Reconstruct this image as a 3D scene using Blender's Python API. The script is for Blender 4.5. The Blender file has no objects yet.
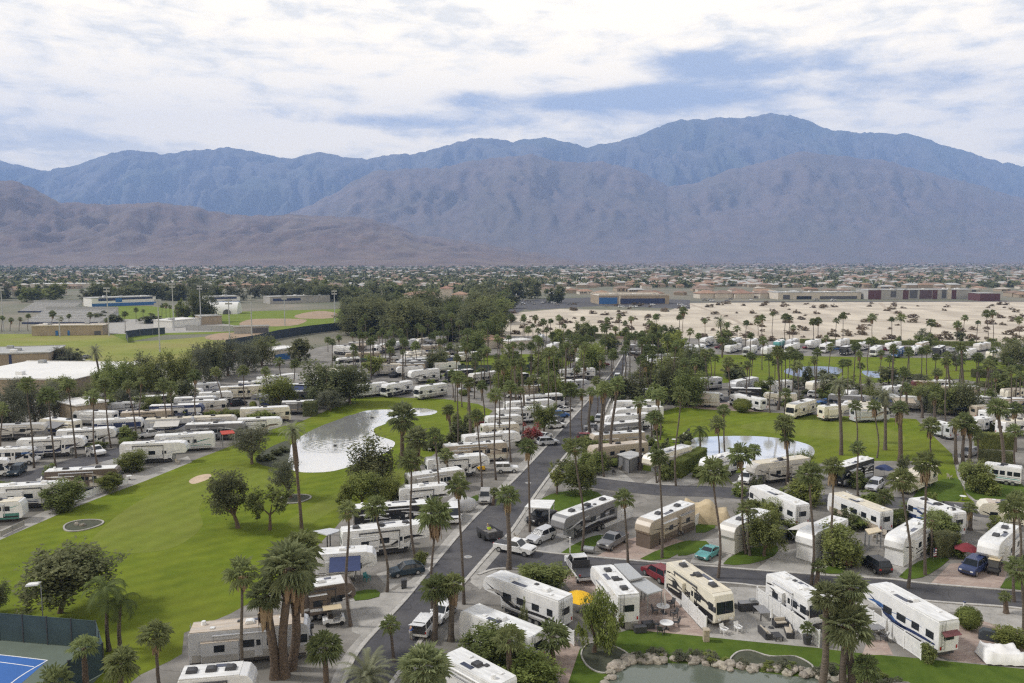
import bpy, bmesh, math, random
from mathutils import Vector, Matrix
random.seed(7)
R = math.radians
scene = bpy.context.scene
SUN_E, CLOUD_GAIN, HIGH_GAIN, EXPO = 3.4, 18.0, 8.2, 0.0
LOW_TINT = (1.08, .99, .80)
HAZE_D, HAZE_COL, HAZE_G = 8.0e-5, (.36, .55, 1.0, 1), 0.0
DENOISE = False
COL = scene.collection

# ------------------------------------------------------------------ camera model (places things where they stand on the ground)
F, HC, HOR = 800.0, 40.0, 258.0
TH = math.atan((341.5 - HOR) / F)
CT, ST = math.cos(TH), math.sin(TH)
def ray(u, v):
    x = (u - 512) / F; y = -(v - 341.5) / F
    return x, CT + y * ST, -ST + y * CT
def P(u, v, z=0.0):
    dx, dy, dz = ray(u, v)
    t = (z - HC) / dz
    return Vector((dx * t, dy * t, z))
def at_depth(u, v, Y):
    dx, dy, dz = ray(u, v)
    t = Y / dy
    return Vector((dx * t, Y, HC + dz * t))

# ------------------------------------------------------------------ helpers
class MB:
    def __init__(s): s.v = []; s.f = []; s.m = []; s.sm = []
    def add(s, vs, fs, m=0, smooth=False):
        o = len(s.v); s.v += [tuple(p) for p in vs]
        for f in fs: s.f.append(tuple(i + o for i in f)); s.m.append(m); s.sm.append(smooth)
    def box(s, x0, x1, y0, y1, z0, z1, m=0, c=0.0):
        if c <= 0:
            vs = [(x, y, z) for z in (z0, z1) for y in (y0, y1) for x in (x0, x1)]
            s.add(vs, [(0,2,3,1),(4,5,7,6),(0,1,5,4),(2,6,7,3),(0,4,6,2),(1,3,7,5)], m)
        else:
            bm = bmesh.new(); bmesh.ops.create_cube(bm, size=1)
            for v in bm.verts:
                v.co = ((x0+x1)/2 + v.co.x*(x1-x0), (y0+y1)/2 + v.co.y*(y1-y0), (z0+z1)/2 + v.co.z*(z1-z0))
            bmesh.ops.bevel(bm, geom=bm.edges[:], offset=c, segments=2, affect='EDGES', profile=.5)
            s.bm(bm, m)
    def bm(s, bm, m=0, smooth=False):
        bm.verts.index_update()
        s.add([v.co[:] for v in bm.verts], [[v.index for v in f.verts] for f in bm.faces], m, smooth); bm.free()
    def prism(s, prof, y0, y1, m=0, c=0.0, taper=None):
        """profile in x,z extruded along y; taper(x,z)->inset"""
        n = len(prof); bm = bmesh.new()
        def t(x, z): return taper(x, z) if taper else 0
        a = [bm.verts.new((x, y0 + t(x, z), z)) for x, z in prof]
        b = [bm.verts.new((x, y1 - t(x, z), z)) for x, z in prof]
        bm.faces.new(a); bm.faces.new(b[::-1])
        for i in range(n):
            j = (i + 1) % n; bm.faces.new((a[j], a[i], b[i], b[j]))
        bmesh.ops.recalc_face_normals(bm, faces=bm.faces[:])
        if c > 0: bmesh.ops.bevel(bm, geom=bm.edges[:], offset=c, segments=2, affect='EDGES', profile=.5, clamp_overlap=True)
        s.bm(bm, m)
    def cyl(s, p, q, r0, r1=None, n=8, m=0, cap=True, smooth=True):
        p = Vector(p); q = Vector(q); r1 = r0 if r1 is None else r1
        d = (q - p).normalized(); a = d.orthogonal().normalized(); b = d.cross(a)
        vs = []
        for c, r in ((p, r0), (q, r1)):
            vs += [c + (a * math.cos(2*math.pi*i/n) + b * math.sin(2*math.pi*i/n)) * r for i in range(n)]
        s.add(vs, [(i, (i+1) % n, n + (i+1) % n, n + i) for i in range(n)], m, smooth)
        if cap: s.add(vs[n:], [tuple(range(n))], m); s.add(vs[:n], [tuple(range(n))[::-1]], m)
    def tube(s, pts, rad, n=7, m=0):
        pts = [Vector(p) for p in pts]; vs = []
        for i, p in enumerate(pts):
            d = (pts[min(i+1, len(pts)-1)] - pts[max(i-1, 0)]).normalized()
            a = d.cross(Vector((0, 1, 0.01)));  a = a.normalized() if a.length > 1e-4 else d.orthogonal().normalized(); b = d.cross(a)
            r = rad[i] if isinstance(rad, (list, tuple)) else rad
            vs += [p + (a*math.cos(2*math.pi*k/n) + b*math.sin(2*math.pi*k/n))*r for k in range(n)]
        fs = []
        for i in range(len(pts)-1):
            for k in range(n):
                fs.append((i*n+k, i*n+(k+1) % n, (i+1)*n+(k+1) % n, (i+1)*n+k))
        s.add(vs, fs, m, True); s.add(vs[-n:], [tuple(range(n))], m)
    def quad(s, a, b, c, d, m=0): s.add([a, b, c, d], [(0, 1, 2, 3)], m)
    def mesh(s, name, mats):
        me = bpy.data.meshes.new(name); me.from_pydata(s.v, [], s.f)
        for mt in (mats if isinstance(mats, (list, tuple)) else [mats]): me.materials.append(mt)
        me.polygons.foreach_set('material_index', s.m); me.polygons.foreach_set('use_smooth', s.sm)
        me.update(); return me
    def build(s, name, mats, parent=None, loc=None):
        o = bpy.data.objects.new(name, s.mesh(name, mats)); COL.objects.link(o)
        if parent: o.parent = parent
        if loc is not None: o.location = loc
        return o
def tag(o, label=None, cat=None, group=None, kind=None):
    for k, v in (('label', label), ('category', cat), ('group', group), ('kind', kind)):
        if v: o[k] = v
    return o
def empty(name, loc=(0,0,0), rz=0.0, label=None, cat=None, group=None):
    o = bpy.data.objects.new(name, None); COL.objects.link(o); o.location = loc; o.rotation_euler = (0, 0, rz)
    o.empty_display_size = .3
    return tag(o, label, cat, group)
def inst(name, mesh, parent=None, loc=(0,0,0), rz=0, sc=1):
    o = bpy.data.objects.new(name, mesh); COL.objects.link(o); o.location = loc; o.rotation_euler = (0, 0, rz)
    o.scale = (sc, sc, sc) if isinstance(sc, (int, float)) else sc
    if parent: o.parent = parent
    return o
def heading(a, b): return math.atan2(b.y - a.y, b.x - a.x)

# ------------------------------------------------------------------ materials (procedural)
MATS = {}
def mat(name, col, rough=.6, var=.15, scale=2.0, col2=None, metal=0.0, spec=.5, rnd=0.0, coord='pos', bump=0.0, stretch=None, detail=4, col3=None, scale3=.05, amt3=.5):
    if name in MATS: return MATS[name]
    m = bpy.data.materials.new(name); m.use_nodes = True; nt = m.node_tree; N = nt.nodes; L = nt.links
    b = N['Principled BSDF']; b.inputs['Roughness'].default_value = rough; b.inputs['Metallic'].default_value = metal
    b.inputs['Specular IOR Level'].default_value = spec
    if coord == 'pos': g = N.new('ShaderNodeNewGeometry'); vec = g.outputs['Position']
    else: g = N.new('ShaderNodeTexCoord'); vec = g.outputs['Object']
    if stretch:
        mp = N.new('ShaderNodeMapping'); mp.inputs['Scale'].default_value = stretch; L.new(vec, mp.inputs[0]); vec = mp.outputs[0]
    nz = N.new('ShaderNodeTexNoise'); nz.inputs['Scale'].default_value = scale; nz.inputs['Detail'].default_value = detail; nz.inputs['Roughness'].default_value = .6
    L.new(vec, nz.inputs['Vector'])
    rp = N.new('ShaderNodeValToRGB'); rp.color_ramp.elements[0].position = .3; rp.color_ramp.elements[1].position = .7
    c2 = col2 or [c * (1 - var) for c in col]
    c1 = col if col2 else [min(1, c * (1 + var * .5)) for c in col]
    rp.color_ramp.elements[0].color = (*c2, 1); rp.color_ramp.elements[1].color = (*c1, 1)
    L.new(nz.outputs['Fac'], rp.inputs[0]); out = rp.outputs['Color']
    if col3:
        n3 = N.new('ShaderNodeTexNoise'); n3.inputs['Scale'].default_value = scale3; n3.inputs['Detail'].default_value = 6; L.new(vec, n3.inputs['Vector'])
        r3 = N.new('ShaderNodeValToRGB'); r3.color_ramp.elements[0].position = .45; r3.color_ramp.elements[1].position = .62
        r3.color_ramp.elements[1].color = (amt3,)*3 + (1,)
        L.new(n3.outputs['Fac'], r3.inputs[0])
        mx = N.new('ShaderNodeMix'); mx.data_type = 'RGBA'; L.new(r3.outputs['Color'], mx.inputs[0]); L.new(out, mx.inputs[6]); mx.inputs[7].default_value = (*col3, 1); out = mx.outputs[2]
    if rnd > 0:
        oi = N.new('ShaderNodeObjectInfo'); hs = N.new('ShaderNodeHueSaturation')
        ma = N.new('ShaderNodeMapRange'); ma.inputs[3].default_value = 1 - rnd; ma.inputs[4].default_value = 1 + rnd; L.new(oi.outputs['Random'], ma.inputs[0]); L.new(ma.outputs[0], hs.inputs['Value'])
        mh = N.new('ShaderNodeMapRange'); mh.inputs[3].default_value = .5 + rnd*.05; mh.inputs[4].default_value = .5 - rnd*.05
        mu = N.new('ShaderNodeMath'); mu.operation = 'FRACT'; m7 = N.new('ShaderNodeMath'); m7.operation = 'MULTIPLY'; m7.inputs[1].default_value = 7.3
        L.new(oi.outputs['Random'], m7.inputs[0]); L.new(m7.outputs[0], mu.inputs[0]); L.new(mu.outputs[0], mh.inputs[0]); L.new(mh.outputs[0], hs.inputs['Hue'])
        L.new(out, hs.inputs['Color']); out = hs.outputs['Color']
    L.new(out, b.inputs['Base Color'])
    if bump > 0:
        bp = N.new('ShaderNodeBump'); bp.inputs['Strength'].default_value = bump; bp.inputs['Distance'].default_value = .2; L.new(nz.outputs['Fac'], bp.inputs['Height']); L.new(bp.outputs[0], b.inputs['Normal'])
    MATS[name] = m; return m
def leafmat(name, col, col2, rnd=.22):
    if name in MATS: return MATS[name]
    m = mat(name, col, .75, col2=col2, scale=.9, coord='obj', rnd=rnd, spec=.15, detail=3)
    nt = m.node_tree; b = nt.nodes['Principled BSDF']; out = nt.nodes['Material Output']
    src = b.inputs['Base Color'].links[0].from_socket
    tr = nt.nodes.new('ShaderNodeBsdfTranslucent'); nt.links.new(src, tr.inputs['Color'])
    mx = nt.nodes.new('ShaderNodeMixShader'); mx.inputs[0].default_value = .42
    nt.links.new(b.outputs[0], mx.inputs[1]); nt.links.new(tr.outputs[0], mx.inputs[2]); nt.links.new(mx.outputs[0], out.inputs['Surface'])
    return m
PAINT = dict(W=(.73,.73,.735), C=(.70,.66,.56), T=(.42,.36,.29), G=(.36,.35,.34), B=(.14,.11,.09), K=(.02,.02,.023), S=(.50,.51,.54), N=(.03,.045,.12),
             U=(.05,.12,.30), R=(.17,.02,.028), A=(.10,.32,.32), L=(.20,.20,.21), Y=(.85,.50,.02), D=(.055,.05,.05), E=(.018,.036,.055), O=(.33,.28,.20), M=(.16,.05,.05), J=(.55,.53,.50), H=(.60,.50,.34), Q=(.06,.20,.17))
def paint(k): return mat('paint_' + {'W':'white','C':'cream','T':'tan','G':'grey','B':'brown','K':'black','S':'silver','N':'navy','U':'blue','R':'red','A':'aqua','L':'slate','Y':'yellow','D':'charcoal','E':'steel_blue','O':'olive','M':'maroon','J':'pale_grey','H':'sand','Q':'green'}[k], PAINT[k], .38, .10, 1.2, coord='obj')
def roofm(k): return mat('roof_membrane_' + k, {'W':(.75,.75,.745),'C':(.66,.60,.48),'G':(.42,.42,.42),'T':(.52,.44,.36)}[k], .7, .22, 1.3, coord='obj', detail=9, stretch=(.5,2,1), col3=(.50,.49,.475), scale3=.8, amt3=.35)
GLASS = mat('dark_glass', (.02,.024,.03), .08, .2, 1)
RUBBER = mat('tyre_rubber', (.02,.02,.02), .8)
CHROME = mat('wheel_metal', (.5,.5,.5), .3, metal=.8)
PLAST_W = mat('white_plastic', (.74,.74,.74), .5)
PLAST_D = mat('dark_plastic', (.05,.05,.055), .55)
LAMP_R = mat('tail_lamp', (.35,.02,.02), .3)
LAMP_W = mat('head_lamp', (.7,.7,.7), .15)
STEEL = mat('steel', (.35,.36,.37), .45, metal=.6)
WOOD = mat('bark', (.16,.115,.08), .9, col2=(.085,.06,.045), scale=3, coord='obj', bump=.5)
PBARK = mat('palm_bark', (.155,.125,.10), .9, col2=(.07,.056,.046), scale=2.0, coord='obj', stretch=(1,1,6), bump=.6, rnd=.15)
BOOT = mat('palm_boots', (.165,.12,.085), .95, col2=(.06,.045,.036), scale=5, coord='obj', bump=.8)
DEAD = mat('dead_fronds', (.30,.22,.13), .9, col2=(.16,.11,.07), scale=2.5, coord='obj', rnd=.2)
FAN = leafmat('fan_palm_leaf', (.30,.34,.15), (.145,.175,.075))
DATE = leafmat('date_palm_leaf', (.33,.345,.22), (.18,.19,.12))
LEAF1 = leafmat('dark_leaf', (.23,.24,.12), (.105,.12,.058))
LEAF2 = leafmat('mid_leaf', (.27,.30,.105), (.13,.155,.052))
LEAF3 = leafmat('light_leaf', (.30,.34,.10), (.165,.20,.058))
LEAF4 = leafmat('grey_leaf', (.22,.225,.15), (.12,.13,.085))
BLOOM = leafmat('bougainvillea', (.42,.09,.12), (.14,.09,.045))
# ------------------------------------------------------------------ camera, light, sky
cd = bpy.data.cameras.new('camera'); cd.lens = 36 * F / 1024; cd.sensor_width = 36; cd.clip_start = .5; cd.clip_end = 60000
cam = bpy.data.objects.new('camera', cd); COL.objects.link(cam); cam.location = (0, 0, HC); cam.rotation_euler = (R(90) - TH, 0, 0); scene.camera = cam
SUN_AZ, SUN_EL = R(-84), R(44)      # measured from +Y towards +X
sd = bpy.data.lights.new('sun', 'SUN'); sd.energy = SUN_E; sd.angle = R(7); sd.color = (1, .97, .92)
sun = bpy.data.objects.new('sun', sd); COL.objects.link(sun)
sdir = Vector((math.sin(SUN_AZ)*math.cos(SUN_EL), math.cos(SUN_AZ)*math.cos(SUN_EL), math.sin(SUN_EL)))
sun.rotation_euler = (-sdir).to_track_quat('-Z', 'Y').to_euler()
w = bpy.data.worlds.new('World'); scene.world = w; w.use_nodes = True
nt = w.node_tree; N = nt.nodes; L = nt.links; bg = N['Background']; bg.inputs['Strength'].default_value = .1
sky = N.new('ShaderNodeTexSky'); sky.sky_type = 'NISHITA'; sky.sun_disc = False; sky.sun_elevation = SUN_EL; sky.sun_rotation = SUN_AZ; sky.dust_density = 2
def mth(op, a, b=None, c=None, clamp=False):
    n = N.new('ShaderNodeMath'); n.operation = op; n.use_clamp = clamp
    for i, x in enumerate((a, b, c)):
        if x is None: continue
        if isinstance(x, (int, float)): n.inputs[i].default_value = x
        else: L.new(x, n.inputs[i])
    return n.outputs[0]
tc = N.new('ShaderNodeTexCoord'); sx = N.new('ShaderNodeSeparateXYZ'); L.new(tc.outputs['Generated'], sx.inputs[0])
az = mth('ARCTAN2', sx.outputs[0], sx.outputs[1]); el = mth('ARCSINE', sx.outputs[2])
def noise(sa, se, off, detail=7, rough=.62, dist=0.0):
    cb = N.new('ShaderNodeCombineXYZ'); L.new(mth('MULTIPLY_ADD', az, sa, off), cb.inputs[0]); L.new(mth('MULTIPLY', el, se), cb.inputs[1]); cb.inputs[2].default_value = off
    n = N.new('ShaderNodeTexNoise'); n.inputs['Scale'].default_value = 1; n.inputs['Detail'].default_value = detail; n.inputs['Roughness'].default_value = rough; n.inputs['Distortion'].default_value = dist
    L.new(cb.outputs[0], n.inputs['Vector']); return n.outputs['Fac']
def blob(a0, e0, ra, re, amt):
    da = mth('DIVIDE', mth('SUBTRACT', az, a0), ra); de = mth('DIVIDE', mth('SUBTRACT', el, e0), re)
    d = mth('ADD', mth('MULTIPLY', da, da), mth('MULTIPLY', de, de))
    return mth('MULTIPLY', mth('POWER', 2.718, mth('MULTIPLY', d, -1.0)), amt)
def pa(u): return math.atan((u - 512) / F)
def pe(v): return math.atan((HOR - v) / F)
n1 = noise(5.5, 21, 3.1, dist=.3); n2 = noise(15, 46, 9.7, 9, .6, .3); n3 = noise(3, 22, 21.3, 5, .55)
cov = mth('ADD', mth('MULTIPLY_ADD', n1, 1.5, -.25), mth('MULTIPLY', n2, .7))
for b_ in ((pa(462), pe(104), .045, .013, -.50), (pa(570), pe(108), .11, .015, -.62), (pa(690), pe(72), .055, .016, -.62), (pa(650), pe(100), .10, .02, -.45), (pa(790), pe(82), .07, .018, -.45), (pa(920), pe(98), .14, .018, -.18), (pa(720), pe(84), .05, .012, -.15), (pa(400), pe(126), .12, .010, -.42), (pa(780), pe(108), .2, .014, -.3), (pa(1000), pe(60), .06, .014, -.2), (pa(930), pe(4), .03, .01, -.45), (pa(425), pe(3), .025, .006, -.35), (pa(160), pe(60), .42, .075, .62), (pa(600), pe(20), .6, .035, .25), (pa(560), pe(62), .08, .016, .25), (pa(740), pe(46), .10, .010, .28)):
    cov = mth('ADD', cov, blob(*b_))
hi_ = N.new('ShaderNodeMapRange'); hi_.interpolation_type = 'SMOOTHSTEP'; hi_.inputs[1].default_value = .34; hi_.inputs[2].default_value = .60; L.new(el, hi_.inputs[0]); cov = mth('ADD', cov, hi_.outputs[0])
mr = N.new('ShaderNodeMapRange'); mr.interpolation_type = 'SMOOTHSTEP'; mr.inputs[1].default_value = .22; mr.inputs[2].default_value = .92; L.new(cov, mr.inputs[0])
shade = mth('ADD', mth('MULTIPLY_ADD', n2, 1.35, -.31), mth('MULTIPLY', n3, 1.0))
shade = mth('ADD', shade, blob(pa(150), pe(90), .4, .06, .10)); shade = mth('ADD', shade, blob(pa(80), pe(62), .25, .012, -.12)); shade = mth('ADD', shade, blob(pa(330), pe(84), .12, .006, -.14)); shade = mth('ADD', shade, blob(pa(90), pe(112), .2, .006, -.12)); shade = mth('ADD', shade, blob(pa(80), pe(2), .3, .012, -.15))
cr = N.new('ShaderNodeValToRGB'); cr.color_ramp.elements[0].position = .66; cr.color_ramp.elements[0].color = (.70, .71, .73, 1)
cr.color_ramp.elements[1].position = 1.06 / 1.1; cr.color_ramp.elements[1].color = (1.02, .965, .87, 1)
e = cr.color_ramp.elements.new(.80); e.color = (.88, .86, .83, 1)
L.new(shade, cr.inputs[0])
vm = N.new('ShaderNodeVectorMath'); vm.operation = 'SCALE'; L.new(cr.outputs[0], vm.inputs[0]); L.new(mth('MULTIPLY_ADD', hi_.outputs[0], HIGH_GAIN - CLOUD_GAIN, CLOUD_GAIN), vm.inputs['Scale'])
sk = N.new('ShaderNodeMix'); sk.data_type = 'RGBA'; sk.inputs[0].default_value = .72; L.new(sky.outputs[0], sk.inputs[6]); sk.inputs[7].default_value = (7.4, 8.1, 9.4, 1)   # thin veil over the clear sky
tn = N.new('ShaderNodeMix'); tn.data_type = 'RGBA'; tn.inputs[6].default_value = (*LOW_TINT, 1); tn.inputs[7].default_value = (1, 1, 1, 1); L.new(hi_.outputs[0], tn.inputs[0])
mu_ = N.new('ShaderNodeVectorMath'); mu_.operation = 'MULTIPLY'; L.new(vm.outputs[0], mu_.inputs[0]); L.new(tn.outputs[2], mu_.inputs[1])
mx = N.new('ShaderNodeMix'); mx.data_type = 'RGBA'; L.new(mr.outputs[0], mx.inputs[0]); L.new(sk.outputs[2], mx.inputs[6]); L.new(mu_.outputs[0], mx.inputs[7])
L.new(mx.outputs[2], bg.inputs[0])
vs = scene.view_settings; vs.view_transform = 'Standard'; vs.look = 'None'; vs.gamma = 1; vs.use_curve_mapping = False; vs.exposure = EXPO
cy = scene.cycles; cy.use_light_tree = False; cy.use_denoising = DENOISE; cy.use_adaptive_sampling = False; cy.sampling_pattern = 'BLUE_NOISE'; cy.pixel_filter_type = "BLACKMAN_HARRIS"; cy.filter_width = 1.3; cy.max_bounces = 6; cy.diffuse_bounces = 2; cy.glossy_bounces = 2; cy.transmission_bounces = 2; cy.transparent_max_bounces = 4; cy.volume_bounces = 1
cy.caustics_reflective = False; cy.caustics_refractive = False; cy.sample_clamp_indirect = 4
# air
hz = MB(); hz.box(-10500, 10500, -1500, 14900, -3, 2640); ho = hz.build('haze', mat('haze_air', (1,1,1))); tag(ho, kind='stuff')
hm = bpy.data.materials.new('air'); hm.use_nodes = True; hn = hm.node_tree; hn.nodes.remove(hn.nodes['Principled BSDF'])
pv = hn.nodes.new('ShaderNodeVolumePrincipled'); pv.inputs['Color'].default_value = HAZE_COL; pv.inputs['Density'].default_value = HAZE_D; pv.inputs['Density Attribute'].default_value = ''; pv.inputs['Anisotropy'].default_value = HAZE_G
hn.links.new(pv.outputs[0], hn.nodes['Material Output'].inputs['Volume']); hm.cycles.homogeneous_volume = True
ho.data.materials.clear(); ho.data.materials.append(hm)

# ------------------------------------------------------------------ ground
def smooth(pts, k=4):
    n = len(pts); out = []
    for i in range(n):
        a, b, c, d = (Vector(pts[(i+j-1) % n]).to_2d() for j in range(4))
        for s in range(k):
            t = s / k
            out.append(.5*((2*b) + (c-a)*t + (2*a-5*b+4*c-d)*t*t + (3*b-a-3*c+d)*t**3))
    return out
def sheet(name, pix, m, z, sm=0, kind='structure', **kw):
    pts = [P(u, v) for u, v in pix]
    if sm: pts = smooth(pts, sm)
    mb = MB(); vs = [(p[0], p[1], z) for p in pts]
    area = sum(vs[i-1][0]*vs[i][1] - vs[i][0]*vs[i-1][1] for i in range(len(vs)))
    if area < 0: vs = vs[::-1]
    mb.add(vs, [tuple(range(len(vs)))])
    return tag(mb.build(name, m), kind=kind, **kw)
def strip(name, pix, wid, m, z, h=0.0, world=False):
    pts = [Vector(p).to_2d() for p in pix] if world else [P(u, v).to_2d() for u, v in pix]
    q = []
    for i in range(len(pts)-1):
        a = pts[max(i-1,0)]; b = pts[i]; c = pts[i+1]; d = pts[min(i+2,len(pts)-1)]
        for s in range(5):
            t = s/5; q.append(.5*((2*b)+(c-a)*t+(2*a-5*b+4*c-d)*t*t+(3*b-a-3*c+d)*t**3))
    q.append(pts[-1]); mb = MB(); vs = []
    for i, p in enumerate(q):
        d = (q[min(i+1,len(q)-1)] - q[max(i-1,0)]).normalized(); n = Vector((-d.y, d.x))
        a = p + n*wid/2; b = p - n*wid/2
        if h: vs += [(a.x,a.y,0), (a.x,a.y,h), (b.x,b.y,h), (b.x,b.y,0)]
        else: vs += [(a.x,a.y,z), (b.x,b.y,z)]
    fs = []; k = 4 if h else 2
    for i in range(len(q)-1):
        for j in range(k-1): fs.append((i*k+j, (i+1)*k+j, (i+1)*k+j+1, i*k+j+1))
    mb.add(vs, fs); me = mb.build(name, m); bm = bmesh.new(); bm.from_mesh(me.data); bmesh.ops.recalc_face_normals(bm, faces=bm.faces[:])
    if not h:
        for f in bm.faces:
            if f.normal.z < 0: f.normal_flip()
    bm.to_mesh(me.data); bm.free()
    return tag(me, kind='structure')
M_BASE = mat('valley_ground', (.23,.20,.155), .95, col2=(.11,.112,.075), scale=.02, detail=9, col3=(.10,.115,.065), scale3=.008, amt3=.75)
M_PARK = mat('park_concrete', (.29,.27,.245), .9, col2=(.14,.13,.118), scale=.30, detail=10, col3=(.15,.14,.12), scale3=.09, amt3=.75, bump=.1)
M_CONC = mat('pale_concrete', (.42,.40,.37), .9, col2=(.28,.265,.245), scale=.7, detail=9, col3=(.27,.26,.24), scale3=.3, amt3=.5)
M_KERB = mat('kerb_concrete', (.45,.43,.40), .9, .25, 1.5)
M_PINK = mat('pink_pavers', (.40,.30,.25), .9, col2=(.25,.19,.165), scale=1.6, detail=8, stretch=(1,2.2,1), col3=(.42,.35,.30), scale3=.4, amt3=.6)
M_GPAV = mat('grey_pavers', (.33,.32,.31), .9, col2=(.20,.195,.19), scale=2.2, detail=8, col3=(.36,.35,.33), scale3=.4, amt3=.6)
M_ROAD = mat('asphalt', (.078,.076,.084), .92, col2=(.048,.047,.053), scale=.7, detail=12, col3=(.105,.10,.10), scale3=.18, amt3=.6, bump=.05)
def cracks(m, sc, w_, dark):
    nt_ = m.node_tree; b = nt_.nodes['Principled BSDF']; src = b.inputs['Base Color'].links[0].from_socket; g = nt_.nodes.new('ShaderNodeNewGeometry'); nz = nt_.nodes.new('ShaderNodeTexNoise'); nz.inputs['Scale'].default_value = sc*4; nz.inputs['Detail'].default_value = 5; nt_.links.new(g.outputs['Position'], nz.inputs['Vector'])
    ad = nt_.nodes.new('ShaderNodeVectorMath'); ad.operation = 'MULTIPLY_ADD'; ad.inputs[1].default_value = (.9/sc*.25,)*3; nt_.links.new(nz.outputs['Color'], ad.inputs[0]); nt_.links.new(g.outputs['Position'], ad.inputs[2])
    vo = nt_.nodes.new('ShaderNodeTexVoronoi'); vo.feature = 'DISTANCE_TO_EDGE'; vo.inputs['Scale'].default_value = sc; nt_.links.new(ad.outputs[0], vo.inputs['Vector'])
    mr_ = nt_.nodes.new('ShaderNodeMapRange'); mr_.inputs[1].default_value = 0; mr_.inputs[2].default_value = w_; mr_.inputs[3].default_value = dark; mr_.inputs[4].default_value = 1; nt_.links.new(vo.outputs['Distance'], mr_.inputs[0])
    n4 = nt_.nodes.new('ShaderNodeTexNoise'); n4.inputs['Scale'].default_value = .55; n4.inputs['Detail'].default_value = 3; nt_.links.new(g.outputs['Position'], n4.inputs['Vector'])
    m4 = nt_.nodes.new('ShaderNodeMapRange'); m4.inputs[1].default_value = .64; m4.inputs[2].default_value = .74; m4.inputs[3].default_value = 1; m4.inputs[4].default_value = .62; nt_.links.new(n4.outputs['Fac'], m4.inputs[0])
    mm = nt_.nodes.new('ShaderNodeMath'); mm.operation = 'MULTIPLY'; nt_.links.new(mr_.outputs[0], mm.inputs[0]); nt_.links.new(m4.outputs[0], mm.inputs[1])
    vm_ = nt_.nodes.new('ShaderNodeVectorMath'); vm_.operation = 'SCALE'; nt_.links.new(src, vm_.inputs[0]); nt_.links.new(mm.outputs[0], vm_.inputs['Scale']); nt_.links.new(vm_.outputs[0], b.inputs['Base Color'])
cracks(M_ROAD, .16, .012, .55); cracks(M_CONC, .3, .012, .68); cracks(M_PARK, .22, .014, .66)
M_LAWN = mat('lawn_turf', (.152,.188,.017), .9, col2=(.098,.14,.011), scale=.35, detail=11, col3=(.145,.165,.02), scale3=.045, amt3=.6, spec=.1, bump=.15)
def mow(m, sc, rot, amt, patch):
    nt_ = m.node_tree; b = nt_.nodes['Principled BSDF']; src = b.inputs['Base Color'].links[0].from_socket; g = nt_.nodes.new('ShaderNodeNewGeometry'); mp = nt_.nodes.new('ShaderNodeMapping'); mp.inputs['Rotation'].default_value = (0,0,rot); nt_.links.new(g.outputs['Position'], mp.inputs[0])
    wv = nt_.nodes.new('ShaderNodeTexWave'); wv.inputs['Scale'].default_value = sc; wv.inputs['Distortion'].default_value = 2.5; wv.inputs['Detail'].default_value = 3; wv.inputs['Detail Scale'].default_value = .6; nt_.links.new(mp.outputs[0], wv.inputs['Vector'])
    nz = nt_.nodes.new('ShaderNodeTexNoise'); nz.inputs['Scale'].default_value = .11; nz.inputs['Detail'].default_value = 8; nz.inputs['Roughness'].default_value = .68; nt_.links.new(g.outputs['Position'], nz.inputs['Vector'])
    m1 = nt_.nodes.new('ShaderNodeMath'); m1.operation = 'MULTIPLY_ADD'; m1.inputs[1].default_value = amt; m1.inputs[2].default_value = 1 - amt/2 - patch/2; nt_.links.new(wv.outputs['Fac'], m1.inputs[0])
    m2 = nt_.nodes.new('ShaderNodeMath'); m2.operation = 'MULTIPLY_ADD'; m2.inputs[1].default_value = patch; nt_.links.new(nz.outputs['Fac'], m2.inputs[0]); nt_.links.new(m1.outputs[0], m2.inputs[2])
    vm_ = nt_.nodes.new('ShaderNodeVectorMath'); vm_.operation = 'SCALE'; nt_.links.new(src, vm_.inputs[0]); nt_.links.new(m2.outputs[0], vm_.inputs['Scale']); nt_.links.new(vm_.outputs[0], b.inputs['Base Color']); return m
mow(M_LAWN, .11, .9, .10, .8)
M_LAWN2 = mat('fine_turf', (.165,.195,.03), .9, col2=(.13,.165,.022), scale=.5, detail=9, col3=(.165,.18,.04), scale3=.07, amt3=.5, spec=.1)
M_LAWN3 = mat('dark_turf', (.09,.132,.02), .9, col2=(.055,.092,.013), scale=.6, detail=9, spec=.1)  # deeper green turf for the verges and the lakeside lawn
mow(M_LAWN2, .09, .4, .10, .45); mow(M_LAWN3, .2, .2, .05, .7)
M_FIELD = mat('dry_turf', (.25,.265,.07), .95, col2=(.17,.20,.042), scale=.06, detail=9, col3=(.28,.24,.10), scale3=.02, amt3=.6, spec=.1)
M_SAND = mat('desert_sand', (.60,.53,.43), .95, col2=(.46,.40,.315), scale=.05, detail=11, col3=(.36,.31,.25), scale3=.045, amt3=.7, stretch=(1,.5,1))
M_CLAY = mat('infield_clay', (.36,.25,.17), .95, col2=(.27,.20,.13), scale=.1, detail=8)
M_MULCH = mat('planter_soil', (.075,.08,.05), .95, col2=(.04,.045,.028), scale=1.2, detail=8)
M_BUNK = mat('bunker_sand', (.52,.40,.29), .95, .2, .5)
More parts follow.
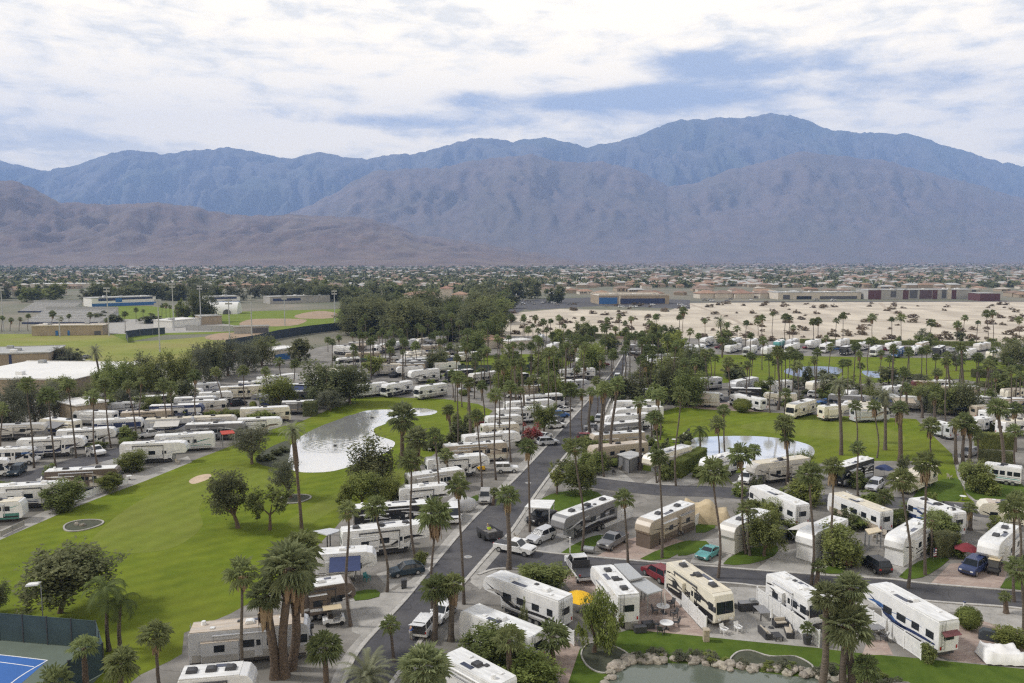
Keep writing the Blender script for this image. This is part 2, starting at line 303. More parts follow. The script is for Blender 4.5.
def water(name, tint, bump=.004, scale=.5, metal=0.0):
    m = mat(name, tint, .07, .1, .05, spec=.9, metal=metal); nt_ = m.node_tree; b = nt_.nodes['Principled BSDF']; b.inputs['IOR'].default_value = 1.45
    g = nt_.nodes.new('ShaderNodeNewGeometry'); nz = nt_.nodes.new('ShaderNodeTexNoise'); nz.inputs['Scale'].default_value = scale; nz.inputs['Detail'].default_value = 6
    nt_.links.new(g.outputs['Position'], nz.inputs['Vector']); bp = nt_.nodes.new('ShaderNodeBump'); bp.inputs['Strength'].default_value = 1; bp.inputs['Distance'].default_value = bump
    nt_.links.new(nz.outputs['Fac'], bp.inputs['Height']); nt_.links.new(bp.outputs[0], b.inputs['Normal']); return m
M_WATER = water('pond_water', (.78,.78,.77), metal=.74); M_WATER2 = water('lake_water', (.13,.15,.12), .012, metal=.15)

g = MB(); g.add([(-16000,-3000,0),(16000,-3000,0),(16000,17000,0),(-16000,17000,0)], [(0,1,2,3)]); tag(g.build('ground', M_BASE), kind='structure')
Z0 = .006
sheet('park_pavement', [(-400,700),(-250,560),(-120,460),(-20,400),(120,385),(330,345),(440,332),(560,334),(700,338),(1060,345),(1250,400),(1400,560),(1400,700),(700,900),(300,900)], M_PARK, Z0)
sheet('desert', [(420,336),(455,328),(510,313),(560,309),(668,311),(690,303),(1040,301),(1300,300),(1300,345),(1020,344),(680,338),(560,336)], M_SAND, .012)
sheet('sports_field', [(-60,334),(125,334),(128,342),(165,340),(250,333),(275,337),(230,352),(140,366),(60,362),(-80,364)], M_FIELD, .02)
sheet('outfield_grass', [(128,342),(165,335),(262,333),(345,322),(345,309),(260,311),(205,313),(150,306),(90,306),(85,315),(110,334)], mat('outfield_turf', (.17,.215,.038), .95, col2=(.125,.17,.028), scale=.06, detail=8, spec=.1), .035)
sheet('infield', [(205,337),(222,333),(262,333.2),(268,337),(240,340),(212,340)], M_CLAY, .06, 3)
sheet('ball_field_clay', [(240,323),(255,319),(300,319),(306,321.5),(290,326),(246,326)], M_CLAY, .06, 3)
sheet('clay_infield', [(296,315),(318,311),(336,313),(334,318),(300,318.5)], M_CLAY, .06, 3)
sheet('concrete_walk', [(100,320),(185,318),(245,327),(245,331),(128,334),(100,334)], M_CONC, .05)
sheet('lawn', [(-60,575),(0,537),(25.5,526.6),(80,505.5),(145,480),(193,460.5),(214,452.6),(236,444),(262,432),(302,421),(328,410),(346,403),(352,398),(382,396.5),(414,398),(444,399),(478,404),(493,411),(484,420),(461,436),(445,446),(425,461),(410,475.5),(405,482),(391,499),(354,506),(335,528),(318,545),(313,560),(300,580),(262,596),(230,614),(184,633),(182,654),(170,661),(140,675),(110,700),(-100,700)], M_LAWN, .012)
sheet('putting_green', [(91,543),(110,552),(140,553),(172,548),(192,537),(203,524),(199,509),(210,494),(240,486),(262,491),(278,484),(262,470),(215,466),(180,478),(150,495),(125,510),(103,528)], M_LAWN2, .018, 4)
sheet('fairway', [(289,520),(330,497),(366,482),(400,470),(406,476),(380,488),(345,504),(318,520),(300,530)], M_LAWN2, .018, 4)
sheet('bunker', [(189,481),(197,476),(209,474),(211,477),(204,481),(193,484)], M_BUNK, .024, 4)
sheet('pond', [(284,461),(288,449),(301,436.5),(321,426),(352,415),(367,410.6),(386,409.5),(404,409),(420,408),(437,411),(430,415),(405,417),(390,420),(385,424),(375,428),(374,432),(378,436),(391,440),(395,444),(387,452),(362,462),(334,471),(305,472.5),(292,470),(286,467)], M_WATER, .02, 3)
sheet('fairway_lawn', [(640,470),(655,440),(660,412),(678,407),(716,410),(760,412),(840,416),(916,419),(939,441.6),(952,454),(957,476),(968,497),(975,503),(926,500),(939,482),(912,461),(876,461),(843,462),(815,464),(700,478)], M_LAWN, .012)
sheet('far_green', [(740,428),(790,418),(870,424),(905,437),(890,447),(840,440)], M_LAWN2, .018, 4)
sheet('lagoon', [(672,455),(690,440),(703,437),(750,436),(785,439),(806.5,444),(814,449),(813,456),(803,462),(768,467),(733,468),(690,466)], water('lagoon_water', (.86,.87,.88), .006, .5, metal=.5), .02, 3)
sheet('upper_lawn', [(668,372),(690,366),(715,354.5),(803,356),(860,357),(940,358),(1002,362),(1040,367),(1200,380),(1200,400),(1000,386),(960,379),(900,381),(860,384),(773,380),(724,383),(690,384)], M_LAWN, .012)
sheet('upper_pond', [(784,371),(792,367.5),(815,366.3),(838,367.5),(842,372),(830,376.5),(803,377),(789,374.5)], M_WATER, .02, 3); sheet('upper_pond', [(862,371),(876,371.5),(892,373.5),(903,376.5),(888,378.5),(868,376.5)], M_WATER, .02, 3)
sheet('middle_lawn', [(442,376),(455,362),(480,356),(520,354),(560,355),(575,361),(560,370),(520,376),(470,379)], M_LAWN, .012)
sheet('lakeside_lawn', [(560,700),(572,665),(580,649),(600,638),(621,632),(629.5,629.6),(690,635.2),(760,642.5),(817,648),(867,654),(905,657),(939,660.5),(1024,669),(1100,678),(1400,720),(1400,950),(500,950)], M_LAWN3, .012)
sheet('lake', [(590,700),(606,684),(618,670),(632,663),(700,664),(740,670),(790,676),(850,682),(905,690),(960,760),(880,900),(560,900),(560,760)], M_WATER2, .02)
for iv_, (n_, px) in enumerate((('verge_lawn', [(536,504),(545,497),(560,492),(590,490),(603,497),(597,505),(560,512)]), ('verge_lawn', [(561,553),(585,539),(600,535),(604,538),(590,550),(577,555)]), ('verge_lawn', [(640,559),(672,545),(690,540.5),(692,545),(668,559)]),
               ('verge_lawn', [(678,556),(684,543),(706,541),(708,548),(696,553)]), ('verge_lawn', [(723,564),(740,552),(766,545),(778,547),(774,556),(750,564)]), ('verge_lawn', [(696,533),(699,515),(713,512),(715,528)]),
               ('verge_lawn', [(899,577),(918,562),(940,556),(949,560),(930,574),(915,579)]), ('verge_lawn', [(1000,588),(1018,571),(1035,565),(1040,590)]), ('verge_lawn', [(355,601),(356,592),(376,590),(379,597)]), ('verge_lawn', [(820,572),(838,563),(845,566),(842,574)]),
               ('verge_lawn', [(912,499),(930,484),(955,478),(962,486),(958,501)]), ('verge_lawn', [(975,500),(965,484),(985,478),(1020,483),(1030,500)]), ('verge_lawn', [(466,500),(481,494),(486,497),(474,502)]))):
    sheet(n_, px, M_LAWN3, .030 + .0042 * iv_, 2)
sheet('shore_bed', [(256,462),(262,452),(285,441),(291,445),(288,462),(288,468),(270,467)], M_MULCH, .03, 2)
# driveways and patios
for iv_, (nm, px, m) in enumerate((('driveway', [(536,552),(545,536),(585,528),(604,534),(575,555),(560,556)], M_GPAV), ('driveway', [(597,556),(622,541),(652,533),(684,541),(655,559),(630,561)], M_PINK), ('driveway', [(690,563),(700,540),(735,536),(770,541),(735,552),(723,565)], M_CONC),
                  ('driveway', [(755,570),(778,552),(822,544),(836,552),(825,575)], M_CONC), ('driveway', [(843,577),(860,560),(915,553),(930,558),(899,577)], M_CONC), ('driveway', [(930,584),(950,564),(985,560),(1012,563),(1000,589)], M_PINK),
                  ('driveway', [(556,571),(575,562),(600,572),(610,592),(600,612),(585,610)], M_PINK), ('patio', [(629.5,629.4),(640,600),(665,588),(708,637)], M_PINK), ('patio', [(705,637),(715,600),(730,587),(764,588),(819,648)], M_CONC),
                  ('driveway', [(764,590),(830,584),(935,603),(1000,608),(1060,612),(1060,634),(1000,628),(960,612),(900,612)], M_CONC), ('patio', [(925,652),(950,622),(980,620),(1040,640),(1040,668),(960,662)], M_PINK), ('patio', [(552,648),(575,640),(580,648),(566,690),(556,676)], M_PINK),
                  ('driveway', [(375,640),(352,632),(350,600),(395,590),(430,567),(405,600)], M_CONC), ('driveway', [(390,590),(376,574),(425,560),(455,537),(466,524),(440,556)], M_CONC), ('driveway', [(455,525),(440,512),(470,498),(500,488),(480,508)], M_CONC),
                  ('driveway', [(490,548),(470,582),(480,590),(506,560),(515,552)], M_CONC), ('driveway', [(0,540),(80,505),(145,481),(192,462),(188,456),(140,472),(60,505),(0,530)], M_CONC), ('patio', [(862,655),(868,640),(886,640),(893,655)], M_PINK),
                  ('path', [(955,456),(958,478),(972,500),(984,503),(968,480),(960,456)], M_CONC), ('driveway', [(560,483),(588,478),(620,484),(640,486),(620,470),(590,468)], M_CONC), ('driveway', [(640,486),(665,470),(690,470),(700,482),(676,489)], M_CONC),
                  ('driveway', [(676,407),(710,399),(770,405),(764,412),(716,410)], M_PINK), ('driveway', [(500,490),(512,470),(530,455),(545,452),(520,476)], M_CONC))):
    sheet(nm, px, m, .0075 + .0005 * iv_ if nm != 'path' else .03)
# roads
main_l = [(300,760),(340,690),(359,650),(405,600),(431,568),(472,520),(513,481),(540,453),(563,428),(586,403),(611,374),(622,357),(628,346)]
main_r = [(632,346),(627,357),(623.5,374),(609,402),(602,416),(573,447),(556,467),(536,494),(512,530),(496,546),(468,578),(440,612),(405,665),(380,700),(340,760)]
sheet('road', main_l + main_r, M_ROAD, .022)
cross_t = [(505,541),(535,551),(586,556.5),(636,561),(665,563.5),(698,565.5),(764,571),(840,576.5),(891,579.5),(928,584),(1013,591),(1100,599)]
cross_b = [(1100,617),(1030,610),(997,606.5),(935,602),(850,593),(764,587),(736,584),(665,579),(610,574.5),(568,571),(530,570),(498,569),(478,575)]
sheet('road', cross_t + cross_b, M_ROAD, .026)
up_c = [(548,470),(575,479),(604,484),(660,490),(720,492),(800,499),(860,501),(905,503),(960,509),(1040,518)]
strip('road', up_c, 6.5, M_ROAD, .030)
strip('road', [(-60,494),(33,476),(80,462),(121,452),(150,443),(205,430),(262,413),(330,395)], 7.5, M_ROAD, .022)
strip('road', [(-20,520),(20,500),(60,488),(110,470),(122,456)], 6.0, M_GPAV, .018)
strip('road', [(338,389),(352,384),(380,374),(410,366),(440,356)], 6.0, M_ROAD, .03)
strip('road', [(630,404),(700,402),(745,398),(790,396),(850,398),(905,404)], 6.5, M_ROAD, .03)
strip('road', [(430,334),(462,326),(510,312),(530,306),(600,302.5),(690,302),(800,301.5),(900,301.5),(1200,301)], 13, M_ROAD, .05)
sheet('parking_lot', [(500,306),(520,300),(600,297),(690,300),(690,309),(600,306),(530,310)], M_ROAD, .04)
for i, (px, wd) in enumerate(((main_l, .5), (main_r, .5), (cross_t, .4), (cross_b[1:], .4))): strip('kerb', px, wd, M_KERB, 0, .12)
strip('gutter', [(u-5, v+1) for u, v in main_l[1:11]], 1.4, M_CONC, .028); strip('gutter', [(u+5, v+1) for u, v in main_r[3:11]], 1.2, M_CONC, .028)
for u, v in ((468,557),(528,483)): # manhole covers
    p = P(u, v); mb = MB(); mb.cyl((0,0,.024), (0,0,.034), .55, n=20, m=0); mb.cyl((0,0,.026),(0,0,.040),.36,n=16,m=1)
    tag(mb.build('manhole_cover', [M_CONC, STEEL], loc=(p.x, p.y, 0)), 'round manhole cover in the asphalt ' + ('before the bend near the road works crew' if u < 500 else 'of the main road beside the leafy junction verge'), 'manhole cover')
# gravel city texture beyond: blocks of pale streets
# ------------------------------------------------------------------ mountains
def ipl(tab, x):
    if x <= tab[0][0]: return tab[0][1]
    for (a, b), (c, d) in zip(tab, tab[1:]):
        if x <= c:
            t = (x - a) / (c - a); return b + (d - b) * t
    return tab[-1][1]
from mathutils import noise as MN
def mountains(name, sky_, D0, DR, DB, m, seed, nu=300, nd=60, rough=1.0, gully=1.0):
    mb = MB(); vs = []
    for j in range(nd):
        t = j / (nd - 1); d = D0 + (DB - D0) * t
        for i in range(nu):
            u = -330 + 1700 * i / (nu - 1); v = ipl(sky_, u) + (1.5 * MN.fractal(Vector((u*.07, seed, 0)), .8, 2, 6) - .9 * (1 - abs(MN.noise(Vector((u*.11, seed+4, 0)))) * 2)) * rough
            q = at_depth(u, v, DR); hr = max(2, q.z); x = q.x / DR * d; s = (d - D0) / (DR - D0)
            if d <= DR:
                wob = 260 * MN.noise(Vector((x / 900, d / 900, seed + 2)))
                def rdg(fx, fd, k, o): return (1 - min(1, abs(MN.fractal(Vector(((x + wob) / fx, d / fd, seed + k)), 1.0, 2.1, o)) * 1.7)) ** 1.6
                rg, rg2, rg3 = rdg(1500, 2300, 0, 5), rdg(430, 1100, 5, 5), rdg(170, 420, 9, 4)
                wgt = max(0, min(1, 5 * s * (1 - s)))
                h = hr * (s ** 1.15) * (1 + gully * wgt * ((rg - .5) * .42 + (rg2 - .5) * .40 + (rg3 - .5) * .20))
                h = min(h, hr * (.12 + .88 * s) if s < 1 else hr)
            else: h = hr * max(0, 1 - (d - DR) / (DB - DR)) ** 1.3
            vs.append((x, d, h - 3 if s < .02 else h))
    fs = [(j*nu+i, j*nu+i+1, (j+1)*nu+i+1, (j+1)*nu+i) for j in range(nd-1) for i in range(nu-1)]
    mb.add(vs, fs, 0, True); return tag(mb.build(name, m), kind='structure')
SA = [(-330,150),(-100,165),(0,180),(20,183),(45,195),(60,203),(100,205),(140,204),(180,205),(215,212),(250,216),(290,216),(335,216),(365,218),(395,226),(420,236),(450,239),(480,244),(515,249),(545,256),(580,260.5),(640,263),(1370,264)]
SB = [(-330,264),(200,263),(240,236),(270,222),(300,210),(330,196),(352,183),(372,172),(400,170),(440,168),(470,162),(500,158),(530,155),(560,163),(600,162),(640,172),(670,187),(700,183),(730,170),(760,164),(800,152),(830,156),(880,160),(930,174),(980,186),(1024,200),(1100,190),(1370,180)]
SC = [(-330,150),(-100,150),(0,161),(30,168),(45,170),(80,164),(110,153),(135,149),(160,154),(195,149),(228,147),(260,153),(293,159),(320,152),(345,157),(365,159),(390,154),(425,152),(450,145),(470,138),(500,139),(515,142),(535,137),(560,140),(585,147),(620,141),(650,130),(672,120),(700,118),(730,117),(745,118),(760,114),(775,112.5),(790,115),(810,121),(835,131),(870,132),(900,133),(920,136),(950,146),(985,157),(1024,166),(1200,200),(1370,190)]
mountains('mountain_range', SC, 10200, 13800, 14800, mat('far_rock', (.16,.14,.115), .95, col2=(.06,.058,.045), scale=.006, detail=12, col3=(.07,.085,.05), scale3=.0009, amt3=.7), 3.3, 640, 150)
mountains('mountain_foothills', SB, 6300, 9300, 10600, mat('foothill_rock', (.19,.14,.115), .95, col2=(.11,.085,.07), scale=.006, detail=12, col3=(.12,.10,.07), scale3=.0015, amt3=.6), 8.1, 600, 130, 1.2, .38)
mountains('mountain_hills', SA, 3600, 5600, 6500, mat('hill_rock', (.175,.115,.092), .95, col2=(.085,.06,.048), scale=.010, detail=12, col3=(.20,.15,.11), scale3=.004, amt3=.5), 1.7, 600, 120, 1.2, .75)

TRK = mat('sand_track', (.44,.37,.29), .95, col2=(.36,.30,.235), scale=.1, detail=8)
for i_, tr in enumerate(([(512,322),(560,316),(640,318),(720,312),(860,309),(1040,307)],[(530,336),(600,325),(700,327),(800,318),(900,322),(1040,316)],[(690,304),(730,318),(760,334),(790,341)],[(880,303),(900,316),(960,330),(1030,336)])): strip('sand_track', tr, 3.2, TRK, .035 + .012*i_)
# ------------------------------------------------------------------ recreational vehicles
def swoosh(L_, kind, seed):
    """bands on the side of a vehicle: list of (x0, x1, zlo(x), zhi(x), colour slot)"""
    rn = random.Random(seed); out = []; h = L_ / 2
    def band(x0, x1, z0, z1, bow, th, slot, taper=1):
        def mid(x):
            t = (x - x0) / (x1 - x0); return z0 + (z1 - z0) * t + bow * math.sin(math.pi * t)
        def wd(x):
            t = (x - x0) / (x1 - x0); return th * (1 if not taper else max(.08, math.sin(math.pi * min(1, .12 + t * .88)) ** .7))
        out.append((x0, x1, lambda x: mid(x) - wd(x), lambda x: mid(x) + wd(x), slot))
    if kind == 1:
        band(-h*.95, h*.25, 1.4, 1.15, .12, .17, 0); band(-h*.2, h*.8, 1.3, 2.6, -.4, .24, 0); band(h*.1, h*.92, 1.45, 2.2, .5, .20, 1); band(-h*.6, h*.35, 2.4, 2.05, .18, .05, 1); band(h*.45, h*.95, 2.3, 3.0, -.2, .09, 0)
    elif kind == 2:
        band(-h*.98, h*.98, .85, 1.0, .2, .36, 0, 0); band(-h*.9, h*.5, 1.5, 1.2, .35, .14, 1); band(-h*.3, h*.96, 1.4, 2.2, .5, .2, 0); band(-h*.8, h*.3, 2.2, 1.5, .3, .09, 1); band(h*.1, h*.96, 2.9, 1.7, .2, .13, 1); band(-h*.98, -h*.2, 2.7, 2.0, .35, .12, 0)
    elif kind == 3:
        band(-h*.97, h*.9, 1.25, 1.25, 0, .07, 0, 0); band(-h*.97, h*.7, 1.5, 1.5, 0, .035, 1, 0); band(h*.2, h*.92, 1.6, 2.6, .1, .10, 0)
    elif kind == 4:
        band(-h*.98, h*.98, 1.0, 1.0, 0, .45, 0, 0); band(-h*.95, h*.7, 1.7, 1.95, .15, .07, 1); band(-h*.3, h*.95, 2.0, 2.7, -.2, .07, 1)
    elif kind == 5:
        band(-h*.99, h*.99, 2.6, 2.6, 0, .55, 0, 0); band(-h*.99, h*.99, 1.0, 1.0, 0, .3, 1, 0); band(-h*.9, h*.9, 1.7, 1.7, 0, .05, 1, 0)
    return out
RVN = [0]; FOOT = []
def make_rv(kind, a, b, label, c='W', s='KG', st=1, r='W', sl='LR', ac=2, acd=1, sk=None, aw=None, awc='J', det=2, group=None, zr=None, rw=1, wd=2.5):
    RVN[0] += 1; sd_ = RVN[0] * 7 + 3; rn = random.Random(sd_)
    H = zr or {'fifth_wheel_trailer': 3.85, 'motorhome': 3.7, 'travel_trailer': 3.3, 'park_trailer': 3.6, 'camper_van': 2.7, 'small_motorhome': 3.2}[kind]
    pa_ = P(a[0], a[1], H); pb = P(b[0], b[1], H); c0 = (pa_ + pb) / 2; rz = heading(pa_, pb); Ln = max(6.0, min(13.4, (pb - pa_).length))
    FOOT.append((c0.x, c0.y, rz, Ln/2)); root = empty(kind, (c0.x, c0.y, .02), rz, label, {'fifth_wheel_trailer':'trailer','motorhome':'motorhome','travel_trailer':'trailer','park_trailer':'trailer','camper_van':'camper van','small_motorhome':'motorhome'}[kind], group)
    h = Ln / 2; y = wd / 2; bm_ = paint(c)
    if kind == 'fifth_wheel_trailer':
        prof = [(-h,.75),(h-2.9,.75),(h-2.7,1.85),(h-.35,1.95),(h-.02,2.35),(h-.12,H-.7),(h-.55,H-.12),(h-1.2,H),(-h+.1,H-.08),(-h,H-.3)]
    elif kind == 'motorhome':
        prof = [(-h,.42),(h-.55,.40),(h-.12,.62),(h,1.15),(h-.18,H-.95),(h-.42,H-.18),(h-.8,H),(-h+.12,H),(-h,H-.2)]
    elif kind == 'small_motorhome':
        prof = [(-h,.5),(h-2.2,.45),(h-.1,.5),(h,.95),(h-.7,1.25),(h-1.35,1.95),(h-.9,2.1),(h-.55,2.6),(h-.9,H-.1),(h-1.6,H),(-h,H)]
    elif kind == 'camper_van':
        prof = [(-h,.4),(h-.1,.4),(h,.9),(h-.25,1.15),(h-1.0,1.35),(h-1.75,H-.2),(h-2.3,H),(-h+.15,H),(-h,H-.3)]
    else:
        prof = [(-h,.6),(h-.2,.6),(h,.95),(h-.05,H-.75),(h-.3,H-.1),(h-.6,H),(-h+.1,H),(-h,H-.2)]
    mb = MB(); mb.prism(prof, -y, y, 0, .07 if det else 0); mb.build('body', bm_, root)
    # roof
    x1 = h - {'fifth_wheel_trailer':1.25,'motorhome':.8,'small_motorhome':1.6,'camper_van':2.3}.get(kind, .6)
    mb = MB(); mb.box(-h+.12, x1, -y+.06, y-.06, H-.07, H+.035, 0)
    if det: mb.box(-h+.12, x1, -y+.03, -y+.09, H-.02, H+.06, 0); mb.box(-h+.12, x1, y-.09, y-.03, H-.02, H+.06, 0)
    roof = mb.build('roof', roofm(r), root)
    span = x1 + h
    for k in range(ac):
        x = -h + span * ((k + .6) / (ac + .15)) ; mb = MB()
        mb.prism([(x-.5,H+.03),(x+.5,H+.03),(x+.42,H+.27),(x+.2,H+.36),(x-.4,H+.36)], -.36, .36, 0, .04 if det else 0); mb.build('air_conditioner', PLAST_D if acd else PLAST_W, roof)
    if det:
        for k in range(3 if det > 1 else 2):
            x = -h + span * (.16 + .3 * k + rn.uniform(-.05,.05)); yy = rn.choice((-.55,.5)); mb = MB(); mb.box(x-.22, x+.22, yy-.22, yy+.22, H+.03, H+.15, 0, .03); mb.build('roof_vent', PLAST_W if k != 1 else PLAST_D, roof)
        if det > 1 and kind == 'motorhome': mb = MB(); mb.cyl((-h+1.2,.5,H+.03),(-h+1.2,.5,H+.4),.28,.2,10); mb.build('satellite_dome', PLAST_W, roof)
        if det > 1:
            mb = MB(); mb.box(-h*.1, h*.25, .45, .95, H+.05, H+.08); mb.build('solar_panel', mat('solar_cell', (.03,.04,.08), .2), roof)
    # slides
    slides = {1: [], -1: []}
    z0, z1 = (.85, 3.0) if kind != 'motorhome' else (.75, 2.75); front = h - (3.0 if kind == 'fifth_wheel_trailer' else 2.2)
    if sl and kind in ('fifth_wheel_trailer', 'motorhome', 'travel_trailer'):
        for side in sl:
            sg = 1 if side == 'L' else -1
            n_ = 2 if (Ln > 9.5 and side == 'L') else 1
            for k in range(n_):
                xa, xb = ((-h+1.0, -h+1.0+Ln*.28), (front-Ln*.30, front-.1))[k] if n_ == 2 else ((-h*.35, front-.3) if side == 'L' else (-h+1.2, -h+1.2+Ln*.3))
                slides[sg].append((xa, xb)); mb = MB(); ya, yb = sorted((sg*(y-.1), sg*(y+.40))); mb.box(xa, xb, ya, yb, z0, z1, 0, .04 if det else 0)
                so = mb.build('slide_out', bm_, root); mb = MB(); ya, yb = sorted((sg*(y+.0), sg*(y+.44))); mb.box(xa-.04, xb+.04, ya, yb, z1+.003, z1+.05); mb.build('slide_roof', roofm(r), so)
                if det:
                    mb = MB(); ya, yb = sorted((sg*(y+.39), sg*(y+.42))); xm = (xa+xb)/2; mb.box(xm-.55, xm+.45, ya, yb, 1.75, 2.45, 0); mb.build('window', GLASS, so)
    # graphics
    if st:
        mb = MB()
        for (xa, xb, lo, hi, slot) in swoosh(Ln * (.97 if kind != 'fifth_wheel_trailer' else .96), st, sd_):
            n = 14
            for sg in (1, -1):
                for off, (ca, cb) in [(y+.006, (-h+.08, h-.5))] + [(y+.406, (p_+.06, q_-.06)) for p_, q_ in slides[sg]]:
                    A = max(xa, ca); B = min(xb, cb)
                    if B - A < .3: continue
                    if kind == 'fifth_wheel_trailer' and off < y+.1: pass
                    vs = []
                    for i in range(n+1):
                        x = A + (B-A)*i/n; l_, u_ = lo(x), hi(x); bot = .8 if kind == 'fifth_wheel_trailer' and x < h-2.9 else (2.0 if kind == 'fifth_wheel_trailer' else .5)
                        l_ = max(bot, l_); u_ = min(H-.3 if off < y+.1 else z1-.06, max(u_, l_+.01)); 
                        if off > y+.1: l_ = max(l_, z0+.05); u_ = max(u_, l_+.005)
                        vs += [(x, sg*(off + .002*slot), l_), (x, sg*(off + .002*slot), u_)]
                    fs = [((2*i, 2*i+2, 2*i+3, 2*i+1) if sg < 0 else (2*i, 2*i+1, 2*i+3, 2*i+2)) for i in range(n)]
                    mb.add(vs, fs, slot)
        mb.build('stripe', [paint(s[0]), paint(s[-1])], root)
    # windows on the wall
    if kind not in ('camper_van',):
        for sg in (1, -1):
            xs = [-h*.78, -h*.42, -h*.05, h*.32] if det else [-h*.5, h*.15]
            for x in xs:
                if any(p_ - .7 < x < q_ + .7 for p_, q_ in slides[sg]): continue
                mb = MB(); ya, yb = sorted((sg*(y-.02), sg*(y+.025))); wl = .38 + .25*((RVN[0]*3 + int(x*5)) % 3)/2; mb.box(x-wl, x+wl, ya, yb, 1.8, 2.55); mb.build('window', GLASS, root)
        dx = front - 1.0 if kind == 'fifth_wheel_trailer' else h*.12
        if det and not any(p_ - .5 < dx < q_ + .5 for p_, q_ in slides[-1]):
            mb = MB(); mb.box(dx-.38, dx+.38, -y-.03, -y+.02, .85, 2.8, 0); d_ = mb.build('door', bm_, root); mb = MB(); mb.box(dx-.2, dx+.2, -y-.045, -y-.025, 1.9, 2.5); mb.build('window', GLASS, d_)
    if kind in ('fifth_wheel_trailer','travel_trailer','motorhome'):   # dark lower skirt band and rolled awning
        mb = MB(); zb = .78 if kind != 'motorhome' else .45; xe = h-3.0 if kind == 'fifth_wheel_trailer' else h-.6
        for sg in (1,-1):
            ya, yb = sorted((sg*(y-.02), sg*(y+.010))); mb.box(-h+.1, xe, ya, yb, zb, zb+.24)
        mb.build('lower_trim', paint(rn.choice('LKGD')), root)
        if aw is None:
            mb = MB(); xa = -h*.62; xb = h*.30; mb.cyl((xa,-y-.09,H-.42),(xb,-y-.09,H-.42),.095,n=8)
            for x in (xa+.05, xb-.05): mb.box(x-.04,x+.04,-y-.06,-y-.005,1.0,H-.42)
            mb.build('awning_roll', PLAST_D if RVN[0] % 2 else paint('S'), root)
        if sl and det:
            for (xa, xb) in slides[1][:1]: mb = MB(); mb.cyl((xa,y+.36,z1+.14),(xb,y+.36,z1+.14),.07,n=7); mb.build('slide_topper', paint('L'), root)
    # ends
    if kind == 'motorhome':
        mb = MB(); X = lambda z: h - .18*(z-1.15)/(H-.95-1.15)
        za, zb = 1.55, H-.85
        mb.add([(X(za)+.012,-y+.18,za),(X(za)+.012,y-.18,za),(X(zb)+.012,y-.2,zb),(X(zb)+.012,-y+.2,zb)], [(0,1,2,3)], 0); mb.box(X(za)-.03,X(za)+.04,-.02,.02,za,zb,1)
        mb.build('windshield', [GLASS, PLAST_D], root)
        for sg in (1,-1):
            mb = MB(); mb.box(h-.05, h+.03, sg*.75-.22, sg*.75+.22, .85, 1.08, 0, .02); mb.build('headlight', LAMP_W, root)
            mb = MB(); mb.box(h-.25, h+.1, sg*(y+.12)-.1, sg*(y+.12)+.1, 1.9, 2.45, 0, .03); mb.build('mirror', PLAST_D, root)
            mb = MB(); ya, yb = sorted((sg*(y-.02), sg*(y+.022))); mb.box(h-1.4, h-.45, ya, yb, 1.75, 2.6); mb.build('window', GLASS, root)
        mb = MB(); mb.box(h-.03, h+.022, -.55, .55, .62, .82); mb.build('grille', PLAST_D, root)
    elif kind in ('small_motorhome', 'camper_van'):
        mb = MB()
        if kind == 'camper_van': p0, p1 = (h-1.02,1.38), (h-1.72,H-.24)
        else: p0, p1 = (h-.72,1.27), (h-1.33,1.93)
        mb.add([(p0[0]+.02,-y+.15,p0[1]+.02),(p0[0]+.02,y-.15,p0[1]+.02),(p1[0]+.02,y-.2,p1[1]+.02),(p1[0]+.02,-y+.2,p1[1]+.02)], [(0,1,2,3)]); mb.build('windshield', GLASS, root)
        for sg in (1,-1):
            mb = MB(); ya, yb = sorted((sg*(y-.02), sg*(y+.022))); mb.box(h-2.2, h-1.35, ya, yb, 1.3, 1.9); mb.build('window', GLASS, root)
            mb = MB(); mb.box(h-.06, h+.02, sg*.75-.18, sg*.75+.18, .7, .9, 0, .02); mb.build('headlight', LAMP_W, root)
    elif kind == 'fifth_wheel_trailer' and det:
        mb = MB(); mb.prism([(h-2.75,.35),(h-2.6,.35),(h-2.55,1.9),(h-2.75,1.9)], -.95, .95); mb.build('front_jack', STEEL, root)
    if rw and kind != 'camper_van':
        mb = MB(); mb.box(-h-.025, -h+.02, -.62, .62, 1.95, 2.7); mb.build('window', GLASS, root)
    for sg in (1,-1):
        mb = MB(); mb.box(-h-.03, -h+.02, sg*1.0-.09, sg*1.0+.09, 1.0, 1.35); mb.build('tail_lamp', LAMP_R, root)
    if det > 1:
        mb = MB()
        for yy in (.55,.95): mb.cyl((-h-.1,yy,1.0),(-h-.1,yy,H+.05),.025,n=5)
        for k in range(8): mb.cyl((-h-.1,.55,1.1+k*.34),(-h-.1,.95,1.1+k*.34),.02,n=5)
        mb.build('ladder', CHROME, root)
    # wheels
    xs = {'motorhome': (h-1.7, -h+2.6, -h+3.7), 'small_motorhome': (h-1.3, -h+2.0), 'camper_van': (h-1.1, -h+1.2)}.get(kind, (-h*.28, -h*.28-.95))
    for x in xs:
        for sg in (1,-1):
            mb = MB(); mb.cyl((x, sg*(y-.30), .42), (x, sg*(y+.02), .42), .42, n=14); wh = mb.build('wheel', RUBBER, root)
            if det > 1: mb = MB(); mb.cyl((x, sg*(y-.0), .42), (x, sg*(y+.035), .42), .24, n=10); mb.build('rim', CHROME, wh)
    mb = MB(); mb.box(-h+.3, h-(3.2 if kind=='fifth_wheel_trailer' else .9), -y+.25, y-.25, .3, .8); mb.build('chassis', PLAST_D, root)
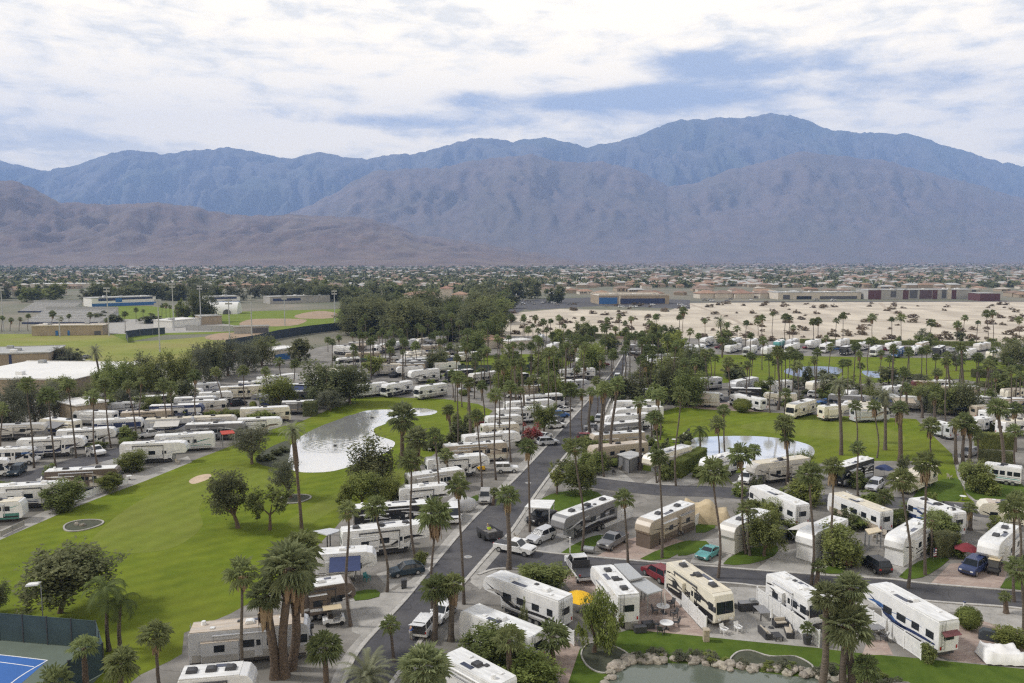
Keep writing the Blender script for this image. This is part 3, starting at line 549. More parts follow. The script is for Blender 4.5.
    if sk:
        mb = MB()
        if kind == 'fifth_wheel_trailer': mb.box(h-2.6, h-.35, -y+.05, y-.05, .02, 2.0, 0, .03)
        mb.box(-h+.05, h-2.7, -y-.02, -y+.04, .02, .9); mb.box(-h+.05, h-2.7, y-.04, y+.02, .02, .9); mb.box(-h-.02,-h+.05,-y,y,.02,.9)
        mb.build('skirt', paint(sk), root)
    if aw is not None:
        sg = 1 if aw == 'L' else -1; xa, xb = -h*.55, h*.45; yy = y + (.02 if not slides[sg] else .1)
        if awc == '-':
            mb = MB(); mb.cyl((xa, sg*(y+.12), H-.45), (xb, sg*(y+.12), H-.45), .11, n=8); mb.build('awning_roll', PLAST_W, root)
        else:
            mb = MB(); n = 8
            vs = []
            for i in range(n+1):
                t = i/n; vs += [(xa, sg*(y+.03+2.7*t), H-.35-.85*t-.12*math.sin(math.pi*t)), (xb, sg*(y+.03+2.7*t), H-.35-.85*t-.12*math.sin(math.pi*t))]
            mb.add(vs, [(2*i,2*i+1,2*i+3,2*i+2) for i in range(n)]); mb.add([(p_[0],p_[1],p_[2]-.02) for p_ in vs], [(2*i,2*i+2,2*i+3,2*i+1) for i in range(n)])
            an = mb.build('awning', mat('awning_cloth_'+awc, PAINT[awc], .8, .15, 2), root)
            for x in (xa+.05, xb-.05):
                mb = MB(); mb.cyl((x, sg*(y+.05), 1.0), (x, sg*(y+2.7), H-1.2), .035, n=6); mb.build('awning_arm', CHROME, an)
    return root

# ------------------------------------------------------------------ cars
def make_car(kind, a, b, label, c='W', group=None, cat=None, det=1, cap=None, hatch=False):
    """a, b: ground points of the tail and the nose"""
    pa_ = P(*a); pb = P(*b); m_ = (pa_ + pb) / 2; rz = heading(pa_, pb)
    Ln, W_ = {'sedan':(4.7,1.82),'coupe':(4.4,1.8),'suv':(4.8,1.92),'pickup':(5.8,2.0),'jeep':(4.4,1.88),'van':(5.4,2.0),'flatbed_truck':(7.0,2.3),'hatchback':(4.5,1.82)}[kind]
    nm = {'sedan':'parked_car','coupe':'parked_car','hatchback':'parked_car','suv':'parked_car','jeep':'off_road_car','pickup':'pickup_truck','van':'van','flatbed_truck':'flatbed_truck'}[kind]
    root = empty(nm, (m_.x, m_.y, .03), rz, label, cat or {'pickup_truck':'pickup truck','van':'van','flatbed_truck':'truck'}.get(nm, 'car'), group); h = Ln/2; y = W_/2
    if kind in ('sedan','coupe','hatchback'):
        low = [(-h,.35),(-h+.1,.28),(h-.15,.25),(h,.45),(h-.05,.66),(h-.35,.80),(h-1.25,.93),(-h+.7,.98),(-h+.05,.95),(-h-.02,.6)]
        cab = {'sedan':[(h-1.35,.9),(h-2.1,1.40),(-h+1.6,1.45),(-h+.6,.95)],'coupe':[(h-1.5,.88),(h-2.15,1.28),(-h+1.5,1.30),(-h+.35,.92)],'hatchback':[(h-1.25,.9),(h-2.0,1.45),(-h+1.1,1.47),(-h+.15,.98)]}[kind]
    elif kind == 'suv':
        low = [(-h,.42),(-h+.12,.33),(h-.15,.32),(h,.55),(h-.04,.85),(h-.4,1.02),(h-1.25,1.12),(-h+.1,1.15),(-h,.8)]; cab = [(h-1.3,1.08),(h-1.95,1.74),(-h+.45,1.80),(-h+.06,1.12)]
    elif kind == 'jeep':
        low = [(-h,.5),(-h+.1,.42),(h-.1,.42),(h,.6),(h-.02,1.0),(h-.2,1.12),(h-1.4,1.16),(-h+.02,1.16)]; cab = [(h-1.45,1.12),(h-1.75,1.80),(-h+.1,1.82),(-h+.04,1.14)]
    elif kind == 'van':
        low = [(-h,.4),(h-.1,.35),(h,.6),(h-.1,1.0),(h-.9,1.2),(-h,1.25)]; cab = [(h-.95,1.15),(h-1.75,2.1),(-h+.2,2.15),(-h+.02,1.2)]
    elif kind == 'flatbed_truck':
        low = [(-h,.75),(-h,.55),(h-.1,.45),(h,.8),(h-.04,1.25),(h-.4,1.4),(h-1.5,1.5),(-h+3.2,1.5),(-h+3.1,.95),(-h,.95)]; cab = [(h-1.55,1.45),(h-2.1,2.25),(-h+3.35,2.3),(-h+3.25,1.45)]
    else:
        low = [(-h,.55),(-h+.05,.45),(h-.12,.42),(h,.65),(h-.04,1.05),(h-.3,1.15),(h-1.5,1.22),(-h+.02,1.15)]; cab = [(h-1.55,1.18),(h-2.2,1.82),(h-3.35,1.86),(h-3.65,1.18)]
    mb = MB(); mb.prism(low, -y, y, 0, .08); body = mb.build('body', paint(c), root)
    tp = lambda x, z: .05 + .22 * max(0, z - cab[0][1]) / (cab[1][1] - cab[0][1])
    mb = MB(); mb.prism(cab, -y, y, 0, .04, tp); mb.build('windows', GLASS, root)
    ztop = max(cab[1][1], cab[2][1]); mb = MB()
    mb.prism([(cab[1][0]-.02, cab[1][1]-.06), (cab[1][0]-.12, cab[1][1]+.03), (cab[2][0]+.05, cab[2][1]+.03), (cab[2][0]-.04, cab[2][1]-.06)], -y+.20, y-.20, 0, .02)
    for k in (0, 1):   # pillars
        for sg in (1, -1):
            q, t = (cab[0], cab[1]) if k == 0 else (cab[3], cab[2]); mb.cyl((q[0], sg*(y-.07), q[1]), (t[0], sg*(y-.26), t[1]), .05, n=5)
    if kind in ('suv','jeep','van','sedan','hatchback'):
        xm = (cab[1][0]+cab[2][0])/2
        for sg in (1,-1): mb.cyl((xm, sg*(y-.05), cab[0][1]), (xm, sg*(y-.25), ztop), .05, n=5)
    mb.build('roof', paint(c), root)
    if kind == 'pickup':
        mb = MB(); mb.box(-h+.1, h-3.75, -y+.15, y-.15, 1.16, 1.19); mb.build('truck_bed', PLAST_D, root)
        if cap: mb = MB(); mb.prism([(-h+.05,1.17),(h-3.7,1.17),(h-3.7,1.8),(-h+.2,1.75)], -y+.06, y-.06, 0, .05); mb.build('canopy', paint(cap), root)
    if kind == 'flatbed_truck':
        mb = MB(); mb.box(-h, -h+3.1, -y, y, .96, 1.06); mb.box(-h+3.0,-h+3.1,-y,y,1.06,2.0); mb.build('truck_bed', PLAST_D, root)
    if hatch:
        mb = MB(); mb.quad((-h+.5,-y+.2,1.70),(-h+.5,y-.2,1.70),(-h-.85,y-.2,2.0),(-h-.85,-y+.2,2.0)); mb.quad((-h+.5,-y+.2,1.66),(-h-.85,-y+.2,1.96),(-h-.85,y-.2,1.96),(-h+.5,y-.2,1.66)); mb.build('hatch', paint(c), root)
        mb = MB(); mb.box(-h-.03,-h+.3,-y+.2,y-.2,.7,1.55); mb.build('trunk_opening', PLAST_D, root)
    rr = .34 if kind in ('sedan','coupe','hatchback') else .40
    for x in (h-.95, -h+.95):
        for sg in (1,-1):
            mb = MB(); mb.cyl((x, sg*(y-.20), rr-.02), (x, sg*(y+.015), rr-.02), rr, n=14); wh = mb.build('wheel', RUBBER, root)
            if det > 1: mb = MB(); mb.cyl((x, sg*(y), rr-.02), (x, sg*(y+.03), rr-.02), rr*.6, n=10); mb.build('rim', CHROME, wh)
    if det:
        zl = low[4][1] - .08
        for sg in (1,-1):
            mb = MB(); mb.box(h-.22, h-.01, sg*(y-.32)-.18, sg*(y-.32)+.18, zl-.1, zl+.07, 0, .02); mb.build('headlight', LAMP_W, root)
            mb = MB(); mb.box(-h-.02, -h+.1, sg*(y-.18)-.13, sg*(y-.18)+.13, zl-.02, zl+.2, 0, .02); mb.build('tail_lamp', LAMP_R, root)
        if det > 1:
            for sg in (1,-1): mb = MB(); mb.box(cab[0][0]-.35, cab[0][0]-.15, sg*(y+.08)-.09, sg*(y+.08)+.09, cab[0][1]+.02, cab[0][1]+.17, 0, .03); mb.build('mirror', paint(c), root)
            mb = MB(); mb.box(h-.12, h+.012, -.5, .5, zl-.16, zl+.02); mb.build('grille', PLAST_D, root)
    return root
def make_cart(a, b, label, c='R', rc='J', group=None):
    pa_ = P(*a); pb = P(*b); m_ = (pa_+pb)/2; root = empty('golf_cart', (m_.x, m_.y, .03), heading(pa_, pb), label, 'golf cart', group)
    mb = MB(); mb.prism([(-1.2,.3),(1.1,.28),(1.2,.5),(1.1,.85),(.75,.95),(.6,.5),(-.1,.45),(-.15,.8),(-.75,.85),(-1.2,.75)], -.6, .6, 0, .04); mb.build('body', paint(c), root)
    mb = MB(); mb.box(-.65,-.1,-.55,.55,.8,.93,0,.04); mb.box(-.72,-.6,-.55,.55,.9,1.35,0,.04); mb.build('seat', mat('cart_seat',(.10,.085,.07),.7), root)
    mb = MB(); mb.box(-1.15,.85,-.66,.66,1.88,1.95,0,.03); mb.build('canopy', paint(rc), root)
    for x, xt in ((.8,.55),(-1.0,-1.0)):
        for sg in (1,-1): mb = MB(); mb.cyl((x,sg*.55,.8),(xt,sg*.58,1.9),.025,n=5); mb.build('canopy_post', PLAST_D, root)
    mb = MB(); mb.quad((.86,-.52,.95),(.86,.52,.95),(.6,.54,1.8),(.6,-.54,1.8)); mb.build('windshield', GLASS, root)
    for x in (.8,-.75):
        for sg in (1,-1): mb = MB(); mb.cyl((x,sg*.45,.24),(x,sg*.64,.24),.24,n=12); mb.build('wheel', RUBBER, root)
    return root

# ------------------------------------------------------------------ palms
def fan_crown(seed, nl=46, rad=1.9, seg=9, droop=.5):
    rn = random.Random(seed); mb = MB()
    for i in range(nl):
        g = i / nl; az_ = i * 2.39996 + rn.uniform(-.3,.3); el_ = R(84 - 128 * g ** .9 + rn.uniform(-12,12))
        pl = rad * (.45 + .12*rn.random()); d = Vector((math.cos(az_)*math.cos(el_), math.sin(az_)*math.cos(el_), math.sin(el_)))
        side = Vector((-math.sin(az_), math.cos(az_), 0)); up = side.cross(d) * -1
        if up.z < 0 and el_ > 0: up = -up
        base = d * .12; tip = d * pl
        mb.add([base - side*.025, base + side*.025, tip + side*.02, tip - side*.02], [(0,1,2,3)], 0)
        fl = rad * (.58 + .1*rn.random())
        for k in range(seg):
            an = R(-105 + 210 * k / (seg-1)) + rn.uniform(-.06,.06); dd = d*math.cos(an) + side*math.sin(an); n_ = up
            w_ = fl * .085; ll = fl * (1 - .3*abs(an)/1.9) * rn.uniform(.8,1.15); s2 = dd.cross(n_).normalized()
            m1 = tip + dd*ll*.6 + n_*.05*fl; e_ = tip + dd*ll - n_*.0 + Vector((0,0,-droop*ll*rn.uniform(.3,.7)))
            mb.add([tip, m1 - s2*w_, e_, m1 + s2*w_], [(0,1,2),(0,2,3)], 0)
    return mb.mesh('fan_crown', FAN)
def skirt_mesh(seed, ln=1.6, r=.55, n=46):
    rn = random.Random(seed); mb = MB()
    for i in range(n):
        a_ = rn.uniform(0, 6.283); z = -.15 - rn.random()*ln*.55; rr = r * rn.uniform(.45,.9); d = Vector((math.cos(a_), math.sin(a_), 0)); s = Vector((-d.y, d.x, 0)); l_ = ln*rn.uniform(.4,.65); w_ = rn.uniform(.10,.24)
        p0 = d*.16 + Vector((0,0,z+.25)); p1 = d*rr + Vector((0,0,z)) ; p2 = d*rr*rn.uniform(.7,1.15) + Vector((0,0,z-l_))
        mb.add([p0, p1 - s*w_, p2 - s*w_*.4, p2 + s*w_*.4, p1 + s*w_], [(0,1,4),(1,2,3,4)], 0)
    return mb.mesh('palm_skirt', DEAD)
def feather_crown(seed, nl=44, rad=2.8, droop=1.0, mt=None, up=72, span=125, fl=.5):
    rn = random.Random(seed); mb = MB()
    for i in range(nl):
        g = i/nl; az_ = i*2.39996 + rn.uniform(-.25,.25); el_ = R(up - span*g + rn.uniform(-8,8)); L_ = rad*rn.uniform(.85,1.1)
        h_ = Vector((math.cos(az_), math.sin(az_), 0)); side = Vector((-h_.y, h_.x, 0)); pts = []; p = Vector((0,0,0)); e = el_
        n = 11
        for k in range(n+1):
            pts.append(p.copy()); p = p + (h_*math.cos(e) + Vector((0,0,math.sin(e))))*L_/n; e -= droop*(.06 + .17*k/n)
        for k in range(1, n+1):
            t = k/n; d = (pts[k]-pts[k-1]).normalized(); upv = side.cross(d); 
            mb.add([pts[k-1]-side*.02, pts[k-1]+side*.02, pts[k]+side*.012, pts[k]-side*.012], [(0,1,2,3)], 0)
            lf = fl*rad/2.8*(1.0 - .6*abs(t-.45))*rn.uniform(.85,1.15)
            for sg in (1,-1):
                for q in (.25,.75):
                    b_ = pts[k-1].lerp(pts[k], q); e_ = b_ + (side*sg*.8 + d*.55 - upv*.1)*lf + Vector((0,0,-.28*lf*droop))
                    wv = d*.055*rad/2.8
                    mb.add([b_-wv, b_+wv, e_], [(0,1,2)], 0)
    return mb.mesh('feather_crown', mt or DATE)
FANS = [fan_crown(s, rn_, r_) for s, rn_, r_ in ((1,34,1.62),(2,26,1.55),(3,38,1.7),(4,29,1.75),(5,22,1.6),(6,42,1.6))]
FANS_BIG = [fan_crown(s, 40, 2.15, 12, .3) for s in (11,12)]
for m_ in FANS_BIG: m_.materials[0] = leafmat('grey_fan_leaf', (.33,.36,.19), (.16,.185,.09))
SKIRTS = [skirt_mesh(1,1.5,.7), skirt_mesh(2,2.6,.75,80), skirt_mesh(3,4.2,.8,130)]
DATES = [feather_crown(5), feather_crown(6, 52, 3.0, .8)]
QUEENS = [feather_crown(8, 17, 3.0, 1.5, mt=leafmat('queen_palm_leaf', (.17,.21,.07),(.085,.11,.035)), up=62, span=95, fl=.85), feather_crown(9, 15, 2.9, 1.6, mt=MATS['queen_palm_leaf'], up=58, span=95, fl=.85)]
PN = [0]
def palm(kind, ub, vb, uc, vc, label, group=None, sc=1.0, small=False):
    PN[0] += 1; rn = random.Random(PN[0]*13)
    B = P(ub, vb); T = at_depth(uc, vc, B.y); hgt = T.z; lean = T.x - B.x
    if hgt < 1: raise ValueError((label, hgt))
    root = empty('palm_tree', (B.x, B.y, 0), 0, label, 'palm tree', group)
    r0, r1 = {'w':(.175,.115),'f':(.46,.38),'d':(.36,.26),'q':(.22,.15),'s':(.30,.22),'k':(.26,.17),'b':(.34,.24),'l':(.36,.27)}[kind]
    n = 7; pts = []; rad = []
    wob = rn.uniform(-.42,.42)*min(1, hgt/11)**2
    for i in range(n+1):
        t = i/n; pts.append((lean*(t**1.2) + wob*math.sin(t*5), rn.uniform(-.05,.05), hgt*t - .1*(i==0))); rad.append((r0 + (r1-r0)*t)*(1.35 if i == 0 else 1)*rn.uniform(.95,1.05))
    if kind == 'k': rad = [r*(1 if i < 5 else 1.9) for i, r in enumerate(rad)]
    mb = MB(); mb.tube(pts, rad, 7 if not small else 5); mb.build('trunk', BOOT if kind in 'fsk' else PBARK, root)
    me = {'w':FANS,'f':FANS_BIG,'d':DATES,'q':QUEENS,'s':FANS,'k':DATES,'b':FANS,'l':FANS_BIG}[kind]; me = me[PN[0] % len(me)]
    top = Vector(pts[-1]); s_ = sc*rn.uniform(.82,1.12)
    inst('crown', me, root, top, rn.uniform(0,6.28), (s_, s_, s_*rn.uniform(.9,1.1)))
    if kind in 'wbl' : inst('dead_fronds', SKIRTS[(0 if PN[0] % 3 else 1) if kind == 'w' else 1], root, top, rn.uniform(0,6.28), sc*.8*rn.uniform(.7,1.1))
    if kind == 'f': inst('dead_fronds', SKIRTS[1], root, top, 0, 1.1)
    return root

# ------------------------------------------------------------------ broadleaf trees
def blob_leaves(seed, lobes, n, leaf, mats, droop=0):
    """leaf cards scattered through overlapping lobes (centre, radii)"""
    rn = random.Random(seed); mb = MB(); tot = sum(l[1]*l[1]*l[2] for l in lobes)
    for (c, rx, rz_) in lobes:
        k = int(n*rx*rx*rz_/tot); sub = [(rn.gauss(0,1), rn.gauss(0,1), rn.gauss(0,1)) for _ in range(max(5, int(k/45)))]
        cl = []
        for s in sub:
            v = Vector(s).normalized()*rn.uniform(.35,1.0); cl.append(Vector((v.x*rx, v.y*rx, v.z*rz_)) + Vector(c))
        for i in range(k):
            p = rn.choice(cl) + Vector((rn.gauss(0,.20*rx), rn.gauss(0,.20*rx), rn.gauss(0,.16*rz_)))
            a_ = rn.uniform(0,6.28); t = rn.uniform(-.6,.9); u_ = Vector((math.cos(a_), math.sin(a_), t*.6 - droop)).normalized(); v_ = u_.cross(Vector((rn.gauss(0,.5),rn.gauss(0,.5),1))).normalized(); L_ = leaf*rn.uniform(.6,1.3); W_ = L_*rn.uniform(.4,.6)
            mb.add([p-u_*L_, p+v_*W_, p+u_*L_, p-v_*W_], [(0,1,2,3)], 0)
    for ax in range(3):
        q = sorted(v[ax] for v in mb.v); lo, hi = q[int(len(q)*.012)], q[int(len(q)*.988)-1]; c_, s_ = (lo+hi)/2, 2/(hi-lo)
        mb.v = [tuple((x-c_)*s_ if k == ax else x for k, x in enumerate(v)) for v in mb.v]
    return mb
def lobes(seed, n, spread=.55, r=(.38,.55), flat=.8):
    rn = random.Random(seed); out = [((0,0,.05), .55, .5*flat+.1)]
    for i in range(n):
        a_ = i*2.4 + rn.uniform(-.4,.4); d = spread*rn.uniform(.6,1); out.append(((math.cos(a_)*d, math.sin(a_)*d, rn.uniform(-.35,.45)*flat), rn.uniform(*r), rn.uniform(*r)*flat))
    return out
# unit crowns: about one unit in radius, centred on the origin
CROWN = {}
for i in range(4): CROWN['dark', i] = blob_leaves(20+i, lobes(i, 8), 2600, .085, None).mesh('dark_crown', LEAF1)
for i in range(3): CROWN['mid', i] = blob_leaves(40+i, lobes(10+i, 8), 2600, .085, None).mesh('mid_crown', LEAF2)
for i in range(2): CROWN['light', i] = blob_leaves(60+i, lobes(30+i, 8, .5), 2600, .08, None, .2).mesh('light_crown', LEAF3)
for i in range(2): CROWN['grey', i] = blob_leaves(80+i, lobes(40+i, 8, .6), 2200, .07, None).mesh('grey_crown', LEAF4)
CROWN['upright', 0] = blob_leaves(90, [((0,0,0),.42,.95),((.35,.1,-.25),.34,.75),((-.42,0,-.2),.34,.85),((-.1,.35,-.3),.4,.6),((.1,-.3,-.4),.4,.6)], 2600, .085, None, -.4).mesh('upright_crown', LEAF1)
CROWN['upright', 1] = blob_leaves(91, [((0,0,.05),.45,.95),((.4,-.1,-.3),.36,.7),((-.3,.2,-.35),.36,.65)], 2600, .085, None, -.4).mesh('upright_crown', LEAF2)
CROWN['weep', 0] = blob_leaves(95, [((0,0,.35),.5,.55),((-.45,0,0),.3,.75),((.45,.1,-.1),.3,.75),((0,-.4,-.2),.35,.75),((0,.4,-.1),.35,.7),((-.2,-.25,-.4),.3,.55),((.35,-.3,-.35),.25,.6)], 2600, .075, None, 1.4).mesh('weeping_crown', LEAF3)
CROWN['sparse', 0] = blob_leaves(97, [((-.6,0,.1),.4,.45),((.62,0,.2),.36,.4),((0,.2,.25),.3,.3),((-.2,-.3,0),.28,.3),((.9,.1,.35),.22,.25)], 1100, .085, None).mesh('sparse_crown', LEAF2)
CROWN['bloom', 0] = blob_leaves(98, lobes(55, 7), 1800, .085, None).mesh('bloom_crown', BLOOM)
CROWN_HI = {}
for i in range(2):
    CROWN_HI['dark', i] = blob_leaves(220+i, lobes(i, 10), 8500, .048, None).mesh('dark_crown', LEAF1); CROWN_HI['mid', i] = blob_leaves(240+i, lobes(10+i, 10), 8500, .048, None).mesh('mid_crown', LEAF2)
    CROWN_HI['bush', i] = blob_leaves(260+i, lobes(70+i, 11, .5, (.36,.5), .9), 8500, .05, None).mesh('bush_crown', (LEAF2, LEAF3)[i])
CROWN_HI['light', 0] = blob_leaves(270, lobes(30, 10, .5), 8500, .045, None, .2).mesh('light_crown', LEAF3); CROWN_HI['grey', 0] = blob_leaves(280, lobes(40, 10, .6), 7000, .042, None).mesh('grey_crown', LEAF4)
CROWN_HI['upright', 0] = blob_leaves(290, [((0,0,0),.40,.95),((.38,.1,-.25),.3,.75),((-.45,0,-.15),.3,.85),((-.1,.35,-.3),.36,.6),((.1,-.3,-.4),.36,.6)], 8500, .045, None, -.4).mesh('upright_crown', LEAF1)
CROWN_HI['weep', 0] = blob_leaves(295, [((0,0,.35),.42,.5),((-.5,0,0),.24,.7),((.5,.1,-.1),.24,.7),((0,-.45,-.2),.28,.7),((0,.45,-.1),.28,.65),((-.2,-.25,-.4),.24,.5),((.35,-.3,-.35),.22,.55),((-.75,.1,-.3),.16,.5),((.78,0,-.3),.15,.5)], 7000, .042, None, 1.5).mesh('weeping_crown', LEAF3)
CROWN_HI['sparse', 0] = blob_leaves(297, [((-.6,0,.1),.36,.42),((.62,0,.2),.32,.38),((0,.2,.25),.26,.26),((-.2,-.3,0),.22,.26),((.9,.1,.35),.2,.22)], 3600, .045, None).mesh('sparse_crown', LEAF2)
def rounded(seed, mt, n=2600):
    rn = random.Random(seed); mb = MB()
    for i in range(n):
        v = Vector((rn.gauss(0,1),rn.gauss(0,1),rn.gauss(0,1))).normalized(); p = v*rn.uniform(.82,1.0)*(1+.06*MN.noise(v*4+Vector((seed,0,0)))); t = v.orthogonal().normalized(); t.rotate(Matrix.Rotation(rn.uniform(0,6.28),3,v)); b_ = v.cross(t); q = v*rn.uniform(-.03,.05); s = rn.uniform(.04,.08)
        mb.add([p-t*s, p+b_*s*.6+q, p+t*s, p-b_*s*.6+q],[(0,1,2,3)],0)
    for lat in range(6):
        pass
    o = len(mb.v); vs = [(.85*math.cos(a*.785)*math.cos(e*.5236-1.5708),.85*math.sin(a*.785)*math.cos(e*.5236-1.5708),.85*math.sin(e*.5236-1.5708)) for e in range(7) for a in range(8)]
    mb.add(vs, [(e*8+a, e*8+(a+1)%8, (e+1)*8+(a+1)%8, (e+1)*8+a) for e in range(6) for a in range(8)], 0, True)
    return mb.mesh('clipped_crown', mt)
CROWN['ball', 0] = rounded(3, LEAF3); CROWN['bush', 0] = blob_leaves(120, lobes(70, 9, .5, (.4,.5), .9), 2600, .09, None).mesh('bush_crown', LEAF2); CROWN['bush', 1] = blob_leaves(121, lobes(71, 9, .5, (.4,.5), .9), 2600, .09, None).mesh('bush_crown', LEAF3)
CROWN['darkbush', 0] = blob_leaves(122, lobes(72, 9, .5, (.4,.5), .9), 2600, .09, None).mesh('bush_crown', LEAF1)
TN = [0]
def tree(kind, ub, vb, w_px, h_px, label, group=None, off=(0,0), name=None, cat=None, parts=True, clear=None):
    """ub, vb: ground point of the trunk; w_px, h_px: crown width and total height in pixels at that point; off: crown shift in pixels"""
    TN[0] += 1; rn = random.Random(TN[0]*17); B = P(ub, vb); s = B.y / F * 1.02; Wd = w_px*s; H_ = h_px*s
    src = CROWN_HI if w_px >= 22 and any(k[0] == kind for k in CROWN_HI) else CROWN; keys = [k for k in src if k[0] == kind]; me = src[keys[TN[0] % len(keys)]]
    bush = kind in ('ball','bush','darkbush','bloom')
    clear = clear if clear is not None else (0 if bush else .25)
    ch = H_*(1-clear); cz = H_ - ch/2; ox, oz = off[0]*s, off[1]*s
    nm = name or ('shrub' if bush else 'tree'); ct = cat or ('shrub' if bush else 'tree')
    if not parts:
        o = inst(nm, me, None, (B.x+ox, B.y, cz), rn.uniform(0,6.28), (Wd/2, Wd/2, ch/2)); tag(o, label, ct, group); return o
    root = empty(nm, (B.x, B.y, 0), 0, label, ct, group)
    inst('crown' if not bush else 'foliage', me, root, (ox, 0, cz+oz), 0 if kind in ('sparse','upright') else rn.uniform(0,6.28), (Wd/2, Wd/2, ch/2))
    mb = MB(); rt = max(.06, min(.4, H_*.035)); top = Vector((ox*.8, 0, cz))
    if not bush:
        fork = Vector((ox*.35+rn.uniform(-.1,.1), 0, H_*max(.2, clear*.9))); mb.tube([(0,0,-.05), (ox*.1+rn.uniform(-.1,.1)*Wd*.1,0,fork.z*.5), fork], [rt*1.3, rt, rt*.85], 7)
        for k in range(5 if kind != 'sparse' else 3):
            a_ = k*6.283/(5 if kind != 'sparse' else 3)*1.0 + rn.uniform(-.3,.3); e_ = Vector((ox + math.cos(a_)*Wd*.33, math.sin(a_)*Wd*.33, cz + ch*rn.uniform(-.1,.25)))
            if kind == 'sparse': e_ = Vector(((-.62,.66,.1)[k]*Wd/2, (0,0,.3)[k]*Wd/2, cz+ch*.1))
            mid_ = fork.lerp(e_, .5) + Vector((0,0,-.05*H_)); mb.tube([fork - Vector((0,0,.05)), mid_, e_], [rt*.62, rt*.42, rt*.15], 6)
    else: mb.tube([(0,0,-.05),(0,0,H_*.6)], [.08,.04], 5)
    mb.build('trunk' if not bush else 'stem', WOOD, root)
    return root
def hedge(pa_, pb_, dep, hgt, label, mt=None, group=None, name='hedge'):
    a = P(*pa_); b = P(*pb_); d = b-a; ln = d.length; rn = random.Random(int(a.x*7+b.y*3)); mt = mt or LEAF1; mb = MB()
    mb.box(.06, ln-.06, -dep/2+.08, dep/2-.08, 0, hgt-.08)
    n = int(min(9000, 95*(2*ln*hgt+2*dep*hgt+ln*dep)))
    A = [ln*hgt, ln*hgt, dep*hgt, dep*hgt, ln*dep]
    for i in range(n):
        k = rn.choices(range(5), A)[0]; x = rn.uniform(0,ln); y_ = rn.uniform(-dep/2,dep/2); z = rn.uniform(0,hgt)
        if k == 0: y_ = -dep/2
        elif k == 1: y_ = dep/2
        elif k == 2: x = 0
        elif k == 3: x = ln
        else: z = hgt
        p = Vector((x,y_,z)) + Vector((rn.gauss(0,.05),rn.gauss(0,.05),rn.gauss(0,.05))); u_ = Vector((rn.gauss(0,1),rn.gauss(0,1),rn.gauss(0,1))).normalized(); v_ = u_.orthogonal().normalized(); s = rn.uniform(.06,.14)
        mb.add([p-u_*s,p+v_*s*.5,p+u_*s,p-v_*s*.5],[(0,1,2,3)],0)
    o = mb.build(name, mt); o.location = (a.x,a.y,0); o.rotation_euler = (0,0,heading(a,b)); return tag(o, label, 'hedge', group)

# ------------------------------------------------------------------ fences, furniture
def fence(pts, hgt, label, mt=None, name='fence', bay=2.4, post=None, slat=True, world=False, rails=0):
    W = [Vector(p) for p in pts] if world else [P(*p) for p in pts]; root = empty(name, (W[0].x, W[0].y, 0), 0, label, 'fence'); O = W[0]; mt = mt or PLAST_W
    for a, b in zip(W, W[1:]):
        d = b-a; n = max(1, round(d.length/bay)); dn = d.normalized(); ang = heading(a,b)
        for i in range(n+ (b is W[-1])):
            p = a + d*i/n - O; mb = MB(); mb.box(-.06,.06,-.06,.06,0,hgt+.06,0); mb.box(-.08,.08,-.08,.08,hgt+.061,hgt+.10,0); o = mb.build('post', post or mt, root, p); o.rotation_euler = (0,0,ang)
        for i in range(n):
            p = a + d*i/n - O; w_ = d.length/n; mb = MB()
            if slat:
                mb.box(.06,w_-.06,-.025,.025,.06,.16); mb.box(.06,w_-.06,-.025,.025,hgt-.14,hgt-.02); k = int((w_-.12)/.16)
                for q in range(k): x = .06+(w_-.12)*(q+.5)/k; mb.box(x-.072,x+.072,-.014,.014,.15,hgt-.13)
            else: mb.box(.06,w_-.06,-.012,.012,.08,hgt-.02); mb.box(.06,w_-.06,-.03,.03,hgt-.02,hgt+.03)
            o = mb.build('panel', mt, root, p); o.rotation_euler = (0,0,ang)
    return root
def patio_chair(u, v, rz, label, group, mt, lounge=False):
    p = P(u,v); root = empty('patio_chair', (p.x,p.y,.015), rz, label, 'chair', group)
    mb = MB(); mb.prism([(-.28,.40),(.30,.46),(.30,.50),(-.28,.45)], -.27, .27, 0); mb.build('seat', mt, root)
    mb = MB(); mb.prism([(-.28,.40),(-.24,.40),(-.44,1.02),(-.48,1.0)], -.28, .28, 0); mb.build('backrest', mt, root)
    for x in (-.26,.27):
        for sg in (1,-1): mb = MB(); mb.box(x-.03,x+.03,sg*.29-.03,sg*.29+.03,0,.62); mb.build('leg', mt, root)
    for sg in (1,-1): mb = MB(); mb.box(-.32,.34,sg*.3-.06,sg*.3+.06,.62,.66); mb.build('armrest', mt, root)
    return root
def round_table(u, v, r, label, mt, top=None, group=None):
    p = P(u,v); root = empty('patio_table', (p.x,p.y,.015), 0, label, 'table', group)
    mb = MB(); mb.cyl((0,0,.70),(0,0,.745),r,n=24); mb.build('tabletop', top or mt, root); mb = MB(); mb.cyl((0,0,.05),(0,0,.70),.06,n=8); mb.cyl((0,0,0),(0,0,.05),.3,n=14); mb.build('pedestal', mt, root); return root
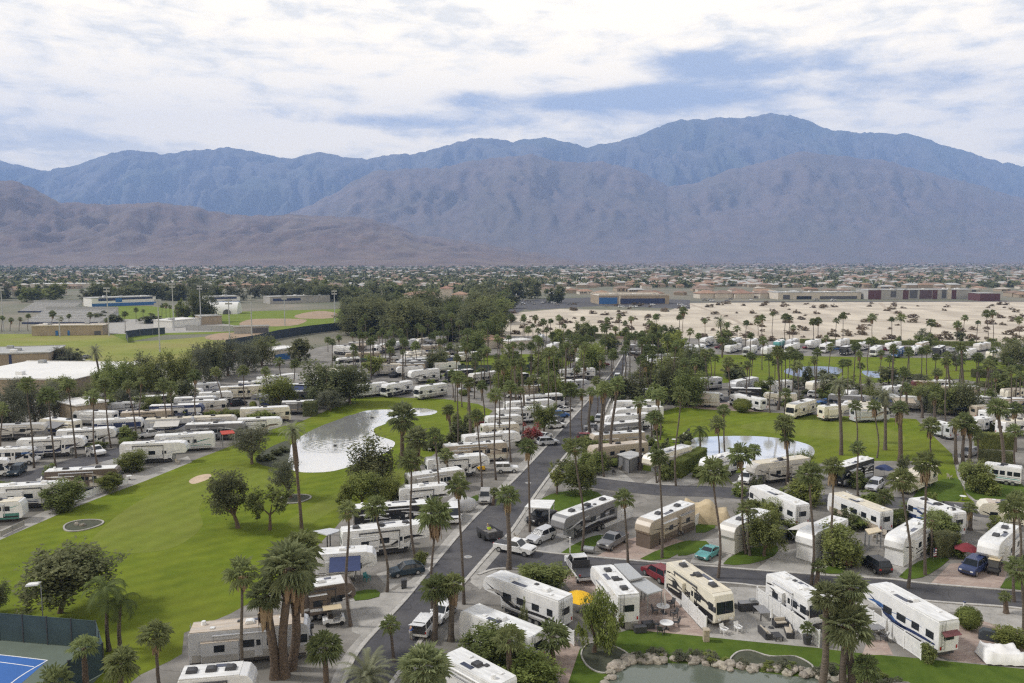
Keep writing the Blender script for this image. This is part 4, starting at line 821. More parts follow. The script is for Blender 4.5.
def umbrella(u, v, r, h_, label, c, closed=False):
    p = P(u,v); root = empty('patio_umbrella', (p.x,p.y,.015), 0, label, 'umbrella'); m = mat('umbrella_cloth_'+c, PAINT[c], .85, .12, 2)
    mb = MB(); mb.cyl((0,0,0),(0,0,h_+.1),.03,n=8); mb.build('pole', PLAST_W, root); mb = MB(); mb.cyl((0,0,0),(0,0,.1),.3,.25,n=14); mb.build('base', PLAST_D, root)
    mb = MB()
    if closed: mb.cyl((0,0,h_*.42),(0,0,h_*.6),.16,.13,n=8); mb.cyl((0,0,h_*.6),(0,0,h_),.13,.03,n=8)
    else:
        n = 8; ring = []; vs = [(0,0,h_)]
        for t, z in ((.5, h_-.32), (1.0, h_-.85)):
            for k in range(n*2): a_ = k*math.pi/n; q = r*t*(1 if k % 2 == 0 else .90); vs.append((math.cos(a_)*q, math.sin(a_)*q, z + (0 if k % 2 == 0 else .07*t)))
        m_ = n*2; fs = [(0,1+k,1+(k+1)%m_) for k in range(m_)] + [(1+k,1+m_+k,1+m_+(k+1)%m_,1+(k+1)%m_) for k in range(m_)]
        mb.add(vs, fs); mb.add([(x*.995,y_*.995,z-.02) for x,y_,z in vs], [f[::-1] for f in fs])
    mb.build('canopy', m, root); return root
def person(loc, rz, label, shirt, trousers, seated=False):
    root = empty('person', loc, rz, label, 'person'); S = dict()
    z = .92
    if seated: J = [((0,0,.55),.15),((0,0,.95),.17),((0,0,1.08),.08),((.02,0,1.22),.10),((.03,0,1.34),.09),((.02,.2,1.02),.07),((.16,.26,.78),.055),((.40,.18,.72),.042),((.02,-.2,1.02),.07),((.16,-.26,.78),.055),((.40,-.18,.72),.042),((.10,.1,.53),.10),((.46,.12,.52),.075),((.48,.12,.08),.055),((.60,.12,.04),.05),((.10,-.1,.53),.10),((.46,-.12,.52),.075),((.48,-.12,.08),.055),((.60,-.12,.04),.05)]
    else: J = [((0,0,z),.15),((.02,0,z+.42),.17),((.05,0,z+.56),.075),((.07,0,z+.68),.10),((.08,0,z+.80),.09),((.03,.20,z+.47),.07),((.15,.26,z+.22),.055),((.40,.2,z+.18),.042),((.03,-.20,z+.47),.07),((.15,-.26,z+.22),.055),((.40,-.2,z+.18),.042),((0,.10,z-.06),.10),((.02,.12,.48),.075),((-.02,.13,.08),.055),((.12,.14,.04),.05),((0,-.10,z-.06),.10),((.04,-.12,.48),.075),((.02,-.13,.08),.055),((.16,-.14,.04),.05)]
    E_ = [(0,1),(1,2),(2,3),(3,4),(1,5),(5,6),(6,7),(1,8),(8,9),(9,10),(0,11),(11,12),(12,13),(13,14),(0,15),(15,16),(16,17),(17,18)]
    def grow(name, idx, grow_, m):
        mp = {j: k for k, j in enumerate(idx)}; me = bpy.data.meshes.new(name); me.from_pydata([J[j][0] for j in idx], [(mp[a],mp[b]) for a,b in E_ if a in mp and b in mp], [])
        o = bpy.data.objects.new(name, me); COL.objects.link(o); o.parent = root; me.materials.append(m)
        o.modifiers.new('skin','SKIN'); 
        if not me.skin_vertices: me.attributes.new
        for k, j in enumerate(idx): me.skin_vertices[0].data[k].radius = (J[j][1]*grow_,)*2
        me.skin_vertices[0].data[0].use_root = True; sb = o.modifiers.new('sub','SUBSURF'); sb.levels = 1; sb.render_levels = 2; return o
    return root, grow, J
def add_person(loc, rz, label, shirt, trousers, seated=False, hat=None):
    root, grow, J = person(loc, rz, label, shirt, trousers, seated)
    sk = mat('skin', (.42,.26,.18), .6)
    for nm, idx, g_, m in (('body', list(range(19)), 1.0, sk), ('shirt', [0,1,5,6,8,9], 1.10, shirt), ('trousers', [0,11,12,13,15,16,17], 1.12, trousers)):
        me = bpy.data.meshes.new(nm); mp = {j: k for k, j in enumerate(idx)}
        E_ = [(0,1),(1,2),(2,3),(3,4),(1,5),(5,6),(6,7),(1,8),(8,9),(9,10),(0,11),(11,12),(12,13),(13,14),(0,15),(15,16),(16,17),(17,18)]
        me.from_pydata([J[j][0] for j in idx], [(mp[a],mp[b]) for a,b in E_ if a in mp and b in mp], []); me.materials.append(m)
        o = bpy.data.objects.new(nm, me); COL.objects.link(o); o.parent = root
        bm = bmesh.new(); bm.from_mesh(me); sl_ = bm.verts.layers.skin.verify(); bm.verts.ensure_lookup_table()
        for k, j in enumerate(idx): bm.verts[k][sl_].radius = (J[j][1]*g_,)*2; bm.verts[k][sl_].use_root = (k == 0)
        bm.to_mesh(me); bm.free(); o.modifiers.new('skin','SKIN'); sb = o.modifiers.new('sub','SUBSURF'); sb.levels = 1; sb.render_levels = 2
    hd = Vector(J[4][0]); bm = bmesh.new(); bmesh.ops.create_uvsphere(bm, u_segments=10, v_segments=6, radius=.115)
    mb = MB(); mb.bm(bm, 0, True); o = mb.build('hair' if not hat else 'hat', hat or mat('hair',(.06,.04,.03),.8), root, hd + Vector((-.02,0,.03))); o.scale = (1,.9,.75)
    return root

# ------------------------------------------------------------------ houses and halls
def house_mesh(seed, wall, roofc):
    rn = random.Random(seed); mb = MB(); w_, d_, h_ = rn.uniform(6,10), rn.uniform(4.5,6.5), rn.uniform(2.8,3.6)
    def blk(cx, cy, w, d, h, rise):
        mb.box(cx-w, cx+w, cy-d, cy+d, 0, h, 0); e = .5
        vs = [(cx-w-e,cy-d-e,h+.02),(cx+w+e,cy-d-e,h+.02),(cx+w+e,cy+d+e,h+.02),(cx-w-e,cy+d+e,h+.02),(cx-w+d*.8,cy,h+rise),(cx+w-d*.8,cy,h+rise)]
        mb.add(vs, [(0,1,5,4),(1,2,5),(2,3,4,5),(3,0,4),(3,2,1,0)], 1)
        for k in range(3):
            x = cx - w + (k+.6)*2*w/3.2; mb.box(x-.7, x+.7, cy-d-.04, cy-d+.02, 1.0, 2.2, 2)
    blk(0,0,w_,d_,h_,1.9); blk(rn.choice((-1,1))*w_*.6, -d_*.9, w_*.42, d_*.6, h_*.97, 1.4)
    return mb.mesh('house', [wall, roofc, GLASS])
def hall(pts_lr, depth, hgt, label, wall, roofc, name='building', bands=(), win=(), z0=0, group=None, flat=True, cat='building', para=.5):
    """front edge given by two ground pixels, body extends away from the camera"""
    a = P(*pts_lr[0]); b = P(*pts_lr[1]); ln = (b-a).length; root = empty(name, (a.x,a.y,z0), heading(a,b), label, cat, group)
    mb = MB(); mb.box(0,ln,0,depth,0,hgt); mb.build('wall', wall, root)
    mb = MB()
    if flat:
        mb.box(-.3,ln+.3,-.3,depth+.3,hgt+.003,hgt+.25)
        if para: mb.box(-.35,ln+.35,-.35,-.05,hgt+.003,hgt+para); mb.box(-.35,ln+.35,depth+.05,depth+.35,hgt+.003,hgt+para)
    else:
        e = 1.0; vs = [(-e,-e,hgt+.02),(ln+e,-e,hgt+.02),(ln+e,depth+e,hgt+.02),(-e,depth+e,hgt+.02),(depth*.45,depth/2,hgt+depth*.18),(ln-depth*.45,depth/2,hgt+depth*.18)]
        mb.add(vs, [(0,1,5,4),(1,2,5),(2,3,4,5),(3,0,4),(3,2,1,0)])
    rf = mb.build('roof', roofc, root)
    if flat and ln > 20:
        rn = random.Random(int(ln*10))
        for k in range(int(ln/9)):
            x = rn.uniform(2,ln-4); y_ = rn.uniform(1,max(1.5,depth-3)); mb = MB(); mb.box(x,x+2.2,y_,y_+1.6,hgt+.25,hgt+1.3,0,.05); mb.build('rooftop_unit', PLAST_W if k % 2 else STEEL, rf)
    for (x0,x1,za,zb,m,nm) in bands: mb = MB(); mb.box(x0*ln,x1*ln,-.12,.05,za,zb); mb.build(nm, m, root)
    for (x0,x1,za,zb,n) in win:
        for k in range(n):
            w_ = (x1-x0)*ln/n; xa = x0*ln + k*w_; mb = MB(); mb.box(xa+w_*.15,xa+w_*.85,-.06,.04,za,zb); mb.build('window', GLASS, root)
    return root
# ------------------------------------------------------------------ the vehicles that people live in (roof centre line: tail pixel, nose pixel)
FW, MH, TT, PK, SM = 'fifth_wheel_trailer', 'motorhome', 'travel_trailer', 'park_trailer', 'small_motorhome'
RV = [
 # south of the near cross street
 (FW,(566,598),(490,571),'white fifth wheel trailer with black swirls, its wide rear window beside the yellow umbrella',dict(s='KG',st=1,ac=2,acd=0,zr=3.8,sl='R')),
 (PK,(538,634),(467,606),'plain white roofed trailer with pale skirt, between tall palms and yellow umbrella trailer',dict(st=0,ac=1,acd=0,sk='J',zr=3.5)),
 (MH,(507,682),(446,649),'white motorhome roof with rolled grey awning behind the lowest palms on the street',dict(s='KS',st=3,ac=1,aw='L',awc='-')),
 (FW,(629,595),(600,562.5),'white fifth wheel trailer with three dark roof units, hitched to a white truck',dict(s='SG',st=3,ac=3,sl='LR')),
 (MH,(675,561),(726,595),'cream roofed motorhome with black painted flanks, parked inside white picket fence',dict(c='C',s='KD',st=2,r='C',ac=3,sl='LR')),
 (MH,(775,572.5),(819,598),'white roofed motorhome with swirling black and silver flank beside white picket fence',dict(c='W',s='KS',st=2,ac=2,acd=0,sl='R')),
 (FW,(950,621),(874,580),'large white fifth wheel trailer with navy swoosh and maroon window awning by the lawn',dict(s='NU',st=1,ac=1,acd=0,zr=3.95,sl='R')),
 # north of it
 (FW,(611,497),(557,517),'dark grey fifth wheel trailer with three round roof units beside the oval lawn',dict(c='L',s='KS',st=2,ac=3,sl='R')),
 (FW,(688,502),(642,521),'tan and brown fifth wheel trailer with brown skirt beside the grey pickup',dict(c='T',s='BK',st=4,ac=2,sk='B')),
 (FW,(763,509),(726,526),'white nosed trailer with black flank and pale skirt behind the aqua coupe',dict(c='J',s='KD',st=4,ac=2,sk='J')),
 (FW,(840,517),(804,533),'white fifth wheel trailer with pale side canopy, between leafy tree and big shrub',dict(s='GS',st=3,ac=2,sk='W',aw='R',awc='J',acd=0)),
 (FW,(923,520),(894,537),'white fifth wheel trailer with tall white nose behind the black car',dict(s='KG',st=3,ac=2,sk='W',acd=0)),
 (FW,(1010,524),(988,543),'white fifth wheel trailer beside the red umbrella and dark parked car',dict(s='GS',st=3,ac=2,sl='L')),
 (MH,(803,505),(755,484),'long white motorhome with small dark windows behind leafy shrubs',dict(s='GS',st=3,ac=1,acd=0,sl='')),
 (PK,(887,511.5),(834,491.5),'white park trailer with tan screened porch windows beside the upper cross street',dict(s='TC',st=4,r='C',ac=1,acd=0,zr=3.5)),
 (MH,(960,513),(913,496),'white roofed motorhome with navy stripes along its side near the curving path',dict(c='W',s='NU',st=2,ac=3)),
 (FW,(1022,504),(979,500),'beige trailer with black trim nearest the lawn path on the shaded site',dict(c='C',s='KT',st=3,r='T',ac=1)),
 (FW,(687,445),(647,456),'cream fifth wheel trailer with dark oval nose window beside the clipped hedge',dict(c='C',s='KG',st=1,ac=1,acd=0,sl='L')),
 # right side of the main road
 (TT,(659,400),(614,401.5),'white flat roof trailer, farthest of the seven beside the main road',dict(s='GK',st=3,ac=1,det=1,zr=3.4)),
 (FW,(668,405.5),(605,410),'long white trailer, second farthest of the seven beside the main road',dict(s='GK',st=1,ac=2,det=1)),
 (FW,(648,413),(605,416.5),'white trailer with black swirls, third farthest of the seven beside the main road',dict(s='KS',st=2,ac=1,det=1)),
 (FW,(640,420.5),(600,424.5),'slate grey trailer with pale roof, beside the main road below a swirled one',dict(c='L',s='KS',st=2,ac=1,det=1)),
 (MH,(643,431),(590,434.5),'beige and brown motorhome beside the main road, second nearest of its row',dict(c='T',s='BK',st=4,ac=2,det=1)),
 (PK,(645,441),(590,447),'tan roofed park trailer beside the main road, nearest of its row',dict(c='T',s='BT',st=4,r='T',ac=1,det=1)),
 # left side of the main road, near to far
 (FW,(180,673.5),(256,667),'white roofed motorhome with navy roof trim, lowest by the thick palm trunks',dict(s='NS',st=3,ac=3,zr=3.6)),
 (MH,(190,628.5),(312,617.5),'long beige roofed motorhome with silver slide covers beside the big lawn',dict(c='S',s='GS',st=4,r='T',ac=1,acd=0,sl='R')),
 (FW,(296,586),(354,577.5),'brown fifth wheel trailer with white swirl behind the cluster of thick palms',dict(c='B',s='WK',st=1,ac=1,acd=0,sl='R')),
 (FW,(316,552),(377,548),'white trailer with long navy awning beside the blue hatchback',dict(s='GK',st=3,ac=1,acd=0,aw='R',awc='N')),
 (FW,(341,530),(428,521),'white fifth wheel trailer with grey swoosh and dark bay windows by the lawn',dict(s='GK',st=1,ac=3,sl='R')),
 (MH,(354,507),(438,501),'black and white motorhome in the row above the grey swoosh trailer',dict(c='K',s='WS',st=2,ac=2)),
 (FW,(398,488),(450,483),'white trailer with grey wave, its tail under the light green trees',dict(s='GK',st=1,ac=1,acd=0)),
 (TT,(407,475),(463,467.5),'grey and white trailer beside the small yellow utility vehicle',dict(c='J',s='KG',st=4,ac=1,zr=3.5)),
 (FW,(426,459),(488,453.5),'white fifth wheel trailer with rounded dark nose beside the white off road car',dict(s='KG',st=1,ac=1,acd=0)),
 (MH,(444,445.5),(507,441),'tan motorhome with cream waves below a long white one, left of the road',dict(c='T',s='CB',st=2,ac=2)),
 (FW,(463,436),(519,430.8),'long white trailer with grey lines, left of the road above the tan motorhome',dict(s='GS',st=3,ac=2,acd=0)),
 (TT,(481.5,425),(518,422.5),'cream trailer beside a dark red car, left of the main road',dict(c='C',s='TG',st=3,ac=1,det=1)),
 (FW,(486,417),(522,414.5),'white trailer above the cream one and the red car left of the road',dict(s='GK',st=3,ac=1,det=1)),
 (MH,(497,409.5),(548,406),'white motorhome three above the cream trailer, left of the main road',dict(s='KG',st=1,ac=1,det=1)),
 (FW,(503,402.5),(556,399),'white trailer with black nose beside the parked cars left of the road',dict(s='KG',st=4,ac=1,det=1)),
 (MH,(524,396),(563,393),'white and black motorhome topmost of the row beside the parked cars',dict(s='KS',st=5,ac=1,det=1)),
 # west side of the big lawn
 (FW,(18,439.5),(86,436),'white fifth wheel trailer with navy nose swirl beside the left back street',dict(s='NK',st=1,ac=1,acd=0)),
 (SM,(-14,449),(38,447),'white motorhome with cab-over bunk at the left end of the back street',dict(s='KU',st=1,ac=1,acd=0)),
 (FW,(57,430.5),(117,427),'white trailer with black waves behind the navy swirl trailer',dict(s='KG',st=1,ac=1,acd=0)),
 (FW,(93,420),(144,417.5),'white and blue trailer behind the white crew cab pickup',dict(s='NU',st=5,ac=1,acd=0)),
 (MH,(121,412.5),(174,409.5),'bronze brown motorhome in the back row, under the dark trees',dict(c='T',s='BT',st=4,ac=1,r='T')),
 (FW,(150,405.5),(204,403.8),'dark blue and white motorhome in the back row beyond the bronze one',dict(c='N',s='WS',st=5,ac=1,det=1)),
 (FW,(174,398),(218,396),'silver trailer beside a white one near the back trees',dict(c='S',s='GK',st=4,ac=1,det=1)),
 (FW,(199,393),(233,391),'white trailer with black nose behind the silver trailer',dict(s='KS',st=2,ac=1,det=1)),
 (MH,(220,387),(263,385),'cream motorhome with dark windows beside the willow like tree',dict(c='C',s='TK',st=3,ac=1,det=1)),
 (TT,(238,382),(263,381),'low trailer with blue trim behind the cream motorhome',dict(s='NU',st=5,ac=1,det=1)),
 (FW,(258,377.5),(298,373),'long white trailer row end beyond the willow like tree',dict(s='GS',st=3,ac=1,det=1)),
 (MH,(240,408.5),(291,406),'white and tan motorhome behind the low clipped hedge',dict(c='C',s='TB',st=4,ac=1,det=1)),
 (MH,(186,424),(246,422),'black motorhome with silver waves beside the red canopy',dict(c='L',s='KS',st=2,ac=1)),
 (TT,(155,435.5),(215,432),'white trailer with green trim, left of the red canopy',dict(s='QG',st=3,ac=1,zr=3.6,acd=0)),
 (FW,(121,443.5),(188,441),'big white trailer with grey lines standing at the lawn edge patio',dict(s='SG',st=3,ac=1,acd=0,zr=4.0)),
 (MH,(46,470.5),(121,466.5),'brown motorhome with cream swirl beside the lawn shrubs',dict(c='B',s='CT',st=2,ac=2)),
 (FW,(-6,486),(70,481.5),'white trailer with navy lines behind the round green shrub at the lawn edge',dict(s='NU',st=3,ac=2,acd=0)),
 (TT,(-26,502),(25,499),'white trailer with teal stripe at the left end of the lawn edge',dict(s='QA',st=4,ac=1,r='C',zr=3.2)),
 (SM,(-22,461),(9,458),'white rounded cab of a small motorhome beside the teal parked car',dict(s='GK',st=3,ac=0)),
 # between the pond and the back trees
 (MH,(386,382),(352,385.5),'white motorhome left of two white bay window trailers above the pond',dict(s='GK',st=3,ac=1,det=1)),
 (MH,(410,380.5),(383,385),'white motorhome facing the pond with bright windscreen',dict(s='KS',st=2,ac=1,det=1)),
 (MH,(445,383),(416,387),'white motorhome with black windows, right of two facing the pond',dict(s='GK',st=4,ac=1,det=1)),
 (FW,(438,368.5),(409,371),'tall white trailer with grey waves behind the motorhomes facing the pond',dict(s='GK',st=2,ac=1,det=1,zr=4.2)),
 (MH,(503,370),(468,374.5),'grey and white motorhome with black swirls at the middle lawn',dict(c='J',s='KG',st=2,ac=1,det=1)),
 (MH,(472,369),(446,371),'black motorhome in the crowd beside the middle lawn',dict(c='K',s='KS',st=4,ac=1,det=1)),
 (TT,(380,352),(345,353.5),'trailer with tan roof and leafy green flank beyond the bright round tree',dict(c='O',s='QG',st=4,r='T',ac=1,det=1)),
 (MH,(359,357),(336,358.5),'white motorhome with black windows left of the bright round tree',dict(s='KG',st=5,ac=1,det=1)),
 (MH,(527,373),(508,374.5),'black motorhome at the right end of the middle lawn',dict(c='K',s='KL',st=4,ac=1,det=1)),
 (FW,(601,356.5),(576,358),'white trailer farther of two beside the far end of the main road',dict(s='GK',st=3,ac=1,det=1)),
 (MH,(594,368),(558,369.5),'white trailer with black swirls, nearer of two by the road far end',dict(s='KG',st=2,ac=1,det=1)),
 # right of the road, upper street
 (MH,(720,377),(697.5,378.5),'grey motorhome at the upper lawn left of the dark clipped tree',dict(c='S',s='GK',st=4,ac=1,det=1)),
 (FW,(757,376.5),(730,382),'silver and white trailer below the dark clipped tree',dict(c='S',s='KG',st=4,ac=1,det=1)),
 (SM,(764,399.5),(731,393),'white motorhome with cab-over bunk behind the rounded lawn shrub',dict(s='GS',st=3,ac=1,det=1)),
 (TT,(790,380),(766,382.5),'white box trailer with teal corner facing the upper street',dict(s='AQ',st=0,ac=1,det=1,zr=3.7)),
 (TT,(826,379.5),(809,382.5),'tan and white trailer under palms beside the upper pond',dict(c='C',s='TG',st=4,ac=1,det=1)),
 (MH,(812,399),(790,404.5),'beige motorhome facing the golf lawn across its pink patio',dict(c='C',s='TK',st=3,ac=1,det=1)),
 (FW,(733,453),(704,460),'white trailer roof between the hedge and the lagoon',dict(s='GS',st=3,ac=1,acd=0,sl='L')),
 (FW,(806,456.5),(750,463.5),'grey and cream fifth wheel trailer with black curved nose by the lagoon',dict(c='J',s='KG',st=1,r='C',ac=1)),
 (MH,(868,457),(836,466.5),'black motorhome with silver waves standing at the golf lawn edge',dict(c='K',s='SW',st=2,ac=2,acd=0)),
 (TT,(931,464.5),(903,476),'cream trailer with round dark decals at the golf lawn edge',dict(c='C',s='TK',st=3,r='C',ac=1)),
 (TT,(1014,466.5),(991,463.5),'white trailer with teal stripe behind the right hand hedges',dict(s='AK',st=3,ac=1,sl='')),
 (TT,(985,417),(974,418.5),'white trailer with dark window above the stepped hedges',dict(s='GK',st=3,ac=0,det=1)),
 (TT,(950,424.5),(938,421.5),'pale blue roofed trailer hidden behind the palm clump',dict(c='S',s='GS',st=0,ac=0,det=1)),
 (SM,(951,380.5),(931,380),'white motorhome with blue decals beside the dark red trailer',dict(s='UN',st=1,ac=0,det=1)),
 (TT,(931,381.5),(914,381),'dark red trailer beside the upper pond hedge',dict(c='M',s='MK',st=4,ac=0,det=1,r='T')),
 (TT,(1020,388),(1004,389.5),'tan trailer at the right end of the upper lawn',dict(c='C',s='TK',st=3,ac=0,det=1,r='T')),
 (TT,(905,385),(884,387),'low white trailer among the palms by the upper pond',dict(s='GK',st=3,ac=1,det=1)),
 (TT,(860,388),(846,391),'white trailer with dark side between the feathery palms',dict(s='KG',st=4,ac=1,det=1)),
]
for k_, a_, b_, lb_, o_ in RV:
    rv = make_rv(k_, a_, b_, lb_, **o_)
    if 'maroon window awning' in lb_:
        hl = max(v.co.x for c_ in rv.children if c_.name.startswith('body') for v in c_.data.vertices); mb = MB(); mb.quad((-hl-.02,-1.0,2.95),(-hl-.02,1.0,2.95),(-hl-.6,1.05,2.62),(-hl-.6,-1.05,2.62)); mb.quad((-hl-.6,-1.05,2.60),(-hl-.6,1.05,2.60),(-hl-.02,1.0,2.93),(-hl-.02,-1.0,2.93)); mb.build('window_awning', paint('M'), rv)
# stacked rows far up the park, where only roofs show
for row, cnt, p0, p1, q0, q1, gl in (
   ('packed roofs right of the road far end', 6, (683,349), (649,351), (668,370), (640,371.5), 'trailer in the packed rank right of the road far end'),
   ('packed roofs beyond the pond', 7, (425,350), (402,352), (425,366), (398,367), 'trailer in the packed rank beyond the pond'),
   ('packed roofs under the palm line', 5, (398,341.5), (368,347), (446,334), (424,338), 'trailer in the rank under the palm line')):
    for i in range(cnt):
        t = i/(cnt-1); a_ = (p0[0]+(q0[0]-p0[0])*t + random.uniform(-3,3), p0[1]+(q0[1]-p0[1])*t); b_ = (p1[0]+(q1[0]-p1[0])*t + random.uniform(-3,3), p1[1]+(q1[1]-p1[1])*t)
        make_rv(random.choice((FW,MH,TT)), a_, b_, gl, st=random.choice((1,3,4)), s=random.choice(('KG','GS','NK','TB')), c=random.choice('WWJCSTL'), r=random.choice('WWCG'), aw=random.choice((None,None,'R','L')), awc=random.choice('LNJT'), ac=random.choice((1,2)), det=0, group=row)
# more of the crowd between the pond and the far palms
EXTRA = [
 ('trailers crowded beyond the pond','trailer in the crowd beyond the pond and the bright round tree',[(332,369),(345,371),(352,377),(322,378),(410,361),(438,352),(455,347),(452,356),(447,362),(470,352),(345,346),(360,342),(385,357),(390,364),(310,384),(300,391),(470,346),(432,345)]),
 ('trailers crowded at the far end of the road','trailer in the crowd around the far end of the main road',[(570,348),(560,352),(585,351),(597,346),(642,345),(655,343),(668,344),(680,346),(690,352),(655,381),(660,388),(545,360),(550,378),(536,385),(575,380),(560,383),(700,348),(690,345),(640,352)]),
 ('trailers crowded along the upper street','trailer in the crowd along the upper street',[(845,395),(862,402),(880,395),(900,396),(920,390),(945,393),(960,386),(835,405),(870,408),(985,396),(960,402),(1000,410),(1018,398),(1015,420),(990,405),(780,393),(745,388),(700,392)]),
 ('trailers in the left back rows','trailer glimpsed in the left back rows between the palms',[(20,424),(60,419),(95,411),(130,402),(150,396),(185,389),(205,383),(300,384),(270,395),(300,401),(210,400),(170,418),(215,416),(260,418)])]
for gp, lb, sp in EXTRA:
    for (u, v) in sp:
        an = R(random.choice((8, 12, 160, 170, 20))); c_ = P(u, v, 3.6); hl = random.uniform(4.2, 5.6); d = Vector((math.cos(an)*hl, math.sin(an)*hl))
        def px(q): # back to the picture, for make_rv's interface
            dy = q[1]; dz = 3.6 - HC; dep = dy*CT - dz*ST; up = dy*ST + dz*CT; return (512 + F*q[0]/dep, 341.5 - F*up/dep)
        make_rv(random.choice((FW,MH,TT)), px((c_.x-d.x, c_.y-d.y)), px((c_.x+d.x, c_.y+d.y)), lb, st=random.choice((1,2,3,4)), s=random.choice(('KG','GS','NK','TB')), c=random.choice('WWJCSLTK'), r=random.choice('WWCG'), aw=random.choice((None,None,'R','L')), awc=random.choice('LNJT'), ac=random.choice((1,2)), det=0, group=gp, zr=random.uniform(3.1,3.9))
# rank along the desert edge
far = [(707,338,'W',FW),(735,339,'S',MH),(733,345,'W',TT),(750,347,'W',MH),(752,340,'J',TT),(779,341,'A',TT),(792,344.5,'W',MH),(792,340,'S',TT),(813,340.5,'W',FW),(826,344,'W',MH),(849,346,'K',MH),(842,340,'W',TT),(862,343,'W',TT),(876,347,'W',MH),(893,343,'W',TT),(898,348,'U',MH),(915,347,'W',TT),(922,343,'T',FW),(939,347,'K',MH),(968,350,'W',MH),(982,343.5,'J',TT),(996,351,'C',TT),(540,336,'W',TT),(553,344,'W',TT),(699,346,'W',TT),(768,347,'W',TT)]
far.sort()
FARDESC = {'W':'white','S':'silver','J':'pale grey','A':'teal','K':'black','U':'blue fronted','T':'tan','C':'cream'}
for i, (u, v, c_, k_) in enumerate(far):
    n_ = sum(1 for q in far if q[2] == c_ ); lead = FARDESC[c_]
    if n_ == 1: lb = f'{lead} motorhome in the rank along the sandy lot' if k_ == MH else f'{lead} trailer in the rank along the sandy lot'; gp = None
    else: lb = f'{lead} camper in the rank along the sandy lot'; gp = f'{lead} campers along the sandy lot'
    dpt = random.uniform(1.8, 3.0); wx = random.uniform(3, 9)
    make_rv(k_, (u + wx, v - dpt), (u - wx, v + dpt*.6), lb, c=c_, s=random.choice(('KG','GS','NK')), st=random.choice((1,3,4)), ac=1, det=0, group=gp, sl='L')

# ------------------------------------------------------------------ cars
CARS = [
 ('hatchback',(424,571.5),(388,577),'dark blue hatchback parked across the pale driveway by the curb','E',{}),
 ('jeep',(497,472.5),(517,472),'white off road car with dark windows left of the main road','W',{}),
 ('suv',(486,495),(484,508),'grey car driving down the main road beside the wrapped trailer','G',{}),
 ('van',(453,513),(455,527),'white van parked nose to the road beside palm planter','W',{}),
 ('pickup',(497,549),(533,556),'white pickup truck stopped at the mouth of the cross street','W',{}),
 ('suv',(553,536),(529,546),'silver car parked beside the white pickup on grey pavers','S',{}),
 ('pickup',(624,539),(601,552.5),'grey crew cab pickup truck on pink paver driveway','L',dict(cap=None)),
 ('coupe',(716,552),(700,561.5),'small aqua coupe parked at the curb','A',{}),
 ('suv',(666,583),(650,574),'dark red car parked ahead of the cream motorhome','R',{}),
 ('suv',(885,576),(865,563),'black car parked beside the tall white trailer nose','K',{}),
 ('suv',(983,565),(962,579),'dark blue grey car beside the black golf cart','N',{}),
 ('suv',(752,476),(740,488),'white car near the lagoon with its nose to the street','W',{}),
 ('pickup',(141,438.5),(160,436),'white crew cab pickup truck on the left back street','W',{}),
 ('suv',(24,470),(10,479),'teal grey car by the left back street curb','E',{}),
 ('pickup',(90,452),(102,457),'white pickup truck nose out beside the navy swirl trailer','W',{}),
 ('van',(619,375),(615,386),'white van driving on the far part of the main road','W',{}),
 ('suv',(554,418),(566,417),'blue car among those parked left of the main road','U',{}),
 ('sedan',(561,412),(570,411),'white car among those parked left of the main road','W',{}),
 ('sedan',(541,440),(548,437),'white car parked behind the red flowering shrub','W',{}),
 ('pickup',(549,518),(533,525),'black pickup truck under the white carport','K',{}),
 ('suv',(881,485),(868,494),'silver blue car behind the cream park trailer','S',{}),
 ('sedan',(383,371.5),(392,371),'red car beyond the pond beside the bright round tree','R',{}),
 ('suv',(394,373),(406,370),'black car beside the red one beyond the pond','K',{}),
 ('sedan',(206,413),(224,412),'white car with blue glass in the left back row','W',{}),
 ('suv',(231,406.5),(245,404.5),'dark car in the left back row beside the cream motorhome','K',{}),
 ('sedan',(187,418),(197,416.5),'white car parked behind the low shrubs of the left back row','W',{}),
 ('suv',(974,454),(964,458),'dark car between the stepped hedges','L',{}),
 ('sedan',(482,424.5),(491,424),'dark red car beside the cream trailer','R',{}),
 ('suv',(431,624),(421,637),'white car stopped on the road with its tailgate raised','W',dict(hatch=True)),
 ('sedan',(448,612),(436,623),'white car parked behind the twin thick palm trunks','W',{}),
 ('flatbed_truck',(586,583),(574,566),'white and black truck hitched ahead of the white trailer','W',{}),
 ('suv',(552,424),(560,422),'grey car in the line left of the main road','L',{}),
 ('suv',(812,397),(820,397.5),'white car on the upper street under the palms','W',{}),
]
for k_, a_, b_, lb_, c_, o_ in CARS:
    if o_.get('hatch'): a_, b_ = b_, a_
    make_car(k_, a_, b_, lb_, c_, det=2 if a_[1] > 460 else 1, **o_)
# small cars in the far school car parks and along the desert road
def dup(root, loc, rz):
    r = root.copy(); COL.objects.link(r); r.location = loc; r.rotation_euler = (0,0,rz)
    for ch in list(root.children):
        c = ch.copy(); COL.objects.link(c); c.parent = r
        for g_ in ch.children: d = g_.copy(); COL.objects.link(d); d.parent = c
    return r
FC = [make_car('suv', (520,304), (526,305), 'small parked car in the distant car park', 'W', 'cars in the distant car parks', det=0)]
FC.append(make_car('sedan', (530,303), (536,304), 'small parked car in the distant car park', 'L', 'cars in the distant car parks', det=0)); FC.append(make_car('suv', (540,303), (545,304), 'small parked car in the distant car park', 'G', 'cars in the distant car parks', det=0))
for i in range(34):
    u, v = random.choice([(random.uniform(515,575), random.uniform(301,306)), (random.uniform(690,860), 300.5+random.uniform(-1,1)), (random.uniform(60,160), random.uniform(358,366)), (random.uniform(600,690), random.uniform(305,308))])
    p = P(u,v); dup(random.choice(FC), (p.x,p.y,.06), random.choice((0,.1,1.5)))
